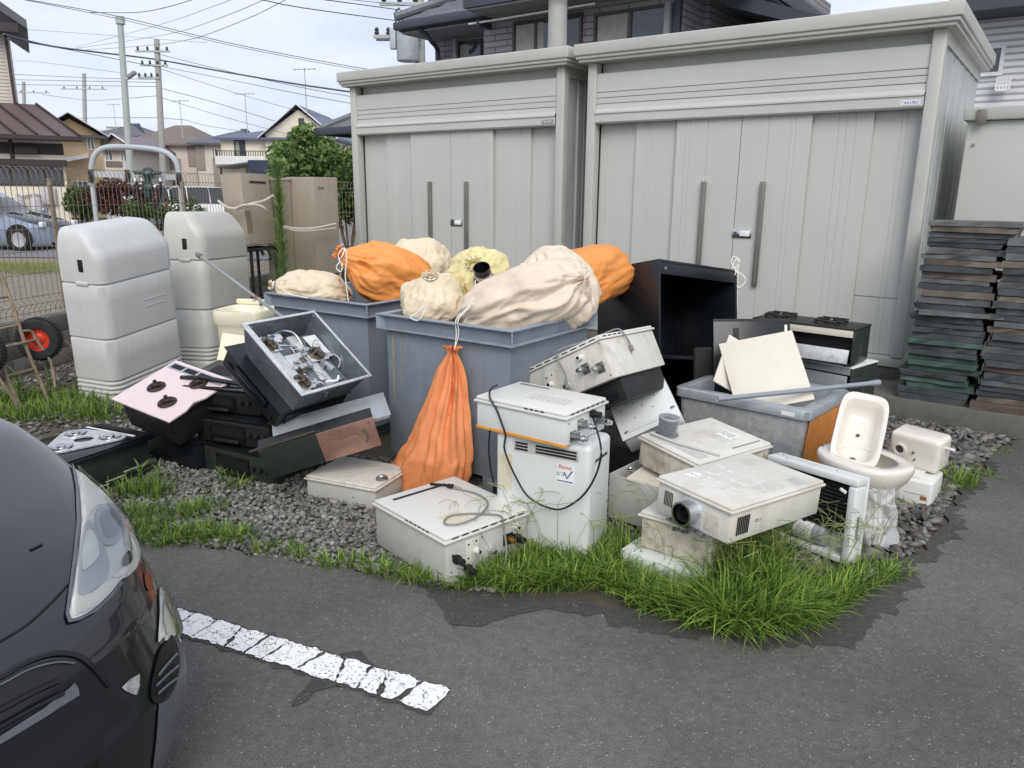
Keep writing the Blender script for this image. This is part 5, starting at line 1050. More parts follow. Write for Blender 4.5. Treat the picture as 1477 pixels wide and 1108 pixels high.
f = Face((.27, .17, .195), '-y'); g = G(); g.lathe([(.034, 0), (.034, .012), (.024, .012), (.024, .001)], 24, f.p(.065, .10, 0), f.m, cap=False); fo = g.build('flush_outlet', 'ceramic', TK); g = G(); f.pipe(g, .065, .10, .024, .002, .0, 20); g.build('outlet_bore', 'ink', fo); g = G(); f.pipe(g, .14, .10, .007, .01, 0, 8); f.pipe(g, .15, .06, .006, .01, 0, 8); g.build('bolt', 'steel', TK); g = G(); g.cyl(.008, .05, (.132, .0, .14), (0, 90, 0), 10); g.build('lever', 'plastic_white', TK)
PB = thing('plastic_box', 'white moulded plastic box on the rubble behind the toilet', 'box', (2.24, 3.995, .0), (0, 0, -40)); G().ext(-.12, .12, -.12, .14, 0, .15, .012, 3).build('box', 'plastic_white', PB); g = G(); g.ext(-.10, -.03, -.1225, -.119, .03, .10, .002); g.ext(-.01, .09, -.1225, -.119, .075, .08); g.build('moulded_recess', 'heater_grey', PB); G().ext(.07, .1, -.123, -.12, .05, .07).build('rust_mark', 'rust', PB); G().ext(-.09, .05, -.08, .1, .15, .165, .004).build('raised_lid', 'plastic_white', PB)
def film_mat():
    m = bpy.data.materials.new('film'); m.use_nodes = True; t = m.node_tree; n = t.nodes; l = t.links; b = n['Principled BSDF']; b.inputs['Base Color'].default_value = S(224, 227, 228); b.inputs['Roughness'].default_value = .25
    tr = n.new('ShaderNodeBsdfTransparent'); x = n.new('ShaderNodeMixShader'); x.inputs[0].default_value = .5; l.new(tr.outputs[0], x.inputs[1]); l.new(b.outputs[0], x.inputs[2]); l.new(x.outputs[0], n['Material Output'].inputs[0]); MATS['film'] = m
pbm = thing('plastic_wrap', 'clear plastic film hanging from the toilet bowl to the ground', 'plastic film', (1.745, 3.40, 0), (0, 0, -15)); V = []; F = []
nx, nz2 = 26, 30
for j in range(nz2):
    s = j / (nz2 - 1); z = .30 * (1 - s)
    for i in range(nx): x = (i / (nx - 1) - .5); V.append((x * (.16 + .09 * s) + .015 * fnoise((x * 5, s * 4, 1)), .05 * x * x * 4 - .03 - .03 * s + .03 * fnoise((x * 6, s * 6, 3)) + .012 * fnoise((x * 17, s * 15, 5)), max(.004, z + .012 * fnoise((x * 8, s * 8, 7)))))
for j in range(nz2 - 1):
    for i in range(nx - 1): a = j * nx + i; F.append([a, a + 1, a + nx + 1, a + nx])
film_mat(); G().add(V, F).build('film', 'film', pbm, smooth=60)
# ------------------------------------------------------------------ gas cylinder covers, fence, cart
def make_cover(label, loc, rot, dims, mat):
    w_, d_, h_ = dims; t = thing('tank_cover', label, 'tank cover', loc, rot, 'plastic gas tank covers by the fence')
    def rect(hw, y0, y1, rc, n=5):
        O = []
        for cx, cy, a0 in ((hw - rc, y0 + rc, -90), (hw - rc * .3, y1, 0), (-hw + rc * .3, y1, 90), (-hw + rc, y0 + rc, 180)):
            if cy == y1: O.append((math.copysign(hw, cx), y1)); continue
            for k in range(n + 1): a = R(a0 + 90 * k / n); O.append((cx + rc * math.cos(a), cy + rc * math.sin(a)))
        return O
    zs = []; gro = [.70, .385, .135, .108, .081, .054]
    Z = sorted(set([0, .004, .02, .25, .5, .6, .77] + [g_ + k for g_ in gro for k in (-.013, -.008, -.004, .0, .004, .006)]))
    rings = []
    for z in Z:
        ins = 0.0
        for g_ in gro:
            k = z - g_
            if -.0085 <= k <= .0045: ins = .014 if -.0045 <= k <= .001 else (.004 if k < 0 else .006)
        rings.append((rect(w_ / 2 - ins - .01 * z, -d_ / 2 + ins, d_ / 2, .09), z * h_))
    for s, iy, ix in ((.83, .0, .0), (.86, .008, .002), (.885, .028, .006), (.91, .052, .011), (.935, .076, .018), (.958, .10, .026), (.975, .12, .036), (.988, .138, .05), (.996, .155, .068), (1.0, .175, .09)):
        rings.append((rect(w_ / 2 - .01 - ix, -d_ / 2 + iy, d_ / 2 - ix * .2, .085), s * h_))
    V, F, n = ringmesh(rings); F.append([(len(rings) - 1) * n + k for k in range(n)])
    G().add(V, F).build('shell', mat, t, smooth=38)
    f = Face(dims, '-y'); g = G()
    for b in (.555 * h_, .515 * h_): f.plate(g, w_ * .50, w_ * .80, b, b + .004, .0, .0035)
    g.build('raised_mark', mat, t); f = Face(dims, '-x'); g = G(); f.plate(g, d_ * .47, d_ * .60, .765 * h_, .835 * h_, -.02, -.0035, .02); g.build('hand_slot', 'inside_dark', t)
    G().ext(-w_ / 2 - .004, -w_ / 2 + .03, -.06, .05, .69 * h_, .712 * h_, .008).build('latch', mat, t)
    return t
make_cover('pale grey plastic tank cover leaning at the left, by the hand cart', (-3.19, 6.28, .02), (3, -4.8, 74.3), (.84, .37, 1.37), 'cover_plastic')
make_cover('pale grey plastic tank cover standing behind the leaning one', (-2.893, 7.35, .01), (-.5, 1.2, 78), (.82, .38, 1.43), 'cover_plastic_b')
# corner washbasin and the pole
WB = thing('wash_basin', 'cream corner washbasin standing between the tank cover and the left bin', 'wash basin', (-2.08, 5.93, .0), (0, 0, -12)); n = 28
fan = lambda k: [( .21 * k * math.cos(a) , .19 * k * math.sin(a)) for a in [2 * math.pi * i / n for i in range(n)]]
prof = [(.80, .0), (.82, .10), (.86, .42), (.9, .60), (.95, .63), (1.0, .65), (1.0, .735), (.98, .745), (.86, .745), (.80, .735), (.70, .67), (.35, .64), (.1, .635)]
V, F, n = ringmesh([(sellip(.215 * k, .2 * k, n, 0, 0, 5), z) for k, z in prof]); F.append([(len(prof) - 1) * n + k for k in range(n)]); F.append(list(range(n))[::-1]); G().add(V, F).build('basin', 'ceramic_cream', WB, smooth=45)
G().ext(-.2, .2, .17, .21, .746, .79, .012).build('backsplash', 'ceramic_cream', WB); g = G(); g.tube([(.05, .12, .746), (.05, .12, .80), (.05, .06, .82), (.05, .02, .80)], .012, 8, 3); g.build('tap', 'chrome', WB)
a_ = ony(289, 370, 5.75); b_ = ony(384, 440, 5.25); pz = thing('metal_pole', 'thin grey metal pole leaning against the tank cover', 'pole', b_); G().bar((0, 0, 0), a_ - b_, .012, 10).build('tube', 'pole_grey', pz)
dn = (b_ - a_).normalized(); G().bar(dn * -.002, dn * 1.05, .012, 10).build('tube', 'pole_grey', pz); G().lathe([(.02, 0), (.02, .04), (.012, .045)], 10, a_ - b_, (a_ - b_).to_track_quat('Z', 'Y').to_matrix()).build('end_joint', 'steel', pz); G().lathe([(.014, 0), (.014, .03)], 10, (a_ - b_) * .12, (a_ - b_).to_track_quat('Z', 'Y').to_matrix()).build('rust_joint', 'rust', pz)
# block wall and mesh fence
FY = 77.7; FO = Vector((-4.43 + .214 * (3.5 - 7.0) * 1.0, 3.5, 0)); FD = Vector((math.cos(R(FY)), math.sin(R(FY)), 0))
bw = thing('block_wall', 'low grey concrete block wall under the mesh fence', 'wall', FO, (0, 0, FY)); V, F = _bevbox(.392, .12, .155, .006, 2); blk = G().add(V, F); me0 = None
for c in range(3):
    for k in range(27):
        x = .2 + k * .4 + (.2 if c % 2 else 0)
        if me0 is None: o = blk.build('block', 'block', bw); me0 = o.data
        else: o = bpy.data.objects.new('block', me0); col.objects.link(o); o.parent = bw
        o.location = (x, random.uniform(-.002, .002), .08 + c * .16)
G().ext(0, 10.9, -.05, .05, 0, .475).build('mortar', 'concrete', bw)
def mesh_fence(label, O, yaw, L, z0, z1, pitch, post=2.0, back=False):
    t = thing('mesh_fence', label, 'fence', O, (0, 0, yaw)); n = int(L / post)
    for k in range(n + 1): G().ext(k * post - .017, k * post + .017, .03, .065, z0, z1 - .1, .006).build('post', 'cart_tube', t)
    for k in range(n):
        g = G(); x0 = k * post + .02; x1 = (k + 1) * post - .02; H = z1 - z0
        prof = [(0, 0), (0, .06), (-.05, .11), (0, .16), (0, H - .17), (-.06, H - .11), (-.045, H - .03), (0, H)]
        x = x0
        while x < x1:
            for (y0, a), (y1, b) in zip(prof[:-1], prof[1:]): g.beam((x, y0, z0 + a), (x, y1, z0 + b), .0042, .0042, (1, 0, 0))
            x += pitch
        for y, h in ((0, .03), (-.05, .11), (0, .17), (0, .38), (0, .58), (0, .78), (0, .98), (0, H - .17), (-.06, H - .11), (0, H - .005)):
            if h < H: g.beam((x0, y - .004, z0 + h), (x1, y - .004, z0 + h), .005, .005)
        g.build('wire_panel', 'wire', t, smooth=0)
    return t
mesh_fence('rusty wire mesh fence along the left boundary above the block wall', FO, FY, 10.0, .50, 1.83, .062)
FE = FO + FD * 10.05
mesh_fence('wire mesh fence behind the tan boiler units', FE, -14, 6.0, .3, 1.78, .062)
wr = thing('white_railing', 'low white steel railing beyond the mesh fence', 'railing', (-5.2, 19.0, .3), (0, 0, 3)); g = G(); g.ext(0, 3.2, -.02, .02, .58, .64); g.ext(0, 3.2, -.02, .02, .02, .07); g.build('rail', 'white_paint', wr)
for k in range(26): G().ext(.05 + k * .125, .075 + k * .125, -.012, .012, .07, .58).build('bar', 'white_paint', wr)
for k in range(2): G().ext(.3 + 2.5 * k, .36 + 2.5 * k, -.03, .03, -.3, .02).build('post', 'white_paint', wr)
# hand cart
ct = thing('hand_cart', 'upturned hand cart with red-hubbed wheels leaning by the block wall', 'hand cart', (-3.80, 5.66, 0), (0, 0, FY))
for x in (-.27, .25):
    wy = -.02; wt = bpy.data.objects.new('wheel', None)
    g = G(); prof_ = [(.09, -.035), (.12, -.042), (.15, -.04), (.165, -.022), (.168, 0), (.165, .022), (.15, .04), (.12, .042), (.09, .035)]
    g.lathe(prof_, 32, (x, wy, .49), (0, 90, 20), cap=False); ty = g.build('wheel', 'tyre', ct); g = G()
    for k in range(40): a = 2 * math.pi * k / 40; mm = Matrix.Translation((x, wy, .49)) @ rotm((0, 90, 20)).to_4x4(); g.box((.010, .006, .06), mm @ Vector((.167 * math.cos(a), .167 * math.sin(a), 0)), (rotm((0, 90, 20)) @ rotm((0, 0, math.degrees(a)))))
    g.build('tread', 'tyre', ty)
    g = G(); g.lathe([(.0, -.02), (.03, -.022), (.05, -.006), (.085, -.012), (.1, -.034), (.104, -.036), (.104, .036), (.1, .034), (.085, .012), (.05, .006), (.03, .022), (.0, .02)], 32, (x, wy, .49), (0, 90, 20), cap=False); rm = g.build('rim', 'red_rim', ty); g = G(); g.lathe([(.022, -.03), (.022, .03)], 12, (x, wy, .49), (0, 90, 20)); g.build('hub', 'rust', ty)
g = G(); g.bar((-.36, -.02, .49), (.36, -.02, .49), .011, 10); g.build('axle', 'cart_tube', ct)
for x in (-.13, .13): g = G(); g.tube([(x, -.14, .04), (x, -.06, .28), (x, .0, .49), (x, .05, .75), (x, .12, 1.0)], .014, 8, 3); g.build('frame_tube', 'cart_tube', ct)
[G().bar((-.13, y, z), (.13, y, z), .011, 8).build('cross_bar', 'cart_tube', ct) for y, z in ((-.06, .28), (.08, .84), (.03, .62))]
for x in (-.13, .13): g = G(); g.tube([(x * 1.7, -.02, .49), (x * 1.9, -.1, .32), (x * 1.5, -.16, .12), (x * 1.4, -.18, .02)], .011, 8, 3); g.tube([(x * 1.7, -.02, .49), (x * 1.6, .0, .56), (x, .02, .57)], .011, 8, 3); g.build('stand', 'cart_tube', ct)
# tan boiler units
tl = thing('boiler_unit', 'tan boiler box on a black stand, tied with rope', 'boiler', (-2.838, 8.453, 1.056), (-5.4, 1.4, 69.3)); w_, d_, h_ = .46, .265, .741
G().ext(-w_ / 2, w_ / 2, -d_ / 2, d_ / 2, 0, h_, .008).build('casing', 'tan', tl); f = Face((w_, d_, h_), '-y'); g = G(); f.plate(g, .12, .40, h_ - .10, h_ - .07, -.002, .004, .01); sl = g.build('vent_slot', 'bronze', tl); g = G(); f.plate(g, .135, .39, h_ - .093, h_ - .077, .003, .0052); g.build('slot_opening', 'inside_dark', sl); g = G(); f.plate(g, .0, .09, .12, .36, .0, .001); g.build('label', 'tan_dark', tl)
G().ext(-w_ / 2 + .0, w_ / 2 - .0, -d_ / 2, d_ / 2, h_ + .0005, h_ + .004).build('top_edge', 'heater', tl)
tm_ = Matrix.Translation((-2.838, 8.453, 1.056)) @ rotm((-5.4, 1.4, 69.3)).to_4x4()
sd_ = thing('stand', 'black steel stand under the tan boiler box', 'stand', (-2.838, 8.453, 0), (0, 0, 69.3)); G().ext(-.24, .24, -.14, .14, 1.0, 1.035, .004).build('shelf', 'black_iron', sd_)
for x in (-.2, .2):
    for y in (-.12, .12): G().bar((x * 1.1, y * 1.1, 0), (x, y, 1.0), .018, 8).build('leg', 'black_iron', sd_)
g = G(); g.tube([(.1, -.1, 1.0), (.12, -.12, .94), (.1, -.13, .9)], .014, 8, 2); g.tube([(.0, -.1, 1.0), (.0, -.12, .95)], .016, 8, 0); g.build('pipe_stub', 'black_iron', sd_)
tt = thing('boiler_unit', 'tall tan boiler cabinet with an open lower compartment', 'boiler', (-2.22, 8.66, .0), (0, 0, 53.8)); w_, d_, h_ = .33, .46, 1.78
G().ext(-w_ / 2, w_ / 2, -d_ / 2, d_ / 2, .74, h_, .008).build('casing', 'tan', tt); G().ext(-w_ / 2, -w_ / 2 + .06, -d_ / 2, d_ / 2, 0, .739, .004).build('lower_side', 'tan', tt); G().ext(w_ / 2 - .03, w_ / 2, -d_ / 2, d_ / 2, 0, .739, .004).build('lower_side', 'tan', tt); G().ext(-w_ / 2 + .06, w_ / 2 - .03, .0, .02, 0, .739).build('compartment_back', 'bin', tt)
g = G(); g.tube([(.0, -.05, .73), (.02, -.06, .5), (-.03, -.1, .35), (.06, -.1, .28), (.1, -.08, .33)], .008, 6, 3); g.tube([(-.05, -.05, .3), (.0, -.12, .4), (.05, -.1, .25)], .01, 6, 3); g.build('wiring', 'cable_grey', tt); G().ext(-.02, .04, -.004, -.001, .5, .57).build('notice', 'label_white', tt)
f = Face((w_, d_, h_), '-y'); g = G(); f.plate(g, .05, .14, h_ - .13, h_ - .1, 0, .0012); g.build('name_plate', 'tan_dark', tt)
t2 = thing('boiler_unit', 'darker tan cabinet between the two boiler boxes', 'boiler', (-2.52, 8.85, .0), (0, 0, 60)); G().ext(-.2, .2, -.2, .2, .02, 1.74, .01).build('casing', 'tan_dark', t2); G().ext(-.21, .21, -.21, .21, 1.741, 1.77, .006).build('lid', 'tan', t2); g = G(); [g.ext(x, x + .05, y, y + .05, 0, .02) for x in (-.18, .13) for y in (-.18, .13)]; g.build('foot', 'rubber', t2)
rp = thing('rope', 'pale rope tied round the tan boiler boxes', 'rope', (0, 0, 0)); q = lambda *a: [ony(u, v, Y) for u, v, Y in a]
G().tube(q((315, 290, 8.25), (330, 300, 8.1), (348, 300, 8.12), (362, 294, 8.12), (380, 290, 8.2), (394, 282, 8.35)), .014, 6, 3).build('strand', 'rope', rp); G().tube(q((340, 301, 8.1), (352, 296, 8.1), (372, 296, 8.12), (382, 301, 8.14), (386, 308, 8.2)), .012, 6, 3).build('strand', 'rope', rp); G().tube(q((404, 326, 8.25), (430, 330, 8.2), (455, 329, 8.22), (484, 323, 8.45)), .013, 6, 3).build('strand', 'rope', rp); G().tube(q((404, 327, 8.25), (430, 333, 8.2), (455, 332.5, 8.22), (484, 329, 8.45)), .011, 6, 3).build('strand', 'rope', rp)
# steel arch and gas regulator beyond the fence
ar = thing('pipe_arch', 'grey steel arch frame standing beyond the fence', 'arch', (0, 0, 0)); Y_ = 11.5; M('arch_grey', S(178, 184, 190), .5, var=.06)
pts = [ony(u, v, Y_) for u, v in ((140, 330), (137, 300), (133, 265), (132, 240), (138, 222), (152, 213), (175, 212), (200, 213), (225, 216), (243, 222), (254, 234), (258, 250), (261, 275), (263, 300), (264, 330))]; pts[0].z = .02; pts[-1].z = .02
G().tube(pts, .038, 10, 3).build('arch_tube', 'arch_grey', ar); a_ = ony(136, 251, Y_); b_ = ony(258, 256, Y_); G().beam(a_, b_, .03, .075).build('cross_rail', 'arch_grey', ar)
for u, v in ((131, 254), (184, 254), (258, 258)): p = ony(u, v, Y_ - .05); G().box((.06, .05, .18), p, None, .01).build('clamp', 'black_iron', ar)
M('regulator_green', S(28, 56, 60), .4, var=.12, dirt=.2); rg = thing('gas_regulator', 'dark green gas regulator with black hoses on the steel arch', 'regulator', ony(212, 262, Y_ - .1)); p0 = ony(212, 262, Y_ - .1)
lo = lambda u, v, dy=0: ony(u, v, Y_ - .1 + dy) - p0
G().lathe([(.0, -.06), (.05, -.05), (.085, -.01), (.085, .01), (.05, .05), (.0, .06)], 20, lo(213, 249), (60, 0, 10), cap=False).build('body', 'regulator_green', rg); G().lathe([(.0, -.06), (.05, -.05), (.08, -.01), (.08, .01), (.05, .05), (.0, .06)], 20, lo(214, 270), (75, 0, 10), cap=False).build('body', 'regulator_green', rg)
G().bar(lo(194, 249), lo(232, 250), .028, 10).build('manifold', 'regulator_green', rg); G().bar(lo(213, 252), lo(214, 285), .05, 10).build('stem', 'regulator_green', rg); g = G(); g.cyl(.02, .02, lo(224, 269, -.1), (90, 0, 0), 10); g.build('dial', 'label_white', rg)
for a in (((197, 262), (200, 285), (206, 300)), ((206, 262), (213, 280), (228, 300)), ((232, 262), (230, 285), (224, 300)), ((212, 288), (204, 296), (202, 304))): g = G(); g.tube([lo(u, v) for u, v in a], .02, 8, 3); g.build('hose', 'rubber', rg)
for u in (195, 204, 231): g = G(); p = lo(u, 259); g.cyl(.02, .05, p - Vector((0, 0, .03)), None, 10); g.build('hose_clip', 'label_white', rg)
# ------------------------------------------------------------------ houses behind
M('cream_wall', S(226, 220, 205), .8, var=.04, vs=.8); M('beige_wall', S(208, 184, 146), .85, var=.05, vs=.8); M('brown_trim', S(58, 50, 50), .6); M('brown_roof', S(98, 84, 82), .5, var=.06, vs=2)
M('grey_roof', S(92, 94, 100), .6, var=.1, vs=3, bump=.2, bs=12); M('taupe_roof', S(118, 106, 100), .65, var=.1, vs=3, bump=.2, bs=12); M('purple_roof', S(128, 118, 126), .6, var=.08, vs=3); M('blue_roof', S(98, 106, 128), .55, var=.12, vs=4, bump=.2, bs=14)
M('taupe_wall', S(150, 140, 134), .85, var=.1, vs=1.5); M('pale_wall', S(206, 198, 190), .85, var=.05, vs=1); M('white_trim', S(232, 232, 232), .6); M('house_glass', S(60, 68, 74), .08, var=.1, vs=2, spec=.8); M('curtain', S(150, 152, 146), .8, var=.12, vs=9)
M('dark_eave', S(60, 66, 76), .55, var=.08, vs=3); M('soffit', S(136, 138, 140), .8); M('tile_roof', S(104, 108, 114), .55, var=.2, vs=12, bump=.5, bs=16)
M('sash', S(70, 66, 64), .5, metal=.3); M('transformer', S(176, 182, 188), .5); M('pole_conc', S(168, 168, 164), .85, var=.08, vs=3, dirt=.2, dc=S(120, 120, 116)); M('pole_steel', S(172, 178, 174), .5, var=.06); M('wire_black', S(84, 90, 100), .6); M('insul', S(60, 64, 72), .4)
M('dark_blue_box', S(48, 56, 76), .6)
def brick_mat(name, c1, c2, cm, sx, sz, mort=.02):
    m = bpy.data.materials.new(name); m.use_nodes = True; t = m.node_tree; n = t.nodes; l = t.links; b = n['Principled BSDF']; b.inputs['Roughness'].default_value = .8
    tcn = n.new('ShaderNodeTexCoord'); sp = n.new('ShaderNodeSeparateXYZ'); cbn = n.new('ShaderNodeCombineXYZ'); l.new(tcn.outputs['Object'], sp.inputs[0]); a = n.new('ShaderNodeMath'); a.operation = 'ADD'; l.new(sp.outputs[0], a.inputs[0]); l.new(sp.outputs[1], a.inputs[1])
    l.new(a.outputs[0], cbn.inputs[0]); l.new(sp.outputs[2], cbn.inputs[1]); br = n.new('ShaderNodeTexBrick'); br.inputs['Scale'].default_value = 1; br.inputs['Brick Width'].default_value = sx; br.inputs['Row Height'].default_value = sz; br.inputs['Mortar Size'].default_value = mort * sz * 4
    br.inputs['Color1'].default_value = c1; br.inputs['Color2'].default_value = c2; br.inputs['Mortar'].default_value = cm; l.new(cbn.outputs[0], br.inputs[0]); l.new(br.outputs[0], b.inputs['Base Color'])
    bp = n.new('ShaderNodeBump'); bp.inputs['Strength'].default_value = .5; bp.inputs['Distance'].default_value = .01; bp.invert = True; l.new(br.outputs['Fac'], bp.inputs['Height']); l.new(bp.outputs[0], b.inputs['Normal']); MATS[name] = m
brick_mat('grey_brick', S(150, 145, 148), S(138, 133, 138), S(98, 96, 102), .60, .115, .03); brick_mat('stripe_siding', S(236, 237, 236), S(230, 231, 231), S(176, 177, 180), 2.4, .085, .05)
def win(par, f, a0, a1, b0, b1, fr='sash', curtain=True, mull=1):
    g = G(); f.plate(g, a0, a1, b0, b1, -.01, .02); w_ = g.build('window', 'house_glass', par); e = .05; g = G(); f.plate(g, a0 - e, a1 + e, b0 - e, b0, 0, .05); f.plate(g, a0 - e, a1 + e, b1, b1 + e, 0, .05); f.plate(g, a0 - e, a0, b0, b1, 0, .05); f.plate(g, a1, a1 + e, b0, b1, 0, .05)
    for k in range(mull): x = a0 + (a1 - a0) * (k + 1) / (mull + 1); f.plate(g, x - .03, x + .03, b0, b1, .015, .045)
    g.build('frame', fr, w_)
    if curtain: g = G(); f.plate(g, a0 + .02, a0 + (a1 - a0) * .45, b0 + .02, b1 - .02, .0205, .0215); g.build('curtain', 'curtain', w_)
    return w_
def gable(t, w_, d_, z, rh, ov, mat, axis='y', th=.14, hip=0.0, trim='white_trim'):
    hw, hd = w_ / 2 + ov, d_ / 2 + ov; 
    if axis == 'y': V = [(-hw, -hd, z), (hw, -hd, z), (hw, hd, z), (-hw, hd, z), (0, -hd + hip, z + rh), (0, hd - hip, z + rh)]; F = [[0, 4, 5, 3], [1, 2, 5, 4], [0, 1, 4], [2, 3, 5], [0, 3, 2, 1]]
    else: V = [(-hw, -hd, z), (hw, -hd, z), (hw, hd, z), (-hw, hd, z), (-hw + hip, 0, z + rh), (hw - hip, 0, z + rh)]; F = [[0, 1, 5, 4], [2, 3, 4, 5], [1, 2, 5], [3, 0, 4], [0, 3, 2, 1]]
    V += [(x, y, zz - th) for x, y, zz in V[:4]]; F = (F[:4] if hip else F[:2]) + [[0, 6, 7, 1], [1, 7, 8, 2], [2, 8, 9, 3], [3, 9, 6, 0], [6, 9, 8, 7]]
    r_ = G().add(V, F).build('roof', mat, t, smooth=0)
    if not hip and trim:
        g = G()
        if axis == 'y':
            for s in (-1, 1):
                for q in (-hw, hw): G().beam((q, s * (hd + .02), z - .05), (0, s * (hd + .02), z + rh), .05, .2, (0, 1, 0)).build('barge_board', trim, r_)
    return r_
def xat(u, Y): return ony(u, 268, Y).x
def zat(v, Y, u=250): return ony(u, v, Y).z
# left house (turned so that its left end comes nearer)
def facade(u, Y, yaw):
    c = Vector((xat(u, Y), Y, 0)); n_ = Vector((math.sin(R(yaw)), -math.cos(R(yaw)), 0)); ax = Vector((math.cos(R(yaw)), math.sin(R(yaw)), 0))
    def at(u_, v_, off=0.0): p = onpl(u_, v_, c - n_ * off, n_); return (p - c).dot(ax), p.z
    return c, at
c, at = facade(97, 33., 31); LH = thing('house', 'cream house with brown metal roof at the left edge, beyond the fence', 'house', c, (0, 0, 31)); W_l = 12.; z1 = at(92, 199)[1]
G().ext(-W_l, 0, 0, 6, 0, z1).build('wall', 'cream_wall', LH); f = Face((W_l, 7, z1), '-y'); f.o = Vector((-W_l, 0, 0))
G().ext(-W_l, .03, -.04, 0, at(60, 223)[1], at(60, 207)[1]).build('dark_band', 'brown_trim', LH)
wz0, wz1 = at(60, 266)[1], at(60, 243)[1]; win(LH, f, W_l + at(-8, 260)[0], W_l + at(90, 260)[0], wz0, wz1, 'brown_trim', False, 3); G().ext(-W_l, at(97, 236)[0], -.4, 0, wz1 + .1, wz1 + .34).build('canopy', 'brown_trim', LH)
e0 = at(117, 193, -.8)[0]; e1, zr = at(54, 151, 2.6); ez = at(100, 197, -.8)[1]
lr = G().add([(-W_l, -.8, ez), (e0, -.8, ez), (e1, 2.6, zr), (-W_l, 2.6, zr), (-W_l, -.8, ez - .2), (e0, -.8, ez - .2), (e1, 2.6, zr - .3), (-W_l, 2.6, zr - .3)], [[0, 1, 2, 3], [0, 4, 5, 1], [1, 5, 6, 2], [2, 6, 7, 3], [3, 7, 4, 0], [4, 7, 6, 5]]).build('lower_roof', 'brown_roof', LH, smooth=0)
for k in range(9): x = e0 - .05 - k * .75; G().beam((x, -.82, ez + .04), (x - (e0 - e1), 2.6, zr + .04), .07, .07).build('seam', 'brown_trim', lr)
G().ext(-W_l, e0 + .1, -.95, -.8, ez - .16, ez).build('gutter', 'brown_trim', lr)
x2, _ = at(18, 100, 2.7); z2 = at(10, 44, 2.7)[1]; G().ext(-W_l, x2, 2.7, 8, z1 - .3, z2 + .3).build('upper_wall', 'pale_wall', LH); G().beam((x2 - .08, 2.6, zr - .2), (x2 - .08, 2.6, z2), .12, .12).build('downpipe', 'brown_trim', LH)
for k in range(26): G().ext(-W_l, x2 - .2, 2.685, 2.70, zr + .1 + k * .14, zr + .115 + k * .14).build('siding_groove', 'taupe_wall', LH)
xe, ze = at(38, 29, 2.0); xh, zh = at(0, 2, 2.0); sl = (zh - ze) / (xe - xh); G().add([(xe - 6, 2, ze + 6 * sl), (xe, 2, ze), (xe, 9, ze), (xe - 6, 9, ze + 6 * sl), (xe - 6, 2, ze + 6 * sl - .55), (xe, 2, ze - .35), (xe, 9, ze - .35), (xe - 6, 9, ze + 6 * sl - .55)], [[0, 1, 2, 3], [0, 4, 5, 1], [1, 5, 6, 2], [3, 7, 4, 0], [4, 7, 6, 5], [2, 6, 7, 3]]).build('upper_roof', 'grey_roof', LH, smooth=0)
xk, zk = at(26, 40, 2.0); G().ext(xk - 4, xk, 1.9, 2.65, zk - .2, zk + .15).build('eave_canopy', 'brown_trim', LH); dx = at(14, 200)[0]; G().bar((dx, -.15, at(14, 192)[1]), (dx, -.1, at(14, 240)[1]), .07, 8).build('downpipe', 'brown_trim', LH); G().ext(dx + .1, dx + .9, -.3, -.02, at(20, 221)[1], at(20, 212)[1]).build('vent_hood', 'brown_trim', LH)
M('gas_bottle', S(190, 186, 190), .5, var=.05)
for u, u1, lab in ((16, 36, 'left'), (39, 61, 'right')):
    a0, zt_ = at(u, 284, -.5); a1 = at(u1, 284, -.5)[0]; r_ = (a1 - a0) / 2; pc_ = c + Vector((math.cos(R(31)), math.sin(R(31)), 0)) * ((a0 + a1) / 2) + Vector((math.sin(R(31)), -math.cos(R(31)), 0)) * .5
    q = thing('gas_bottle', lab + ' grey gas bottle of the pair against the cream house', 'gas bottle', pc_, (0, 0, 31), 'gas bottles against the cream house'); G().lathe([(r_ * .95, 0), (r_, .05), (r_, zt_ - .35), (r_ * .8, zt_ - .1), (r_ * .3, zt_), (r_ * .3, zt_ + .12), (.01, zt_ + .12)], 18).build('bottle', 'gas_bottle', q); g = G(); [g.box((.28, .01, .05), (0, -r_ - .004, zt_ * .6 - k * .1)) for k in range(2)]; g.build('stencil', 'ink_faint', q)
g = G(); g.tube([(at(u, v, -.1)[0], -.1, at(u, v, -.1)[1]) for u, v in ((24, 281), (30, 283), (48, 280), (58, 282), (66, 290), (68, 300))], .04, 6, 3); a0, z0_ = at(70, 283, -.1); g.box((.5, .15, .7), (a0, -.1, z0_), None, .03); g.build('gas_pipework', 'gas_bottle', LH)
# beige house
c, at = facade(152, 44., 28); BH = thing('house', 'beige house with white barge boards behind the brown-roofed one', 'house', c, (0, 0, 28)); zE = at(152, 194)[1]; xa_, zA = at(98, 163); hw = -xa_
G().ext(-2 * hw, 0, 0, 8, 0, zE).build('wall', 'beige_wall', BH); G().add([(-2 * hw, 0, zE), (0, 0, zE), (-hw, 0, zA - .3), (-2 * hw, .2, zE), (0, .2, zE), (-hw, .2, zA - .3)], [[0, 1, 2], [3, 5, 4], [0, 2, 5, 3], [1, 4, 5, 2]]).build('gable_wall', 'beige_wall', BH)
o = gable(BH, 2 * hw, 8, zE - .1, zA - zE + .1, .45, 'grey_roof'); o.location = (-hw, 4, 0); f = Face((2 * hw, 9, zE), '-y'); f.o = Vector((0, 0, 0)); win(BH, f, at(127, 208)[0], at(135, 208)[0], at(131, 215)[1], at(131, 200)[1], 'white_trim', True, 1); win(BH, f, at(105, 265)[0], at(126, 265)[0], at(115, 274)[1], at(115, 262)[1], 'white_trim', True, 2)
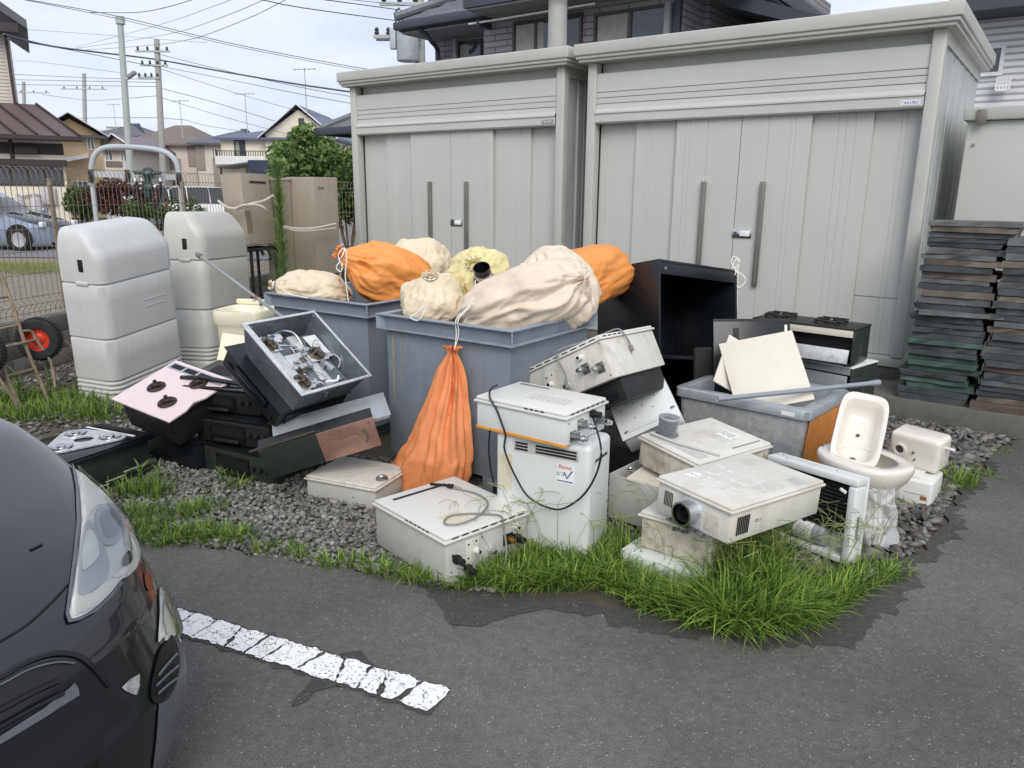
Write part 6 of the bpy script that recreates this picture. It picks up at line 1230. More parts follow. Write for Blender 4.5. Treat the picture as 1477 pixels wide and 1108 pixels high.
ac, az_ = at(98, 226); G().add([(ac - 1, -.9, az_ - .35), (ac + 1., -.9, az_ + .1), (ac + 1., 0, az_ + .2), (ac - 1, 0, az_ - .2), (ac - 1, -.9, az_ - .5), (ac + 1., -.9, az_ - .05), (ac + 1., 0, az_ + .05), (ac - 1, 0, az_ - .35)], [[0, 1, 2, 3], [0, 4, 5, 1], [1, 5, 6, 2], [3, 7, 4, 0], [4, 7, 6, 5]]).build('porch_roof', 'white_trim', BH, smooth=0)
# row of houses
def block_house(label, u0, u1, vE, vR, Y, wall, roof, wins=(), panels=(), depth=9, hip=2.5, axis='x', vb=310):
    x0, x1 = xat(u0, Y), xat(u1, Y); um = (u0 + u1) / 2; zE, zR = zat(vE, Y, um), zat(vR, Y + depth / 2, um); t = thing('house', label, 'house', ((x0 + x1) / 2, Y, 0), (0, 0, 0), 'two-storey houses across the street'); w_ = x1 - x0
    G().ext(-w_ / 2, w_ / 2, 0, depth, 0, zE).build('wall', wall, t); o = gable(t, w_, depth, zE + .02, zR - zE, .5, roof, axis, hip=hip); o.location = (0, depth / 2, 0)
    if not hip: G().add([(-w_ / 2, .05, zE), (w_ / 2, .05, zE), (0, .05, zR), (-w_ / 2, .2, zE), (w_ / 2, .2, zE), (0, .2, zR)], [[0, 1, 2], [3, 5, 4], [0, 2, 5, 3], [1, 4, 5, 2]]).build('gable_wall', wall, t)
    f = Face((w_, depth, zE), '-y'); f.o = Vector((-w_ / 2, 0, 0))
    for a0, a1, v0, v1, m_ in panels: g = G(); f.plate(g, xat(a0, Y) - x0, xat(a1, Y) - x0, max(0, zat(v1, Y, um)), zat(v0, Y, um), 0, .06); g.build('facade_panel', m_, t)
    for a0, a1, v0, v1 in wins: win(t, f, xat(a0, Y) - x0, xat(a1, Y) - x0, zat(v1, Y, um), zat(v0, Y, um), 'white_trim', True, 1)
    return t
block_house('taupe-roofed house with brown balcony panels above the parked vans', 190, 286, 208, 181, 62, 'pale_wall', 'taupe_roof', ((243, 255, 217, 228), (205, 216, 220, 232), (205, 214, 250, 268), (243, 254, 252, 268)), ((190, 264, 229, 245, 'taupe_wall'), (275, 286, 211, 240, 'taupe_wall'), (286, 286.3, 208, 300, 'white_trim')))
block_house('grey-roofed house with dark stone facing in the middle of the row', 287, 372, 207, 186, 60, 'pale_wall', 'grey_roof', ((311, 317, 215, 228), (326, 336, 216, 227), (290, 297, 215, 228), (352, 370, 212, 226)), ((287, 299, 209, 246, 'taupe_wall'), (310, 348, 228, 300, 'taupe_wall')), hip=3)
block_house('low purple-roofed house between the beige house and the taupe one', 154, 196, 215, 200, 56, 'pale_wall', 'purple_roof', ((158, 167, 217, 231), (180, 187, 220, 232)), ((157, 180, 233, 241, 'taupe_roof'),), hip=0, axis='y')
block_house('far grey-roofed house half hidden behind the light pole', 140, 215, 196, 178, 90, 'taupe_wall', 'grey_roof', (), (), hip=4); block_house('distant flat house behind the row of roofs', 160, 205, 190, 182, 110, 'taupe_wall', 'taupe_roof', ((163, 200, 183, 186),), hip=3)
# white gable house
Y0 = 50.; xa = xat(436, Y0); zA = zat(151, Y0, 436); zE = zat(194, Y0, 410); hw = 2.15; WH = thing('house', 'white gabled house with blue-grey roof behind the tree', 'house', (xa, Y0, 0), (0, 0, 0)); G().ext(-hw, hw, 0, 8, 0, zE).build('wall', 'cream_wall', WH); G().add([(-hw, 0, zE), (hw, 0, zE), (0, 0, zA - .3), (-hw, .2, zE), (hw, .2, zE), (0, .2, zA - .3)], [[0, 1, 2], [3, 5, 4], [0, 2, 5, 3], [1, 4, 5, 2]]).build('gable_wall', 'cream_wall', WH)
o = gable(WH, 2 * hw, 8, zE - .2, zA - zE + .2, .35, 'blue_roof'); o.location = (0, 4, 0); f = Face((2 * hw, 8, zE), '-y'); f.o = Vector((-hw, 0, 0)); win(WH, f, .9, 2.2, zat(218, Y0, 420), zat(202, Y0, 420), 'white_trim'); win(WH, f, 2.2, 2.45, zat(179, Y0, 440), zat(172, Y0, 440), 'sash', False, 0)
G().ext(-hw - 3.0, -hw - .002, .5, 7, 0, zat(200, Y0, 390)).build('wing_wall', 'cream_wall', WH); G().add([(-hw - 3.3, .1, zat(199, Y0, 390)), (-hw, .1, zat(199, Y0, 390)), (-hw, 3, zat(180, Y0, 390)), (-hw - 1.6, 3, zat(186, Y0, 390)), (-hw - 3.3, .1, zat(202, Y0, 390)), (-hw, .1, zat(202, Y0, 390)), (-hw, 3, zat(183, Y0, 390)), (-hw - 1.6, 3, zat(189, Y0, 390))], [[0, 1, 2, 3], [0, 4, 5, 1], [3, 7, 4, 0], [1, 5, 6, 2], [4, 7, 6, 5]]).build('wing_roof', 'blue_roof', WH, smooth=0)
f = Face((3, 6.5, 5), '-y'); f.o = Vector((-hw - 3, .5, 0)); win(WH, f, .9, 1.5, zat(225, Y0, 390), zat(203, Y0, 390), 'sash', True, 0); g = G(); [g.ext(-hw - 3 + k * .15, -hw - 2.96 + k * .15, -.3, -.26, zat(226, Y0, 390), zat(219, Y0, 390)) for k in range(20)]; g.ext(-hw - 3.1, -hw, -.32, -.24, zat(219, Y0, 390), zat(218, Y0, 390)); g.build('balcony_rail', 'sash', WH); G().ext(-hw - 3.1, -hw, -.4, .5, zat(238, Y0, 390), zat(226, Y0, 390)).build('balcony', 'white_trim', WH)
t = thing('carport', 'dark blue carport with sloping roof below the white house', 'carport', (xat(375, 46), 46, 0)); G().ext(-.6, 1.4, 0, 3, 0, zat(231, 46, 380)).build('wall', 'dark_blue_box', t); G().box((1.9, 3, .1), (-1.5, 1.5, zat(238, 46, 350)), (0, -8, 0)).build('roof', 'grey_roof', t); [G().ext(x, x + .1, .1, .2, 0, zat(242, 46, 350)).build('post', 'sash', t) for x in (-2.3, -.8)]
# tiled roof corner between tree and shed
pt = onpl(465, 186, shp(0, 5.2), EYs); aT = (pt - SC).dot(EXs); z_ = pt.z; TR = thing('house', 'dark tiled house corner just left of the left shed', 'house', shp(aT, 5.2, 0), (0, 0, SY))
G().ext(.7, 2.9, .7, 3.6, 0, z_ - .05).build('wall', 'soffit', TR); G().ext(.1, 3.3, .1, 4.1, z_ - .08, z_ - .03).build('soffit', 'soffit', TR)
rt = G().add([(0, 0, z_), (3.4, 0, z_), (3.4, 4.2, z_), (0, 4.2, z_), (1.7, 1.7, z_ + .95), (1.7, 2.5, z_ + .95)], [[0, 1, 4], [1, 2, 5, 4], [2, 3, 5], [3, 0, 4, 5], [0, 3, 2, 1]]).build('roof', 'tile_roof', TR, smooth=0); G().ext(-.1, 3.4, -.12, .0, z_ - .14, z_ + .02, .03).build('gutter', 'dark_eave', TR); G().ext(-.12, -.001, -.12, 4.2, z_ - .14, z_ + .02, .03).build('gutter', 'dark_eave', TR)
G().bar((0, 0, z_ + .03), (1.7, 1.7, z_ + 1.0), .07, 8).build('hip_ridge', 'tile_roof', rt)
# grey brick house behind the sheds
gd = 7.5; pL = onpl(628, 100, shp(0, gd), EYs); aL = (pL - SC).dot(EXs); pR = onpl(1022, 40, shp(0, gd), EYs); aR = (pR - SC).dot(EXs); pM = onpl(698, 70, shp(0, gd - .9), EYs); aM = (pM - SC).dot(EXs)
GB = thing('house', 'grey brick house with dark eaves rising behind the two sheds', 'house', shp(aL, gd, 0), (0, 0, SY)); Wb = aR - aL; zsE = onpl(590, 45, shp(0, gd - .8), EYs).z
def bz(u, v, d=gd): p = onpl(u, v, shp(0, d), EYs); return (p - SC).dot(EXs) - aL, p.z
ztop = 6.4; G().ext(0, Wb, 0, 8, 0, ztop).build('wall', 'grey_brick', GB); mx0 = aM - aL; G().ext(mx0, Wb - .1, -.9, -.002, 0, ztop).build('bay_wall', 'grey_brick', GB)
f = Face((Wb, 8, ztop), '-y'); f.o = Vector((0, 0, 0)); f2 = Face((Wb, 8, ztop), '-y'); f2.o = Vector((0, -.9, 0))
def wpx(ff, u0, u1, v0, v1, d, mull=1, cur=True): a0, b1 = bz(u0, v0, d); a1, b0 = bz(u1, v1, d); win(GB, ff, a0, a1, b0, max(b1, b0 + .3), 'sash', cur, mull)
wpx(f, 663, 694, 64, 105, gd, 0); wpx(f2, 744, 836, 36, 90, gd - .9, 2); wpx(f2, 862, 958, 24, 95, gd - .9, 1)
a_e, z_e = bz(575, 38, gd - 1.0); a_e2, _ = bz(1196, 26, gd - 1.2)
rB = G().ext(a_e, mx0 + .2, -1.0, 9, z_e - .12, z_e + .1).build('eave', 'dark_eave', GB); G().ext(a_e + .05, mx0 + .18, -.95, 8.9, z_e - .16, z_e - .125).build('soffit', 'soffit', GB); G().ext(a_e - .05, mx0 + .2, -1.14, -1.002, z_e - .1, z_e + .06, .03).build('gutter', 'dark_eave', GB)
a_n, z_n = bz(668, 8, gd - 1.8); G().ext(a_n, Wb + 1.0, -1.8, 9, z_n - .05, z_n + .2).build('eave', 'dark_eave', GB); G().ext(a_n + .05, Wb + .95, -1.75, 8.9, z_n - .09, z_n - .055).build('soffit', 'soffit', GB)
V = [(a_e, -1.0, z_e + .1), (Wb - 1, -1.0, z_e + .1), (Wb - 1, 9, z_e + .1), (a_e, 9, z_e + .1), (a_e + 4, 4, z_e + 2.6), (Wb - 4.5, 4, z_e + 2.6)]; rf = G().add(V, [[0, 1, 5, 4], [2, 3, 4, 5], [1, 2, 5], [3, 0, 4]]).build('roof', 'tile_roof', GB, smooth=0)
g = G()
for r_ in range(5):
    for k in range(26): x = a_e + .12 + r_ * .32 + k * .16; g.box((.13, .30, .05), (x, -.86 + r_ * .28, z_e + .16 + r_ * .15), (28, 0, 0), .015) if x < mx0 + .3 else None
tg = g.build('roof_tile', 'tile_roof', rf); tag(tg, kind='stuff'); G().bar((a_e - .05, -1.05, z_e + .18), (a_e + 3.2, 3.2, z_e + 2.2), .09, 8).build('hip_ridge', 'tile_roof', rf)
dp = bz(631, 45)[0]; g = G(); g.tube([(a_e + .6, -1.05, z_e - .1), (a_e + .7, -.7, z_e - .35), (dp + .12, -.08, z_e - .9), (dp + .12, -.08, 0)], .05, 8, 2); g.build('downpipe', 'dark_eave', GB)
for u, v0, v1, d in ((657, 57, 100, gd - .15), (961, 4, 70, gd - 1.05)): a, z0 = bz(u, v1, d); _, zz1 = bz(u, v0, d); G().ext(a - .05, a + .05, -(gd - d) - .05, -(gd - d) + .03, 0, zz1).build('vent_pipe', 'soffit', GB)
u_, z_0 = bz(1018, 40, gd - .9); G().ext(Wb - .25, Wb - .12, -1.0, -.902, 0, ztop).build('downpipe', 'dark_eave', GB)
dg = thing('drying_rod', 'thin white drying rod bracketed on the grey brick house', 'rod', (0, 0, 0)); G().bar(onpl(676, 35, shp(0, gd - 1.3), EYs), onpl(858, 5, shp(0, gd - 1.3), EYs), .018, 8).build('rod', 'white_paint', dg); p = onpl(699, 36, shp(0, gd - 1.1), EYs); G().box((.06, .45, .12), p, (0, 0, SY)).build('bracket', 'dark_eave', dg)
# right end of that roof, sloping
t = thing('house', 'low-eaved wing of the grey house at the top right', 'house', shp(aR + .02, gd + .8, 0), (0, 0, SY)); 
pe1 = onpl(1045, -14, shp(0, gd - .3), EYs); pe2 = onpl(1196, 26, shp(0, gd - .3), EYs); aa = (pe1 - SC).dot(EXs) - aR; ab = (pe2 - SC).dot(EXs) - aR
G().add([(aa, -1.1, pe1.z), (ab, -1.1, pe2.z), (ab, 6.5, pe2.z), (aa, 6.5, pe1.z), (aa, -1.1, pe1.z - .25), (ab, -1.1, pe2.z - .2), (ab, 6.5, pe2.z - .2), (aa, 6.5, pe1.z - .25)], [[0, 1, 2, 3], [0, 4, 5, 1], [1, 5, 6, 2], [3, 7, 4, 0], [2, 6, 7, 3], [4, 7, 6, 5]]).build('roof', 'dark_eave', t, smooth=0)
wv = max(1.0, ab - .6); zw = pe2.z - .25; G().ext(.03, wv, 0, 6, 0, zw).build('wall', 'grey_brick', t); f = Face((wv, 6, zw), '-y'); f.o = Vector((0, 0, 0)); win(t, f, .3, 1.1, zw - 1.6, zw - .5, 'sash', True, 0)
# right house
rd = 6.0; p = onpl(1372, 80, shp(0, rd), EYs); a0 = (p - SC).dot(EXs); RH = thing('house', 'white striped house with dark eave at the top right corner', 'house', shp(a0, rd, 0), (0, 0, SY)); G().ext(0, 9, 0, 7, 0, 7.2).build('wall', 'stripe_siding', RH); f = Face((9, 7, 7.2), '-y'); f.o = Vector((0, 0, 0))
def rz(u, v, d=rd): p = onpl(u, v, shp(0, d), EYs); return (p - SC).dot(EXs) - a0, p.z
wa, wb = rz(1417, 72); wc, wd_ = rz(1440, 104); win(RH, f, wa, wc, wd_, wb, 'white_trim', False, 0); g = G(); ga, gb = rz(1440, 114); gc, gd2 = rz(1456, 131); [g.ext(ga + k * (gc - ga) / 4 - .012, ga + k * (gc - ga) / 4 + .012, -.15, -.12, gd2, gb) for k in range(5)]; [g.ext(ga, gc, -.152, -.118, gd2 + k * (gb - gd2) / 3 - .012, gd2 + k * (gb - gd2) / 3 + .012) for k in range(4)]; g.build('window_guard', 'white_trim', RH)
ea, ez = rz(1368, 22, rd - .6); eb, ez2 = rz(1477, 8, rd - .6); G().ext(ea, 9.6, -.7, 7.5, ez, ez + .42).build('eave', 'dark_eave', RH); G().ext(ea + 1.9, ea + 2.05, -.06, -.002, 0, ez).build('corner_trim', 'white_trim', RH)
# ------------------------------------------------------------------ poles and wires
def pole(label, u0, v0, u1, Y, r, mat, arms=(), bands=True, name='utility_pole'):
    top_ = ony(u0, v0, Y); base = Vector((ony(u1, 300, Y).x, Y, 0)); t = thing(name, label, 'pole', base); d = top_ - base; G().bar((0, 0, 0), d, r * 1.15, 12, r * .85).build('shaft', mat, t)
    for v, l_, off in arms:
        z = ony(u0, v, Y).z; c = d * (z / d.z); G().beam(c + Vector((-l_ * (.5 - off), -.15, 0)), c + Vector((l_ * (.5 + off), -.15, 0)), .09, .09).build('cross_arm', 'pole_steel', t)
        for k in range(4): q = c + Vector((l_ * (off - .5 + .08 + .28 * k), -.15, .05)); G().lathe([(.05, 0), (.08, .05), (.05, .09), (.07, .14), (.03, .2)], 8, q).build('insulator', 'insul', t)
    return t, base, d
pole('slim grey street light pole rising behind the tank covers', 173, 26, 190, 30, .12, 'pole_steel', name='street_light'); p = ony(183, 112, 29.8); lt = col.objects
t = [o for o in col.objects if o.name.startswith('street_light')][0]; q = ony(182, 114, 29.8) - t.location; q2 = ony(190, 108, 29.8) - t.location; G().beam(q, q2, .12, .1).build('lamp_arm', 'pole_steel', t); G().box((.35, .2, .12), q2, (0, -35, 0), .03).build('lamp_head', 'soffit', t); p = ony(174, 35, 30) - t.location; G().lathe([(.16, 0), (.16, .25)], 12, p).build('band', 'pole_steel', t)
pole('tall concrete utility pole with crossarms above the row of houses', 226, 57, 237, 45, .17, 'pole_conc', ((75, 1.9, -.1), (95, 1.5, -.1), (113, 1.2, -.4)))
pole('distant utility pole behind the beige house', 121, 106, 126, 80, .2, 'pole_conc', ((129, 4.5, 0),)); pole('distant utility pole at the far left beside the cream house', 34, 118, 39, 90, .2, 'pole_conc', ((134, 5, .1),))
t, base, d = pole('concrete utility pole with a transformer behind the left shed', 604, -30, 610, 24, .16, 'pole_conc', ((8, 1.6, -.2), (55, 1.2, -.6)))
c = ony(588, 66, 23.7) - base; G().lathe([(.3, -.42), (.32, -.38), (.32, .42), (.26, .5), (.1, .52)], 20, c).build('transformer', 'transformer', t); G().ext(c.x - .5, c.x - .33, c.y - .1, c.y + .1, c.z - .1, c.z + .45, .02).build('fuse_box', 'transformer', t); g = G(); g.tube([c + Vector((.0, 0, .5)), c + Vector((.1, 0, .8)), c + Vector((.4, 0, .9))], .025, 6, 2); g.tube([c + Vector((-.3, 0, .5)), c + Vector((-.35, 0, .85)), c + Vector((-.2, 0, 1.0))], .025, 6, 2); g.beam(c + Vector((-.9, 0, .15)), c + Vector((.4, 0, .15)), .06, .06); g.build('leads', 'wire_black', t)
t, base, d = pole('thick pale concrete pole close behind the gap between the sheds', 806, -60, 800, 12.2, .155, 'pole_conc'); g = G(); [g.tube([d * .93 + Vector((.17 * math.cos(a) * s, .17 * math.sin(a) * s - .02, .02 * k)) for a in [i * .6283 for i in range(10)]], .012, 6, 0, True) for k, s in ((-10, 1.1), (-8, 1.5), (-6, 1.2))]; g.build('cable_coil', 'wire_black', t)
def wire(name, label, pts, r, mat='wire_black', sag=0.0):
    P = [ony(u, v, Y) for u, v, Y in pts]
    if sag and len(P) == 2:
        a, b = P; P = [a.lerp(b, s / 8) - Vector((0, 0, sag * 4 * (s / 8) * (1 - s / 8))) for s in range(9)]
    return tag(G().tube(P, r, 5, 2).build(name, mat), label, 'wire', 'overhead wires')
W1 = [('thick bundled cable from the left house past the utility pole', [(5, 49, 33), (60, 64, 36), (120, 73, 40), (226, 86, 45), (330, 105, 42), (500, 132, 36), (700, 150, 32)], .06), ('telephone wire crossing in front of the light pole top', [(30, -2, 20), (172, 24, 22), (330, 62, 22), (500, 95, 22), (640, 117, 22)], .018), ('second telephone wire lashed below the first', [(35, 0, 20), (172, 27.5, 22), (330, 65, 22), (500, 98, 22), (640, 120, 22)], .014),
      ('spiral wire rising to the top of the sky from the light pole', [(130, 18, 22), (200, 18, 22), (250, 8, 21), (285, -3, 20)], .016), ('wire running from the pole crossarm to the upper right', [(110, 70, 40), (240, 50, 32), (320, 25, 24), (385, -2, 20)], .014), ('lower wire running to the upper right', [(110, 73, 40), (250, 62, 32), (345, 32, 24), (415, -2, 20)], .016), ('topmost thin wire running to the upper right', [(110, 68, 40), (230, 36, 32), (300, 12, 24), (340, -3, 20)], .012),
      ('black service wire at the top of the sky', [(370, -2, 18), (440, 12, 20), (580, 31, 24)], .022), ('second black service wire at the top', [(455, -2, 18), (530, 8, 20), (602, 18, 24)], .02), ('third thin wire near the transformer', [(490, -2, 20), (604, 10, 24)], .014), ('wire from the left house just under the bundle', [(8, 56, 33), (100, 72, 40), (226, 97, 45)], .03), ('thin wire low over the left roofs', [(15, 107, 60), (120, 112, 62), (226, 115, 45)], .03), ('second thin wire low over the left roofs', [(15, 115, 60), (226, 119, 45)], .03), ('third thin wire low over the left roofs', [(15, 122, 60), (226, 125, 45)], .03),
      ('wire falling from the utility pole to the white gabled house', [(230, 127, 45), (310, 148, 48), (400, 176, 50), (436, 186, 50)], .03), ('lower wire falling from the utility pole over the row houses', [(230, 140, 45), (320, 168, 48), (420, 195, 50)], .024), ('wire from the crossarm towards the left shed', [(228, 78, 45), (350, 108, 42), (510, 140, 36), (700, 160, 32)], .026), ('second wire from the crossarm towards the left shed', [(228, 95, 45), (330, 115, 44), (510, 150, 36), (700, 172, 32)], .024), ('third wire from the crossarm towards the left shed', [(228, 98, 45), (320, 128, 46), (430, 160, 48), (560, 190, 50)], .022), ('slack wire along the far roofs', [(60, 136, 70), (130, 145, 75), (230, 138, 45)], .03), ('wire above the distant pole', [(25, 88, 60), (60, 90, 60), (226, 112, 45)], .02), ('thin wire high at the left behind the house', [(30, 42, 60), (170, 52, 60), (300, 62, 60)], .02), ('wire across the row house roofs', [(60, 172, 70), (230, 170, 45), (300, 182, 58), (420, 200, 60)], .026)]
for l_, p, r_ in W1: wire('overhead_wire', l_, p, r_ * (.55 if r_ < .05 else .7))
def antenna(label, u, v0, v1, Y):
    a = ony(u, v1, Y); b = ony(u, v0, Y); t = thing('antenna', label, 'antenna', a, (0, 0, 0), 'roof antennas'); h = b.z - a.z; G().bar((0, 0, 0), (0, 0, h), .03, 6).build('mast', 'pole_steel', t); g = G(); g.bar((-.7, 0, h - .1), (.7, 0, h - .05), .025, 6); [g.bar((x, -.2, h - .08), (x, .2, h - .08), .018, 5) for x in (-.6, -.3, 0, .3, .6)]; g.build('boom', 'pole_steel', t)
antenna('roof antenna above the blue-grey gable roof', 443, 98, 172, 50); antenna('roof antenna on the grey roof in the middle of the row', 358, 134, 204, 60); antenna('roof antenna on the taupe roof', 264, 144, 200, 62); antenna('roof antenna far behind the light pole', 168, 150, 190, 90)
# ------------------------------------------------------------------ vehicles across the street
M('car_blue', S(150, 162, 184), .3, metal=.3, var=.03, coat=.6); M('car_white', S(236, 238, 240), .3, var=.02, coat=.5); M('car_silver', S(188, 192, 198), .3, metal=.6, coat=.5); M('car_glass', S(40, 46, 50), .05, spec=.8); M('tail_red', S(190, 40, 44), .3); M('wheel_trim', S(196, 198, 200), .35, metal=.6)
def small_car(label, loc, yaw, L, W, H, paint, kind):
    t = thing('parked_car', label, 'car', loc, (0, 0, yaw), 'cars parked across the street')
    if kind == 'hatch': top = [(0, .62), (.03, .72), (.25, .92), (.32, .97), (.42, 1.22), (.52, 1.46), (.62, 1.5), (.8, 1.46), (.93, 1.22), (.97, .95), (1, .7)]; belt = [(0, .6), (.25, .88), (.34, .95), (.6, .98), (.93, 1.02), (1, .7)]
    else: top = [(0, .55), (.02, .8), (.12, .98), (.16, 1.05), (.25, 1.5), (.3, 1.62), (.6, 1.66), (.9, 1.65), (.97, 1.5), (.995, .95), (1, .6)]; belt = [(0, .55), (.12, .95), (.2, 1.0), (.6, 1.02), (.97, 1.03), (1, .6)]
    ip = lambda T, s: float(np.interp(s, [a for a, _ in T], [b for _, b in T])) * (H / max(b for _, b in top))
    st = [i / 40 for i in range(41)]; V = []; F = []; G_v = []; G_f = []
    for s in st:
        x = L * (.5 - s); zb = min(ip(belt, s), ip(top, s)); zt = ip(top, s); e = 1 - .35 * max(0, abs(s - .5) * 2 - .82) / .18; hw = W / 2 * e
        V += [(x, -hw * .93, .2), (x, -hw, .32), (x, -hw, .6 if zb > .62 else zb * .9), (x, -hw * .97, zb), (x, hw * .97, zb), (x, hw, .6 if zb > .62 else zb * .9), (x, hw, .32), (x, hw * .93, .2)]
        G_v += [(x, -hw * .965, zb - .005), (x, -hw * .82, max(zb, zt - .03)), (x, -hw * .7, max(zb + .002, zt)), (x, hw * .7, max(zb + .002, zt)), (x, hw * .82, max(zb, zt - .03)), (x, hw * .965, zb - .005)]
    for i in range(40):
        for k in range(7): a = i * 8 + k; F.append([a, a + 1, a + 9, a + 8])
        for k in range(5): a = i * 6 + k; G_f.append((i, k, [a, a + 1, a + 7, a + 6]))
    F += [list(range(8))[::-1], [320 + k for k in range(8)]]
    G().add(V, F).build('body', paint, t, smooth=40)
    roof = [f for i, k, f in G_f if k in (1, 2, 3) and ip(top, st[i]) > H * .9 and ip(top, st[i + 1]) > H * .9]; glass = [f for i, k, f in G_f if f not in roof and ip(top, (st[i] + st[i + 1]) / 2) > ip(belt, (st[i] + st[i + 1]) / 2) + .03]
    hood = [f for i, k, f in G_f if f not in roof and f not in glass]
    for nm, fs, m_ in (('roof', roof, paint), ('glass', glass, 'car_glass'), ('bonnet', hood, paint)):
        if fs:
            u = sorted({i for f in fs for i in f}); mp = {a: b for b, a in enumerate(u)}; G().add([G_v[i] for i in u], [[mp[i] for i in f] for f in fs]).build(nm, m_, t, smooth=40)
    for s in ((.47, .62, .9) if kind == 'hatch' else (.28, .52, .76, .95)):
        for sy in (-1, 1): x = L * (.5 - s); zb = ip(belt, s); zt = ip(top, s); G().beam((x + .05, sy * W / 2 * .975, zb - .01), (x, sy * W / 2 * .83, zt - .02), .09, .03, (1, 0, 0)).build('pillar', paint, t)
    for s in (.17, .82):
        for sy in (-1, 1):
            c = (L * (.5 - s), sy * (W / 2 - .055), .29); G().lathe([(.2, -.1), (.27, -.1), (.29, -.06), (.29, .06), (.27, .1), (.2, .1)], 24, c, (90, 0, 0), cap=False).build('wheel', 'tyre', t); G().lathe([(.2, -.085), (.0, -.07)], 20, c, (90 if sy > 0 else -90, 0, 0), cap=False).build('wheel_trim', 'wheel_trim', t)
            G().lathe([(.36, 0), (.36, .012)], 24, (c[0], sy * (W / 2 + .004) + .006, .33), (90, 0, 0)).build('wheel_arch', 'inside_dark', t)
    for sy in (-1, 1):
        G().box((.06, .16, .34 if kind != 'hatch' else .2), (-L / 2 + .05, sy * (W / 2 - .1), .95), None, .02).build('tail_light', 'tail_red', t); G().box((.12, .2, .14), (L / 2 - .08, sy * (W / 2 - .16), .68), None, .03).build('headlight', 'label_white', t); G().box((.1, .14, .12), (L * .22, sy * (W / 2 + .06), 1.0), None, .04).build('mirror', paint, t)
    g = G(); [g.ext(L * (.5 - .56) - .01, L * (.5 - .56) + .01, sy * W / 2 - .004, sy * W / 2 + .004, .35, .93) for sy in (-1, 1)]; g.build('door_gap', 'inside_dark', t)
    return t
p = onz(60, 360); small_car('blue hatchback parked beyond the fence at the left edge', (p.x - 1.05 - .35, p.y + .3, 0.011), -3, 3.85, 1.7, 1.52, 'car_blue', 'hatch')
p = ony(302, 300, 31); small_car('white box van parked in front of the row houses, right of the arch', (p.x - .1, 31.6, .011), 18, 3.4, 1.48, 1.72, 'car_white', 'van')
p = ony(280, 300, 34); small_car('second white van just behind the first one', (p.x - .6, 35, .011), 40, 3.4, 1.48, 1.7, 'car_white', 'van')
p = ony(240, 300, 33); small_car('silver van seen through the arch behind the regulator', (p.x, 33.5, .011), 70, 3.4, 1.5, 1.7, 'car_silver', 'van')
p = ony(195, 300, 36); small_car('white van with dark windows half hidden by the red shrub', (p.x, 37, .011), 60, 3.4, 1.48, 1.85, 'car_white', 'van')
# ------------------------------------------------------------------ dark car in the foreground
def car_paint():
    m = M('car_dark', S(24, 26, 31), .3, metal=.3, var=.04, vs=3, coat=1.0, spec=.5); return m
car_paint(); M('car_black', S(14, 15, 17), .38, var=.1); M('car_trim_grey', S(104, 106, 112), .4, metal=.3); M('lamp_base', S(222, 224, 222), .22, metal=.25, var=.1, vs=30); M('lamp_white', S(226, 226, 214), .3, var=.04); M('lamp_grey', S(182, 188, 192), .2, metal=.3); M('lamp_lens_glass', S(138, 146, 152), .08, spec=.9); M('reflection_brown', S(110, 58, 44), .3); M('drl', S(226, 228, 228), .25, metal=.3, var=.1, vs=60); M('scuff', S(150, 150, 148), .7, var=.4, vs=90)
CD = Vector((.923, -.385, 0)).normalized(); CL = Vector((-CD.y, CD.x, 0)); CO = CD * -1.46 + CL * .655
car = thing('parked_car', 'dark grey car whose front corner fills the lower left', 'car', CO, (0, 0, math.degrees(math.atan2(CD.y, CD.x))))
ZK = [.14, .20, .28, .36, .46, .56, .62, .66, .70, .75, .80, .85, .90, .95, 1.0]
F0 = [-0.015, 0.003, 0.004, 0.0, -0.033, -0.062, -0.1, -0.14, -0.2, -0.306, -0.455, -0.639, -0.809, -1.008, -1.281]
WK = [0.781, 0.819, 0.856, 0.87, 0.876, 0.872, 0.872, 0.879, 0.884, 0.888, 0.897, 0.912, 0.914, 0.9, 0.82]
NK = [5.6, 5.15, 4.75, 4.58, 4.5, 4.4, 4.45, 4.6, 4.74, 5.07, 5.37, 5.48, 5.45, 5.5, 5]
AK = [0.501, 0.467, 0.42, 0.43, 0.446, 0.464, 0.465, 0.447, 0.399, 0.338, 0.277, 0.193, 0.147, 0.157, 0.209]
def lat(z): return [float(np.interp(z, ZK, q)) for q in (F0, WK, NK, AK)]
def ringat(z, ns=44):
    f0, w_, n_, a_ = lat(z); O = []
    for k in range(ns + 1):
        th = math.pi / 2 * (k / ns); s = w_ * math.sin(th) ** (2 / n_) if k < ns else w_; f = f0 - a_ * (1 - max(0, 1 - (s / w_) ** n_) ** .5); O.append((f, s))
    for k in range(1, 9): O.append((f0 - a_ - (3.9 + f0 - a_ - 0) * k / 8 * .99, w_))
    return [(f, -s) for f, s in reversed(O)] + O[1:]
V = []; F = []; Zs = [.14 + .86 * i / 70 for i in range(71)]
for z in Zs: r_ = ringat(z); nr = len(r_); V += [(f, s, z) for f, s in r_]
for i in range(70):
    for k in range(nr - 1): a = i * nr + k; F.append([a, a + 1, a + nr + 1, a + nr])
F.append([70 * nr + k for k in range(nr)])
body = G().add(V, F).build('body', 'car_dark', car, smooth=50)
cmx = Matrix.Translation(CO) @ Matrix.Rotation(math.atan2(CD.y, CD.x), 4, 'Z')
bvh = BVHTree.FromPolygons([cmx @ Vector(v) for v in V], F)
cinv = cmx.inverted()
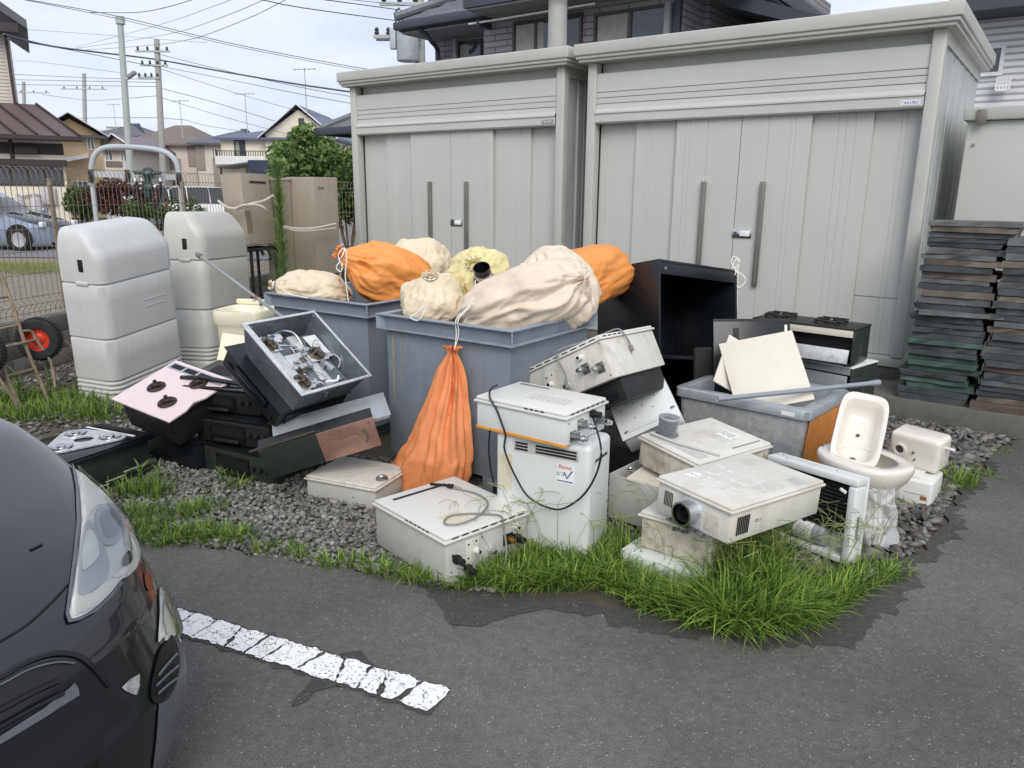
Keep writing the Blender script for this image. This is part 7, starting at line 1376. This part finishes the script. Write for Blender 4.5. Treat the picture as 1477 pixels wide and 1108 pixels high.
def patch(name, px, mat, off, parent=body, step=5.0, k=2, sm=True):
    P2 = [Vector((p.x, p.y)) for p in spline([(x, y, 0) for x, y in px], k, True)] if sm else [Vector(p) for p in px]
    xs = [p.x for p in P2]; ys = [p.y for p in P2]; pts = list(P2); n = len(P2); poly = [(p.x, p.y) for p in P2]
    gx, gy = np.meshgrid(np.arange(min(xs), max(xs), step), np.arange(min(ys), max(ys), step)); gx = gx.ravel(); gy = gy.ravel(); kk = inpoly(gx, gy, poly)
    for x, y in zip(gx[kk], gy[kk]):
        if min((Vector((x, y)) - q).length for q in P2) > step * .6: pts.append(Vector((x, y)))
    r_ = delaunay_2d_cdt(pts, [], [list(range(n))], 1, 1e-4); Vv = []
    for q in r_[0]:
        d = ray(q.x, q.y).normalized(); h, nn, i_, ds = bvh.ray_cast(EYE, d); st_ = 0; cc = sum(P2, Vector((0, 0))) / n
        while h is None and st_ < 40:
            st_ += 1; qq = q.lerp(cc, st_ * .02); d = ray(qq.x, qq.y).normalized(); h, nn, i_, ds = bvh.ray_cast(EYE, d)
        if h is None: h, nn, i_, ds = bvh.find_nearest(EYE + d * 2.3)
        if nn.dot(d) > 0: nn = -nn
        Vv.append(cinv @ (h + nn * off))
    o = G().add(Vv, r_[2]).build(name, mat, parent, smooth=60)
    if len(o.data.polygons) and (cmx.to_3x3() @ o.data.polygons[0].normal).dot(EYE - (cmx @ o.data.polygons[0].center)) < 0: o.data.flip_normals()
    return o
# headlight
HL = [(106, 668), (128, 690), (155, 715), (178, 742), (196, 775), (201, 800), (196, 818), (183, 832), (172, 838), (158, 856), (135, 878), (115, 890), (101, 893), (99, 885), (104, 850), (112, 800), (117, 755), (114, 710)]
hl = patch('headlight', HL, 'lamp_base', .004)
patch('lamp_upper_lining', [(110, 676), (135, 700), (160, 725), (178, 748), (190, 772), (170, 745), (150, 730), (135, 735), (122, 750), (121, 715)], 'lamp_white', .0065, hl)
pr = patch('projector', [(140, 735), (160, 730), (176, 742), (178, 765), (166, 785), (150, 790), (140, 775), (136, 752)], 'lamp_grey', .010, hl); patch('projector_lens', [(147, 742), (160, 738), (170, 748), (171, 764), (162, 777), (151, 779), (145, 766), (143, 752)], 'lamp_lens_glass', .0125, pr)
patch('reflector', [(120, 760), (133, 758), (146, 785), (156, 815), (152, 835), (138, 850), (113, 862), (112, 820)], 'lamp_grey', .0085, hl); patch('reflector_core', [(124, 770), (133, 772), (141, 795), (139, 808), (126, 822), (117, 826), (117, 800)], 'lamp_base', .0115, hl)
patch('turn_signal', [(183, 797), (188, 803), (187, 813), (178, 820), (174, 815), (177, 803)], 'car_black', .0085, hl); patch('lamp_strip', [(184, 768), (196, 786), (196, 812), (176, 832), (160, 834), (178, 818), (188, 800)], 'lamp_white', .0078, hl)
patch('lower_lens', [(104, 862), (130, 858), (150, 842), (160, 845), (138, 872), (114, 886), (103, 888)], 'lamp_white', .0078, hl); patch('lamp_lens', HL, 'glass_clear', .017, hl)
patch('lamp_gasket', [(98, 884), (105, 848), (112, 800), (117, 752), (113, 705), (104, 668), (100, 667), (108, 705), (110, 752), (105, 800), (98, 850), (93, 888), (97, 900), (112, 897), (137, 884), (160, 862), (175, 843), (172, 839), (158, 857), (135, 879), (114, 892), (101, 895)], 'car_trim_grey', .0075, body, sm=False, step=4)
# seam between bonnet and bumper
def line(name, px, w_, mat, off=.002, par=body):
    P = []
    for q in spline([(x, y, 0) for x, y in px], 6):
        d = ray(q.x, q.y).normalized(); h, nn, i_, ds = bvh.ray_cast(EYE, d)
        if h is not None: P.append(cinv @ (h + (nn if nn.dot(d) < 0 else -nn) * off))
    return G().tube(P, w_, 6, 0).build(name, mat, par)
line('panel_gap', [(-25, 938), (0, 925), (40, 900), (75, 868), (96, 845)], .0035, 'car_black'); line('panel_gap', [(103, 667), (85, 655), (50, 624), (0, 591), (-20, 580)], .006, 'car_black', .0)
line('washer_mark', [(44, 794), (52, 790), (60, 786)], .004, 'car_black', .002)
# grille, lower intake, fog lamp
gr = patch('grille', [(-60, 1012), (0, 984), (40, 962), (75, 951), (105, 952), (128, 966), (150, 990), (172, 1010), (186, 1018), (180, 1035), (150, 1060), (140, 1108), (138, 1150), (-60, 1200)], 'car_black', .003)
line('grille_rim', [(-60, 1005), (0, 977), (40, 955), (75, 944), (108, 946), (130, 960), (155, 990)], .008, 'car_black', .002); line('grille_highlight', [(-50, 1012), (0, 988), (40, 967), (78, 957), (105, 958)], .0022, 'car_trim_grey', .008)
line('grille_slat', [(-60, 1055), (0, 1024), (45, 1000), (80, 984)], .007, 'car_black', .008); line('grille_slat', [(-60, 1078), (0, 1046), (50, 1018), (88, 1000)], .006, 'car_black', .008)
patch('chrome_bar', [(-40, 1084), (0, 1060), (60, 1022), (98, 992), (104, 985), (110, 992), (112, 1003), (60, 1036), (0, 1072), (-40, 1096)], 'car_trim_grey', .007, gr, sm=False)
patch('scuff_mark', [(174, 992), (186, 980), (197, 974), (200, 972), (200, 990), (196, 1003), (188, 1001), (180, 997)], 'scuff', .0035, body, sm=False, step=3)
patch('corner_flare', [(232, 950), (262, 925), (268, 975), (262, 1030), (240, 1085), (228, 1120), (218, 1120), (224, 1060), (228, 1000)], 'car_trim_grey', .0045)
fg = patch('fog_lamp_recess', [(222, 960), (230, 935), (245, 922), (254, 935), (256, 965), (248, 995), (235, 1012), (220, 1014), (215, 995)], 'car_black', .006)
for a, b in (((224, 975), (250, 945)), ((221, 990), (252, 962)), ((224, 1001), (250, 980))): line('fog_lamp_slat', [a, ((a[0] + b[0]) / 2, (a[1] + b[1]) / 2 - 1), b], .0035, 'car_trim_grey', .011, fg)
dr = patch('daytime_lamp', [(228, 850), (236, 846), (247, 866), (252, 900), (250, 918), (240, 914), (232, 921), (226, 925), (228, 885)], 'drl', .005); patch('daytime_lamp_lens', [(228, 848), (238, 844), (249, 866), (254, 900), (251, 920), (240, 916), (228, 927), (226, 888)], 'glass_clear', .02, dr); patch('daytime_lamp_core', [(232, 868), (239, 868), (244, 890), (243, 905), (233, 908)], 'lamp_grey', .01, dr)
patch('painted_reflection', [(207, 828), (214, 826), (219, 838), (216, 852), (210, 848)], 'reflection_brown', .003)  # faint red-brown reflection on the bodywork, put in as a coloured patch
# underside lip, wheels, cabin (out of frame)
G().ext(-3.8, -.25, -.72, .72, .12, .2).build('underbody', 'car_black', car)
for f_ in (-.82, -3.35):
    for s in (-1, 1):
        c = (f_, s * .765, .295); wh = G().lathe([(.2, -.09), (.28, -.09), (.295, -.05), (.295, .05), (.28, .09), (.2, .09)], 32, c, (90, 0, 0), cap=False).build('wheel', 'tyre', car); G().lathe([(.2, -.075), (.05, -.06), (.0, -.06)], 24, c, (90 if s > 0 else -90, 0, 0), cap=False).build('rim', 'wheel_trim', wh); G().lathe([(.35, 0), (.35, .01)], 28, (f_, s * .868 + .005, .33), (90, 0, 0)).build('wheel_arch', 'car_black', car)
V = [(-1.25, -.70, .98), (-1.25, .70, .98), (-2.05, .55, 1.42), (-2.05, -.55, 1.42), (-3.0, .55, 1.44), (-3.0, -.55, 1.44), (-3.85, .68, 1.02), (-3.85, -.68, 1.02)]
G().add(V, [[0, 1, 2, 3], [1, 6, 4, 2], [0, 3, 5, 7], [4, 6, 7, 5]]).build('window_glass', 'car_glass', car, smooth=0); G().add([(v[0], v[1], v[2] + .012) for v in (V[3], V[2], V[4], V[5])], [[0, 1, 2, 3]]).build('roof', 'car_dark', car, smooth=0)
# ------------------------------------------------------------------ plants
def leaf_mat(name, c, c2, rough=.5, tr=.35):
    m = bpy.data.materials.new(name); m.use_nodes = True; t = m.node_tree; n = t.nodes; l = t.links; b = n['Principled BSDF']; b.inputs['Roughness'].default_value = rough; b.inputs['Specular IOR Level'].default_value = .3
    at = n.new('ShaderNodeAttribute'); at.attribute_name = 'tone'; mx_ = n.new('ShaderNodeMixRGB'); mx_.inputs[1].default_value = c; mx_.inputs[2].default_value = c2; l.new(at.outputs['Fac'], mx_.inputs[0]); l.new(mx_.outputs[0], b.inputs['Base Color'])
    ts = n.new('ShaderNodeBsdfTranslucent'); l.new(mx_.outputs[0], ts.inputs[0]); ms = n.new('ShaderNodeMixShader'); ms.inputs[0].default_value = tr; l.new(b.outputs[0], ms.inputs[1]); l.new(ts.outputs[0], ms.inputs[2]); l.new(ms.outputs[0], n['Material Output'].inputs[0]); MATS[name] = m
leaf_mat('grass_green', S(62, 98, 36), S(160, 186, 86)); leaf_mat('leaf_tree', S(58, 88, 40), S(152, 176, 104)); leaf_mat('leaf_red', S(66, 40, 42), S(112, 70, 66)); leaf_mat('leaf_bush', S(40, 62, 34), S(108, 134, 78)); leaf_mat('weed_green', S(86, 118, 62), S(150, 172, 104)); leaf_mat('lawn', S(108, 128, 52), S(156, 168, 78))
M('bark', S(88, 74, 60), .9, var=.2, vs=20, bump=.5, bs=40)
def mesh_np(name, W, Fc, nper, tone, mat):
    me = bpy.data.meshes.new(name); me.vertices.add(len(W)); me.vertices.foreach_set('co', W.ravel().astype(np.float32)); me.loops.add(Fc.size); me.loops.foreach_set('vertex_index', Fc.ravel().astype(np.int32)); me.polygons.add(len(Fc)); me.polygons.foreach_set('loop_start', np.arange(0, Fc.size, Fc.shape[1], dtype=np.int32))
    c = me.color_attributes.new('tone', 'FLOAT_COLOR', 'POINT'); tn = np.repeat(tone, nper); c.data.foreach_set('color', np.stack([tn, tn, tn, np.ones_like(tn)], 1).astype(np.float32).ravel()); me.update(); me.validate(); me.materials.append(MATS[mat]); me.shade_smooth()
    o = bpy.data.objects.new(name, me); col.objects.link(o); return o
def blades(x, y, z, h, lean, wid, az=None, droop=.5, nseg=5):
    m_ = len(x); az = rng.uniform(0, 6.283, m_) if az is None else az; dx, dy = np.cos(az), np.sin(az); px_, py_ = -dy, dx; Vs = []
    for k in range(nseg + 1):
        s = k / nseg; out = lean * h * (s ** 1.6) ; up = h * (s - droop * lean * s ** 2.6 * .8); w_ = wid * (1 - s) ** .7 + .0004
        cx_, cy_, cz_ = x + dx * out, y + dy * out, z + up
        Vs.append(np.stack([cx_ - px_ * w_, cy_ - py_ * w_, cz_], -1)); Vs.append(np.stack([cx_ + px_ * w_, cy_ + py_ * w_, cz_], -1))
    W = np.stack(Vs, 1).reshape(-1, 3); nv = 2 * (nseg + 1); q = np.array([[2 * k, 2 * k + 1, 2 * k + 3, 2 * k + 2] for k in range(nseg)]); Fc = (q[None] + (np.arange(m_) * nv)[:, None, None]).reshape(-1, 4); return W, Fc, nv
def grass(label, clumps, mat='grass_green'):
    X, Y, H_, Ln, Az, Wd = [], [], [], [], [], []
    for (u, v, rx, n_, h, ln_) in clumps:
        p = onz(u, v, 0); a = rng.uniform(0, 6.283, n_); r_ = np.sqrt(rng.random(n_)) * rx; ox = r_ * np.cos(a); oy = r_ * np.sin(a)
        X.append(p.x + ox); Y.append(p.y + oy); H_.append(h * rng.uniform(.4, 1.35, n_)); Ln.append(np.clip(rng.normal(ln_, .3, n_), .05, 1.4)); Az.append(a + rng.normal(0, .9, n_)); Wd.append(rng.uniform(.0024, .005, n_))
    X, Y, H_, Ln, Az, Wd = map(np.concatenate, (X, Y, H_, Ln, Az, Wd)); W, Fc, nv = blades(X, Y, np.zeros_like(X), H_, Ln, Wd, Az); o = mesh_np('grass', W, Fc, nv, np.where(rng.random(len(X)) < .06, 1.3, rng.random(len(X)) ** 1.3), mat)
    return tag(o, label, 'grass', kind='stuff')
C_ = []
for u in range(660, 1290, 16):
    base = float(np.interp(u, [660, 760, 870, 940, 1000, 1080, 1150, 1230, 1290], [842, 842, 838, 862, 884, 900, 888, 846, 822])); tall = float(np.interp(u, [660, 800, 890, 930, 1000, 1045, 1120, 1180, 1290], [.09, .11, .12, .10, .11, .20, .18, .11, .06]))
    C_.append((u, base, .09, 120, tall, .75)); C_.append((u + 6, base - 28, .09, 90, tall * 1.1, .6)) if u < 1130 and not 895 < u < 1015 else None
    if 1015 < u < 1120: C_.append((u, base - 56, .09, 90, tall * 1.15, .45))
    if 900 < u < 1180: C_.append((u, base + 14, .07, 60, tall * .8, .95))
    if 1000 < u < 1110: C_.append((u, base - 84, .1, 80, tall * 1.2, .4))
grass('long green grass spilling over the asphalt edge in front of the heaters', C_)
C_ = [(u, 775 + random.uniform(-8, 12), .08, 85, .07, .6) for u in range(190, 350, 14)] + [(u, 745 + random.uniform(-8, 8), .09, 60, .08, .5) for u in range(180, 320, 18)] + [(u, 715, .1, 70, .11, .5) for u in range(180, 240, 16)] + [(u, v, .05, 55, .08, .7) for u, v in ((380, 798), (430, 802), (480, 818), (510, 815), (560, 832), (600, 840), (625, 846), (455, 695), (330, 690), (345, 705), (540, 825), (590, 835))]
grass('short grass on the gravel edge beside the parked car', C_)
C_ = [(u, v + random.uniform(-6, 6), .16, 80, .12, .6) for u in range(-20, 170, 18) for v in (580, 600)] + [(1380, 700, .1, 160, .12, .6), (1335, 715, .07, 80, .09, .6), (1360, 690, .06, 60, .1, .6), (880, 780, .08, 80, .12, .5), (905, 800, .08, 80, .15, .5), (1430, 690, .05, 30, .06, .6), (1440, 655, .05, 20, .05, .6)]
grass('tufts of grass by the hand cart, the rubble and between the heaters', C_)
C_ = [(u, v, .8, 160, .10, .6) for u in range(-40, 110, 12) for v in (385, 392)] + [(u, 412, .6, 120, .12, .5) for u in range(366, 420, 12)]
grass('yellowish lawn strip beyond the mesh fence', C_, 'lawn')
# seed heads of the long grass
g = []; n_ = 130; u = rng.uniform(690, 1270, n_); v = np.interp(u, [690, 870, 940, 1080, 1150, 1270], [835, 825, 850, 880, 870, 825]) - rng.uniform(0, 60, n_); Xs = []; 
gs_ = G()
for a, b in zip(u, v):
    p = onz(a, b, 0); h = random.uniform(.14, .34); az = random.uniform(0, 6.28); tp = p + Vector((math.cos(az) * h * .4, math.sin(az) * h * .4, h)); gs_.tube([p, p.lerp(tp, .5) + Vector((0, 0, .03)), tp], .0012, 4, 1)
    for k in range(random.choice((2, 3, 4))): a2 = random.uniform(0, 6.28); gs_.tube([tp, tp + Vector((math.cos(a2) * .045, math.sin(a2) * .045, .012)), tp + Vector((math.cos(a2) * .08, math.sin(a2) * .08, random.uniform(-.01, .03)))], .0013, 4, 0)
M('seed_head', S(128, 136, 84), .7); tag(gs_.build('seed_heads', 'seed_head'), 'thin finger-like seed heads rising out of the long grass', 'grass', kind='stuff')
# leaves for trees and bushes
def leaves(n_, c, rad, size, name, mat, parent, seed=0, lobes=9, aspect=2.0):
    r0 = np.random.default_rng(seed); L_ = r0.normal(0, 1, (lobes, 3)); L_ /= np.linalg.norm(L_, axis=1)[:, None]; L_ *= r0.uniform(.25, .75, (lobes, 1)); lr = r0.uniform(.28, .5, lobes)
    k = r0.integers(0, lobes, n_); d = r0.normal(0, 1, (n_, 3)); d /= np.linalg.norm(d, axis=1)[:, None]; rr = r0.random(n_) ** .45; P = (L_[k] + d * (lr[k] * rr)[:, None]) * np.array(rad)[None] + np.array(c)[None]
    a = r0.normal(0, 1, (n_, 3)); a /= np.linalg.norm(a, axis=1)[:, None]; b = np.cross(a, r0.normal(0, 1, (n_, 3))); b /= np.linalg.norm(b, axis=1)[:, None]; s = size * r0.uniform(.6, 1.3, n_)
    W = np.stack([P - a * s[:, None] * aspect * .5, P + b * s[:, None] * .5, P + a * s[:, None] * aspect * .5, P - b * s[:, None] * .5], 1).reshape(-1, 3); Fc = np.arange(n_ * 4).reshape(-1, 4)
    o = mesh_np(name, W, Fc, 4, r0.random(n_) ** 1.3, mat); o.parent = parent; return o
Yt = 20.; ct_ = ony(452, 232, Yt); TT = thing('tree', 'leafy green tree left of the left shed', 'tree', (ct_.x, Yt, 0)); leaves(9000, (0.0, 0, ct_.z - .1), (1.35, 1.3, 1.15), .075, 'crown', 'leaf_tree', TT, 3, 16); leaves(4200, (-.9, .2, ct_.z - .75), (.8, .8, .7), .07, 'crown', 'leaf_tree', TT, 5, 9)
g = G(); g.tube([(0, 0, 0), (.05, 0, .8), (0, .05, 1.6), (.1, 0, 2.6)], [.11, .09, .07, .03], 8, 2); [g.tube([(0, 0, 1.0 + .2 * k), (.4 * math.cos(k * 2.1), .4 * math.sin(k * 2.1), 1.7 + .2 * k), (.9 * math.cos(k * 2.1), .8 * math.sin(k * 2.1), 2.2 + .2 * k)], [.05, .03, .015], 6, 2) for k in range(5)]; g.build('trunk', 'bark', TT)
def bush(label, u, v, Y, rad, mat, seed, n_=2600, size=.07):
    c = ony(u, v, Y); t = thing('shrub', label, 'shrub', (c.x, Y, 0), (0, 0, 0), 'shrubs across the street'); leaves(n_, (0, 0, c.z), rad, size, 'foliage', mat, t, seed, 9); g = G(); [g.tube([(0, 0, 0), (.2 * math.cos(k), .2 * math.sin(k), c.z * .6), (.4 * math.cos(k), .4 * math.sin(k), c.z)], .025, 5, 1) for k in range(5)]; g.build('stem', 'bark', t)
bush('green shrub beside the cream house wall', 114, 292, 27, (.75, .6, .9), 'leaf_bush', 21); bush('dark red shrub left of the parked vans', 182, 288, 26, (1.5, .8, .75), 'leaf_red', 22, 3600); bush('low green plants at the foot of the arch', 225, 303, 20, (1.2, .6, .4), 'leaf_bush', 23, 2000, .05); bush('dark green shrub behind the mesh fence by the railing', 500, 285, 18, (.7, .7, .9), 'leaf_bush', 24)
# tall weed in front of the boiler boxes
wp = ony(408, 400, 7.4); WD = thing('tall_weed', 'tall feathery green weed in front of the tan boiler boxes', 'weed', (wp.x, 7.4, 0)); zt_ = ony(400, 236, 7.4).z; dxw = ony(400, 236, 7.4).x - wp.x
g = G(); g.tube([(0, 0, 0), (.01, 0, zt_ * .5), (dxw, 0, zt_)], .008, 6, 3); g.build('stem', 'weed_green', WD); n_ = 800; s = rng.random(n_) ** .8; z = .25 + s * (zt_ - .25); hl_ = .30 * (1 - .6 * s) * rng.uniform(.6, 1.2, n_) + .03; W, Fc, nv = blades(dxw * (z / zt_) ** 2, np.zeros(n_), z, hl_, np.clip(rng.normal(1.0, .25, n_), .4, 1.5), rng.uniform(.003, .006, n_)); o = mesh_np('leaf_spray', W, Fc, nv, rng.random(n_), 'weed_green'); o.parent = WD
# broad-leaved weeds by the left cooktop and cart
def weed(label, u, v, h, n_, ln_, wd_, z0=0):
    p = onz(u, v, 0); t = thing('weed', label, 'weed', p, (0, 0, 0), 'small broad-leaved weeds'); zz = rng.uniform(.05, h, n_); W, Fc, nv = blades(np.zeros(n_), np.zeros(n_), zz, np.full(n_, ln_) * rng.uniform(.6, 1.2, n_), np.clip(rng.normal(.9, .2, n_), .5, 1.3), rng.uniform(.6, 1, n_) * wd_, np.arange(n_) * 2.4); o = mesh_np('leaf', W, Fc, nv, rng.random(n_) * .6 + .4, 'weed_green'); o.parent = t; g = G(); g.tube([(0, 0, 0), (.004, .003, h * .5), (0, 0, h)], .003, 5, 1); g.build('stem', 'weed_green', t)
weed('leafy weed in front of the left black cooktop', 205, 705, .13, 14, .09, .008); weed('second leafy weed in front of the left black cooktop', 232, 702, .11, 12, .08, .008); weed('tall weed beside the cart wheel', 74, 568, .34, 9, .14, .012); weed('foxtail weed below the cart wheel', 30, 580, .22, 10, .16, .010); weed('small leafy weed on the gravel below the stoves', 320, 700, .08, 9, .07, .007)
dr_ = G(); [dr_.tube([onz(100 + 5 * k, 562, 0), onz(100 + 5 * k, 562, 0) + Vector((.1, 0, .2 + .05 * k)), onz(90 + 6 * k, 560, 0) + Vector((-.05 + .1 * k, 0, .35 + .06 * k))], .003, 5, 3) for k in range(4)]; M('dry_stem', S(150, 136, 100), .8); tag(dr_.build('dry_stems', 'dry_stem'), 'bent dry stems between the cart wheel and the leaning cover', 'plant', kind='stuff')
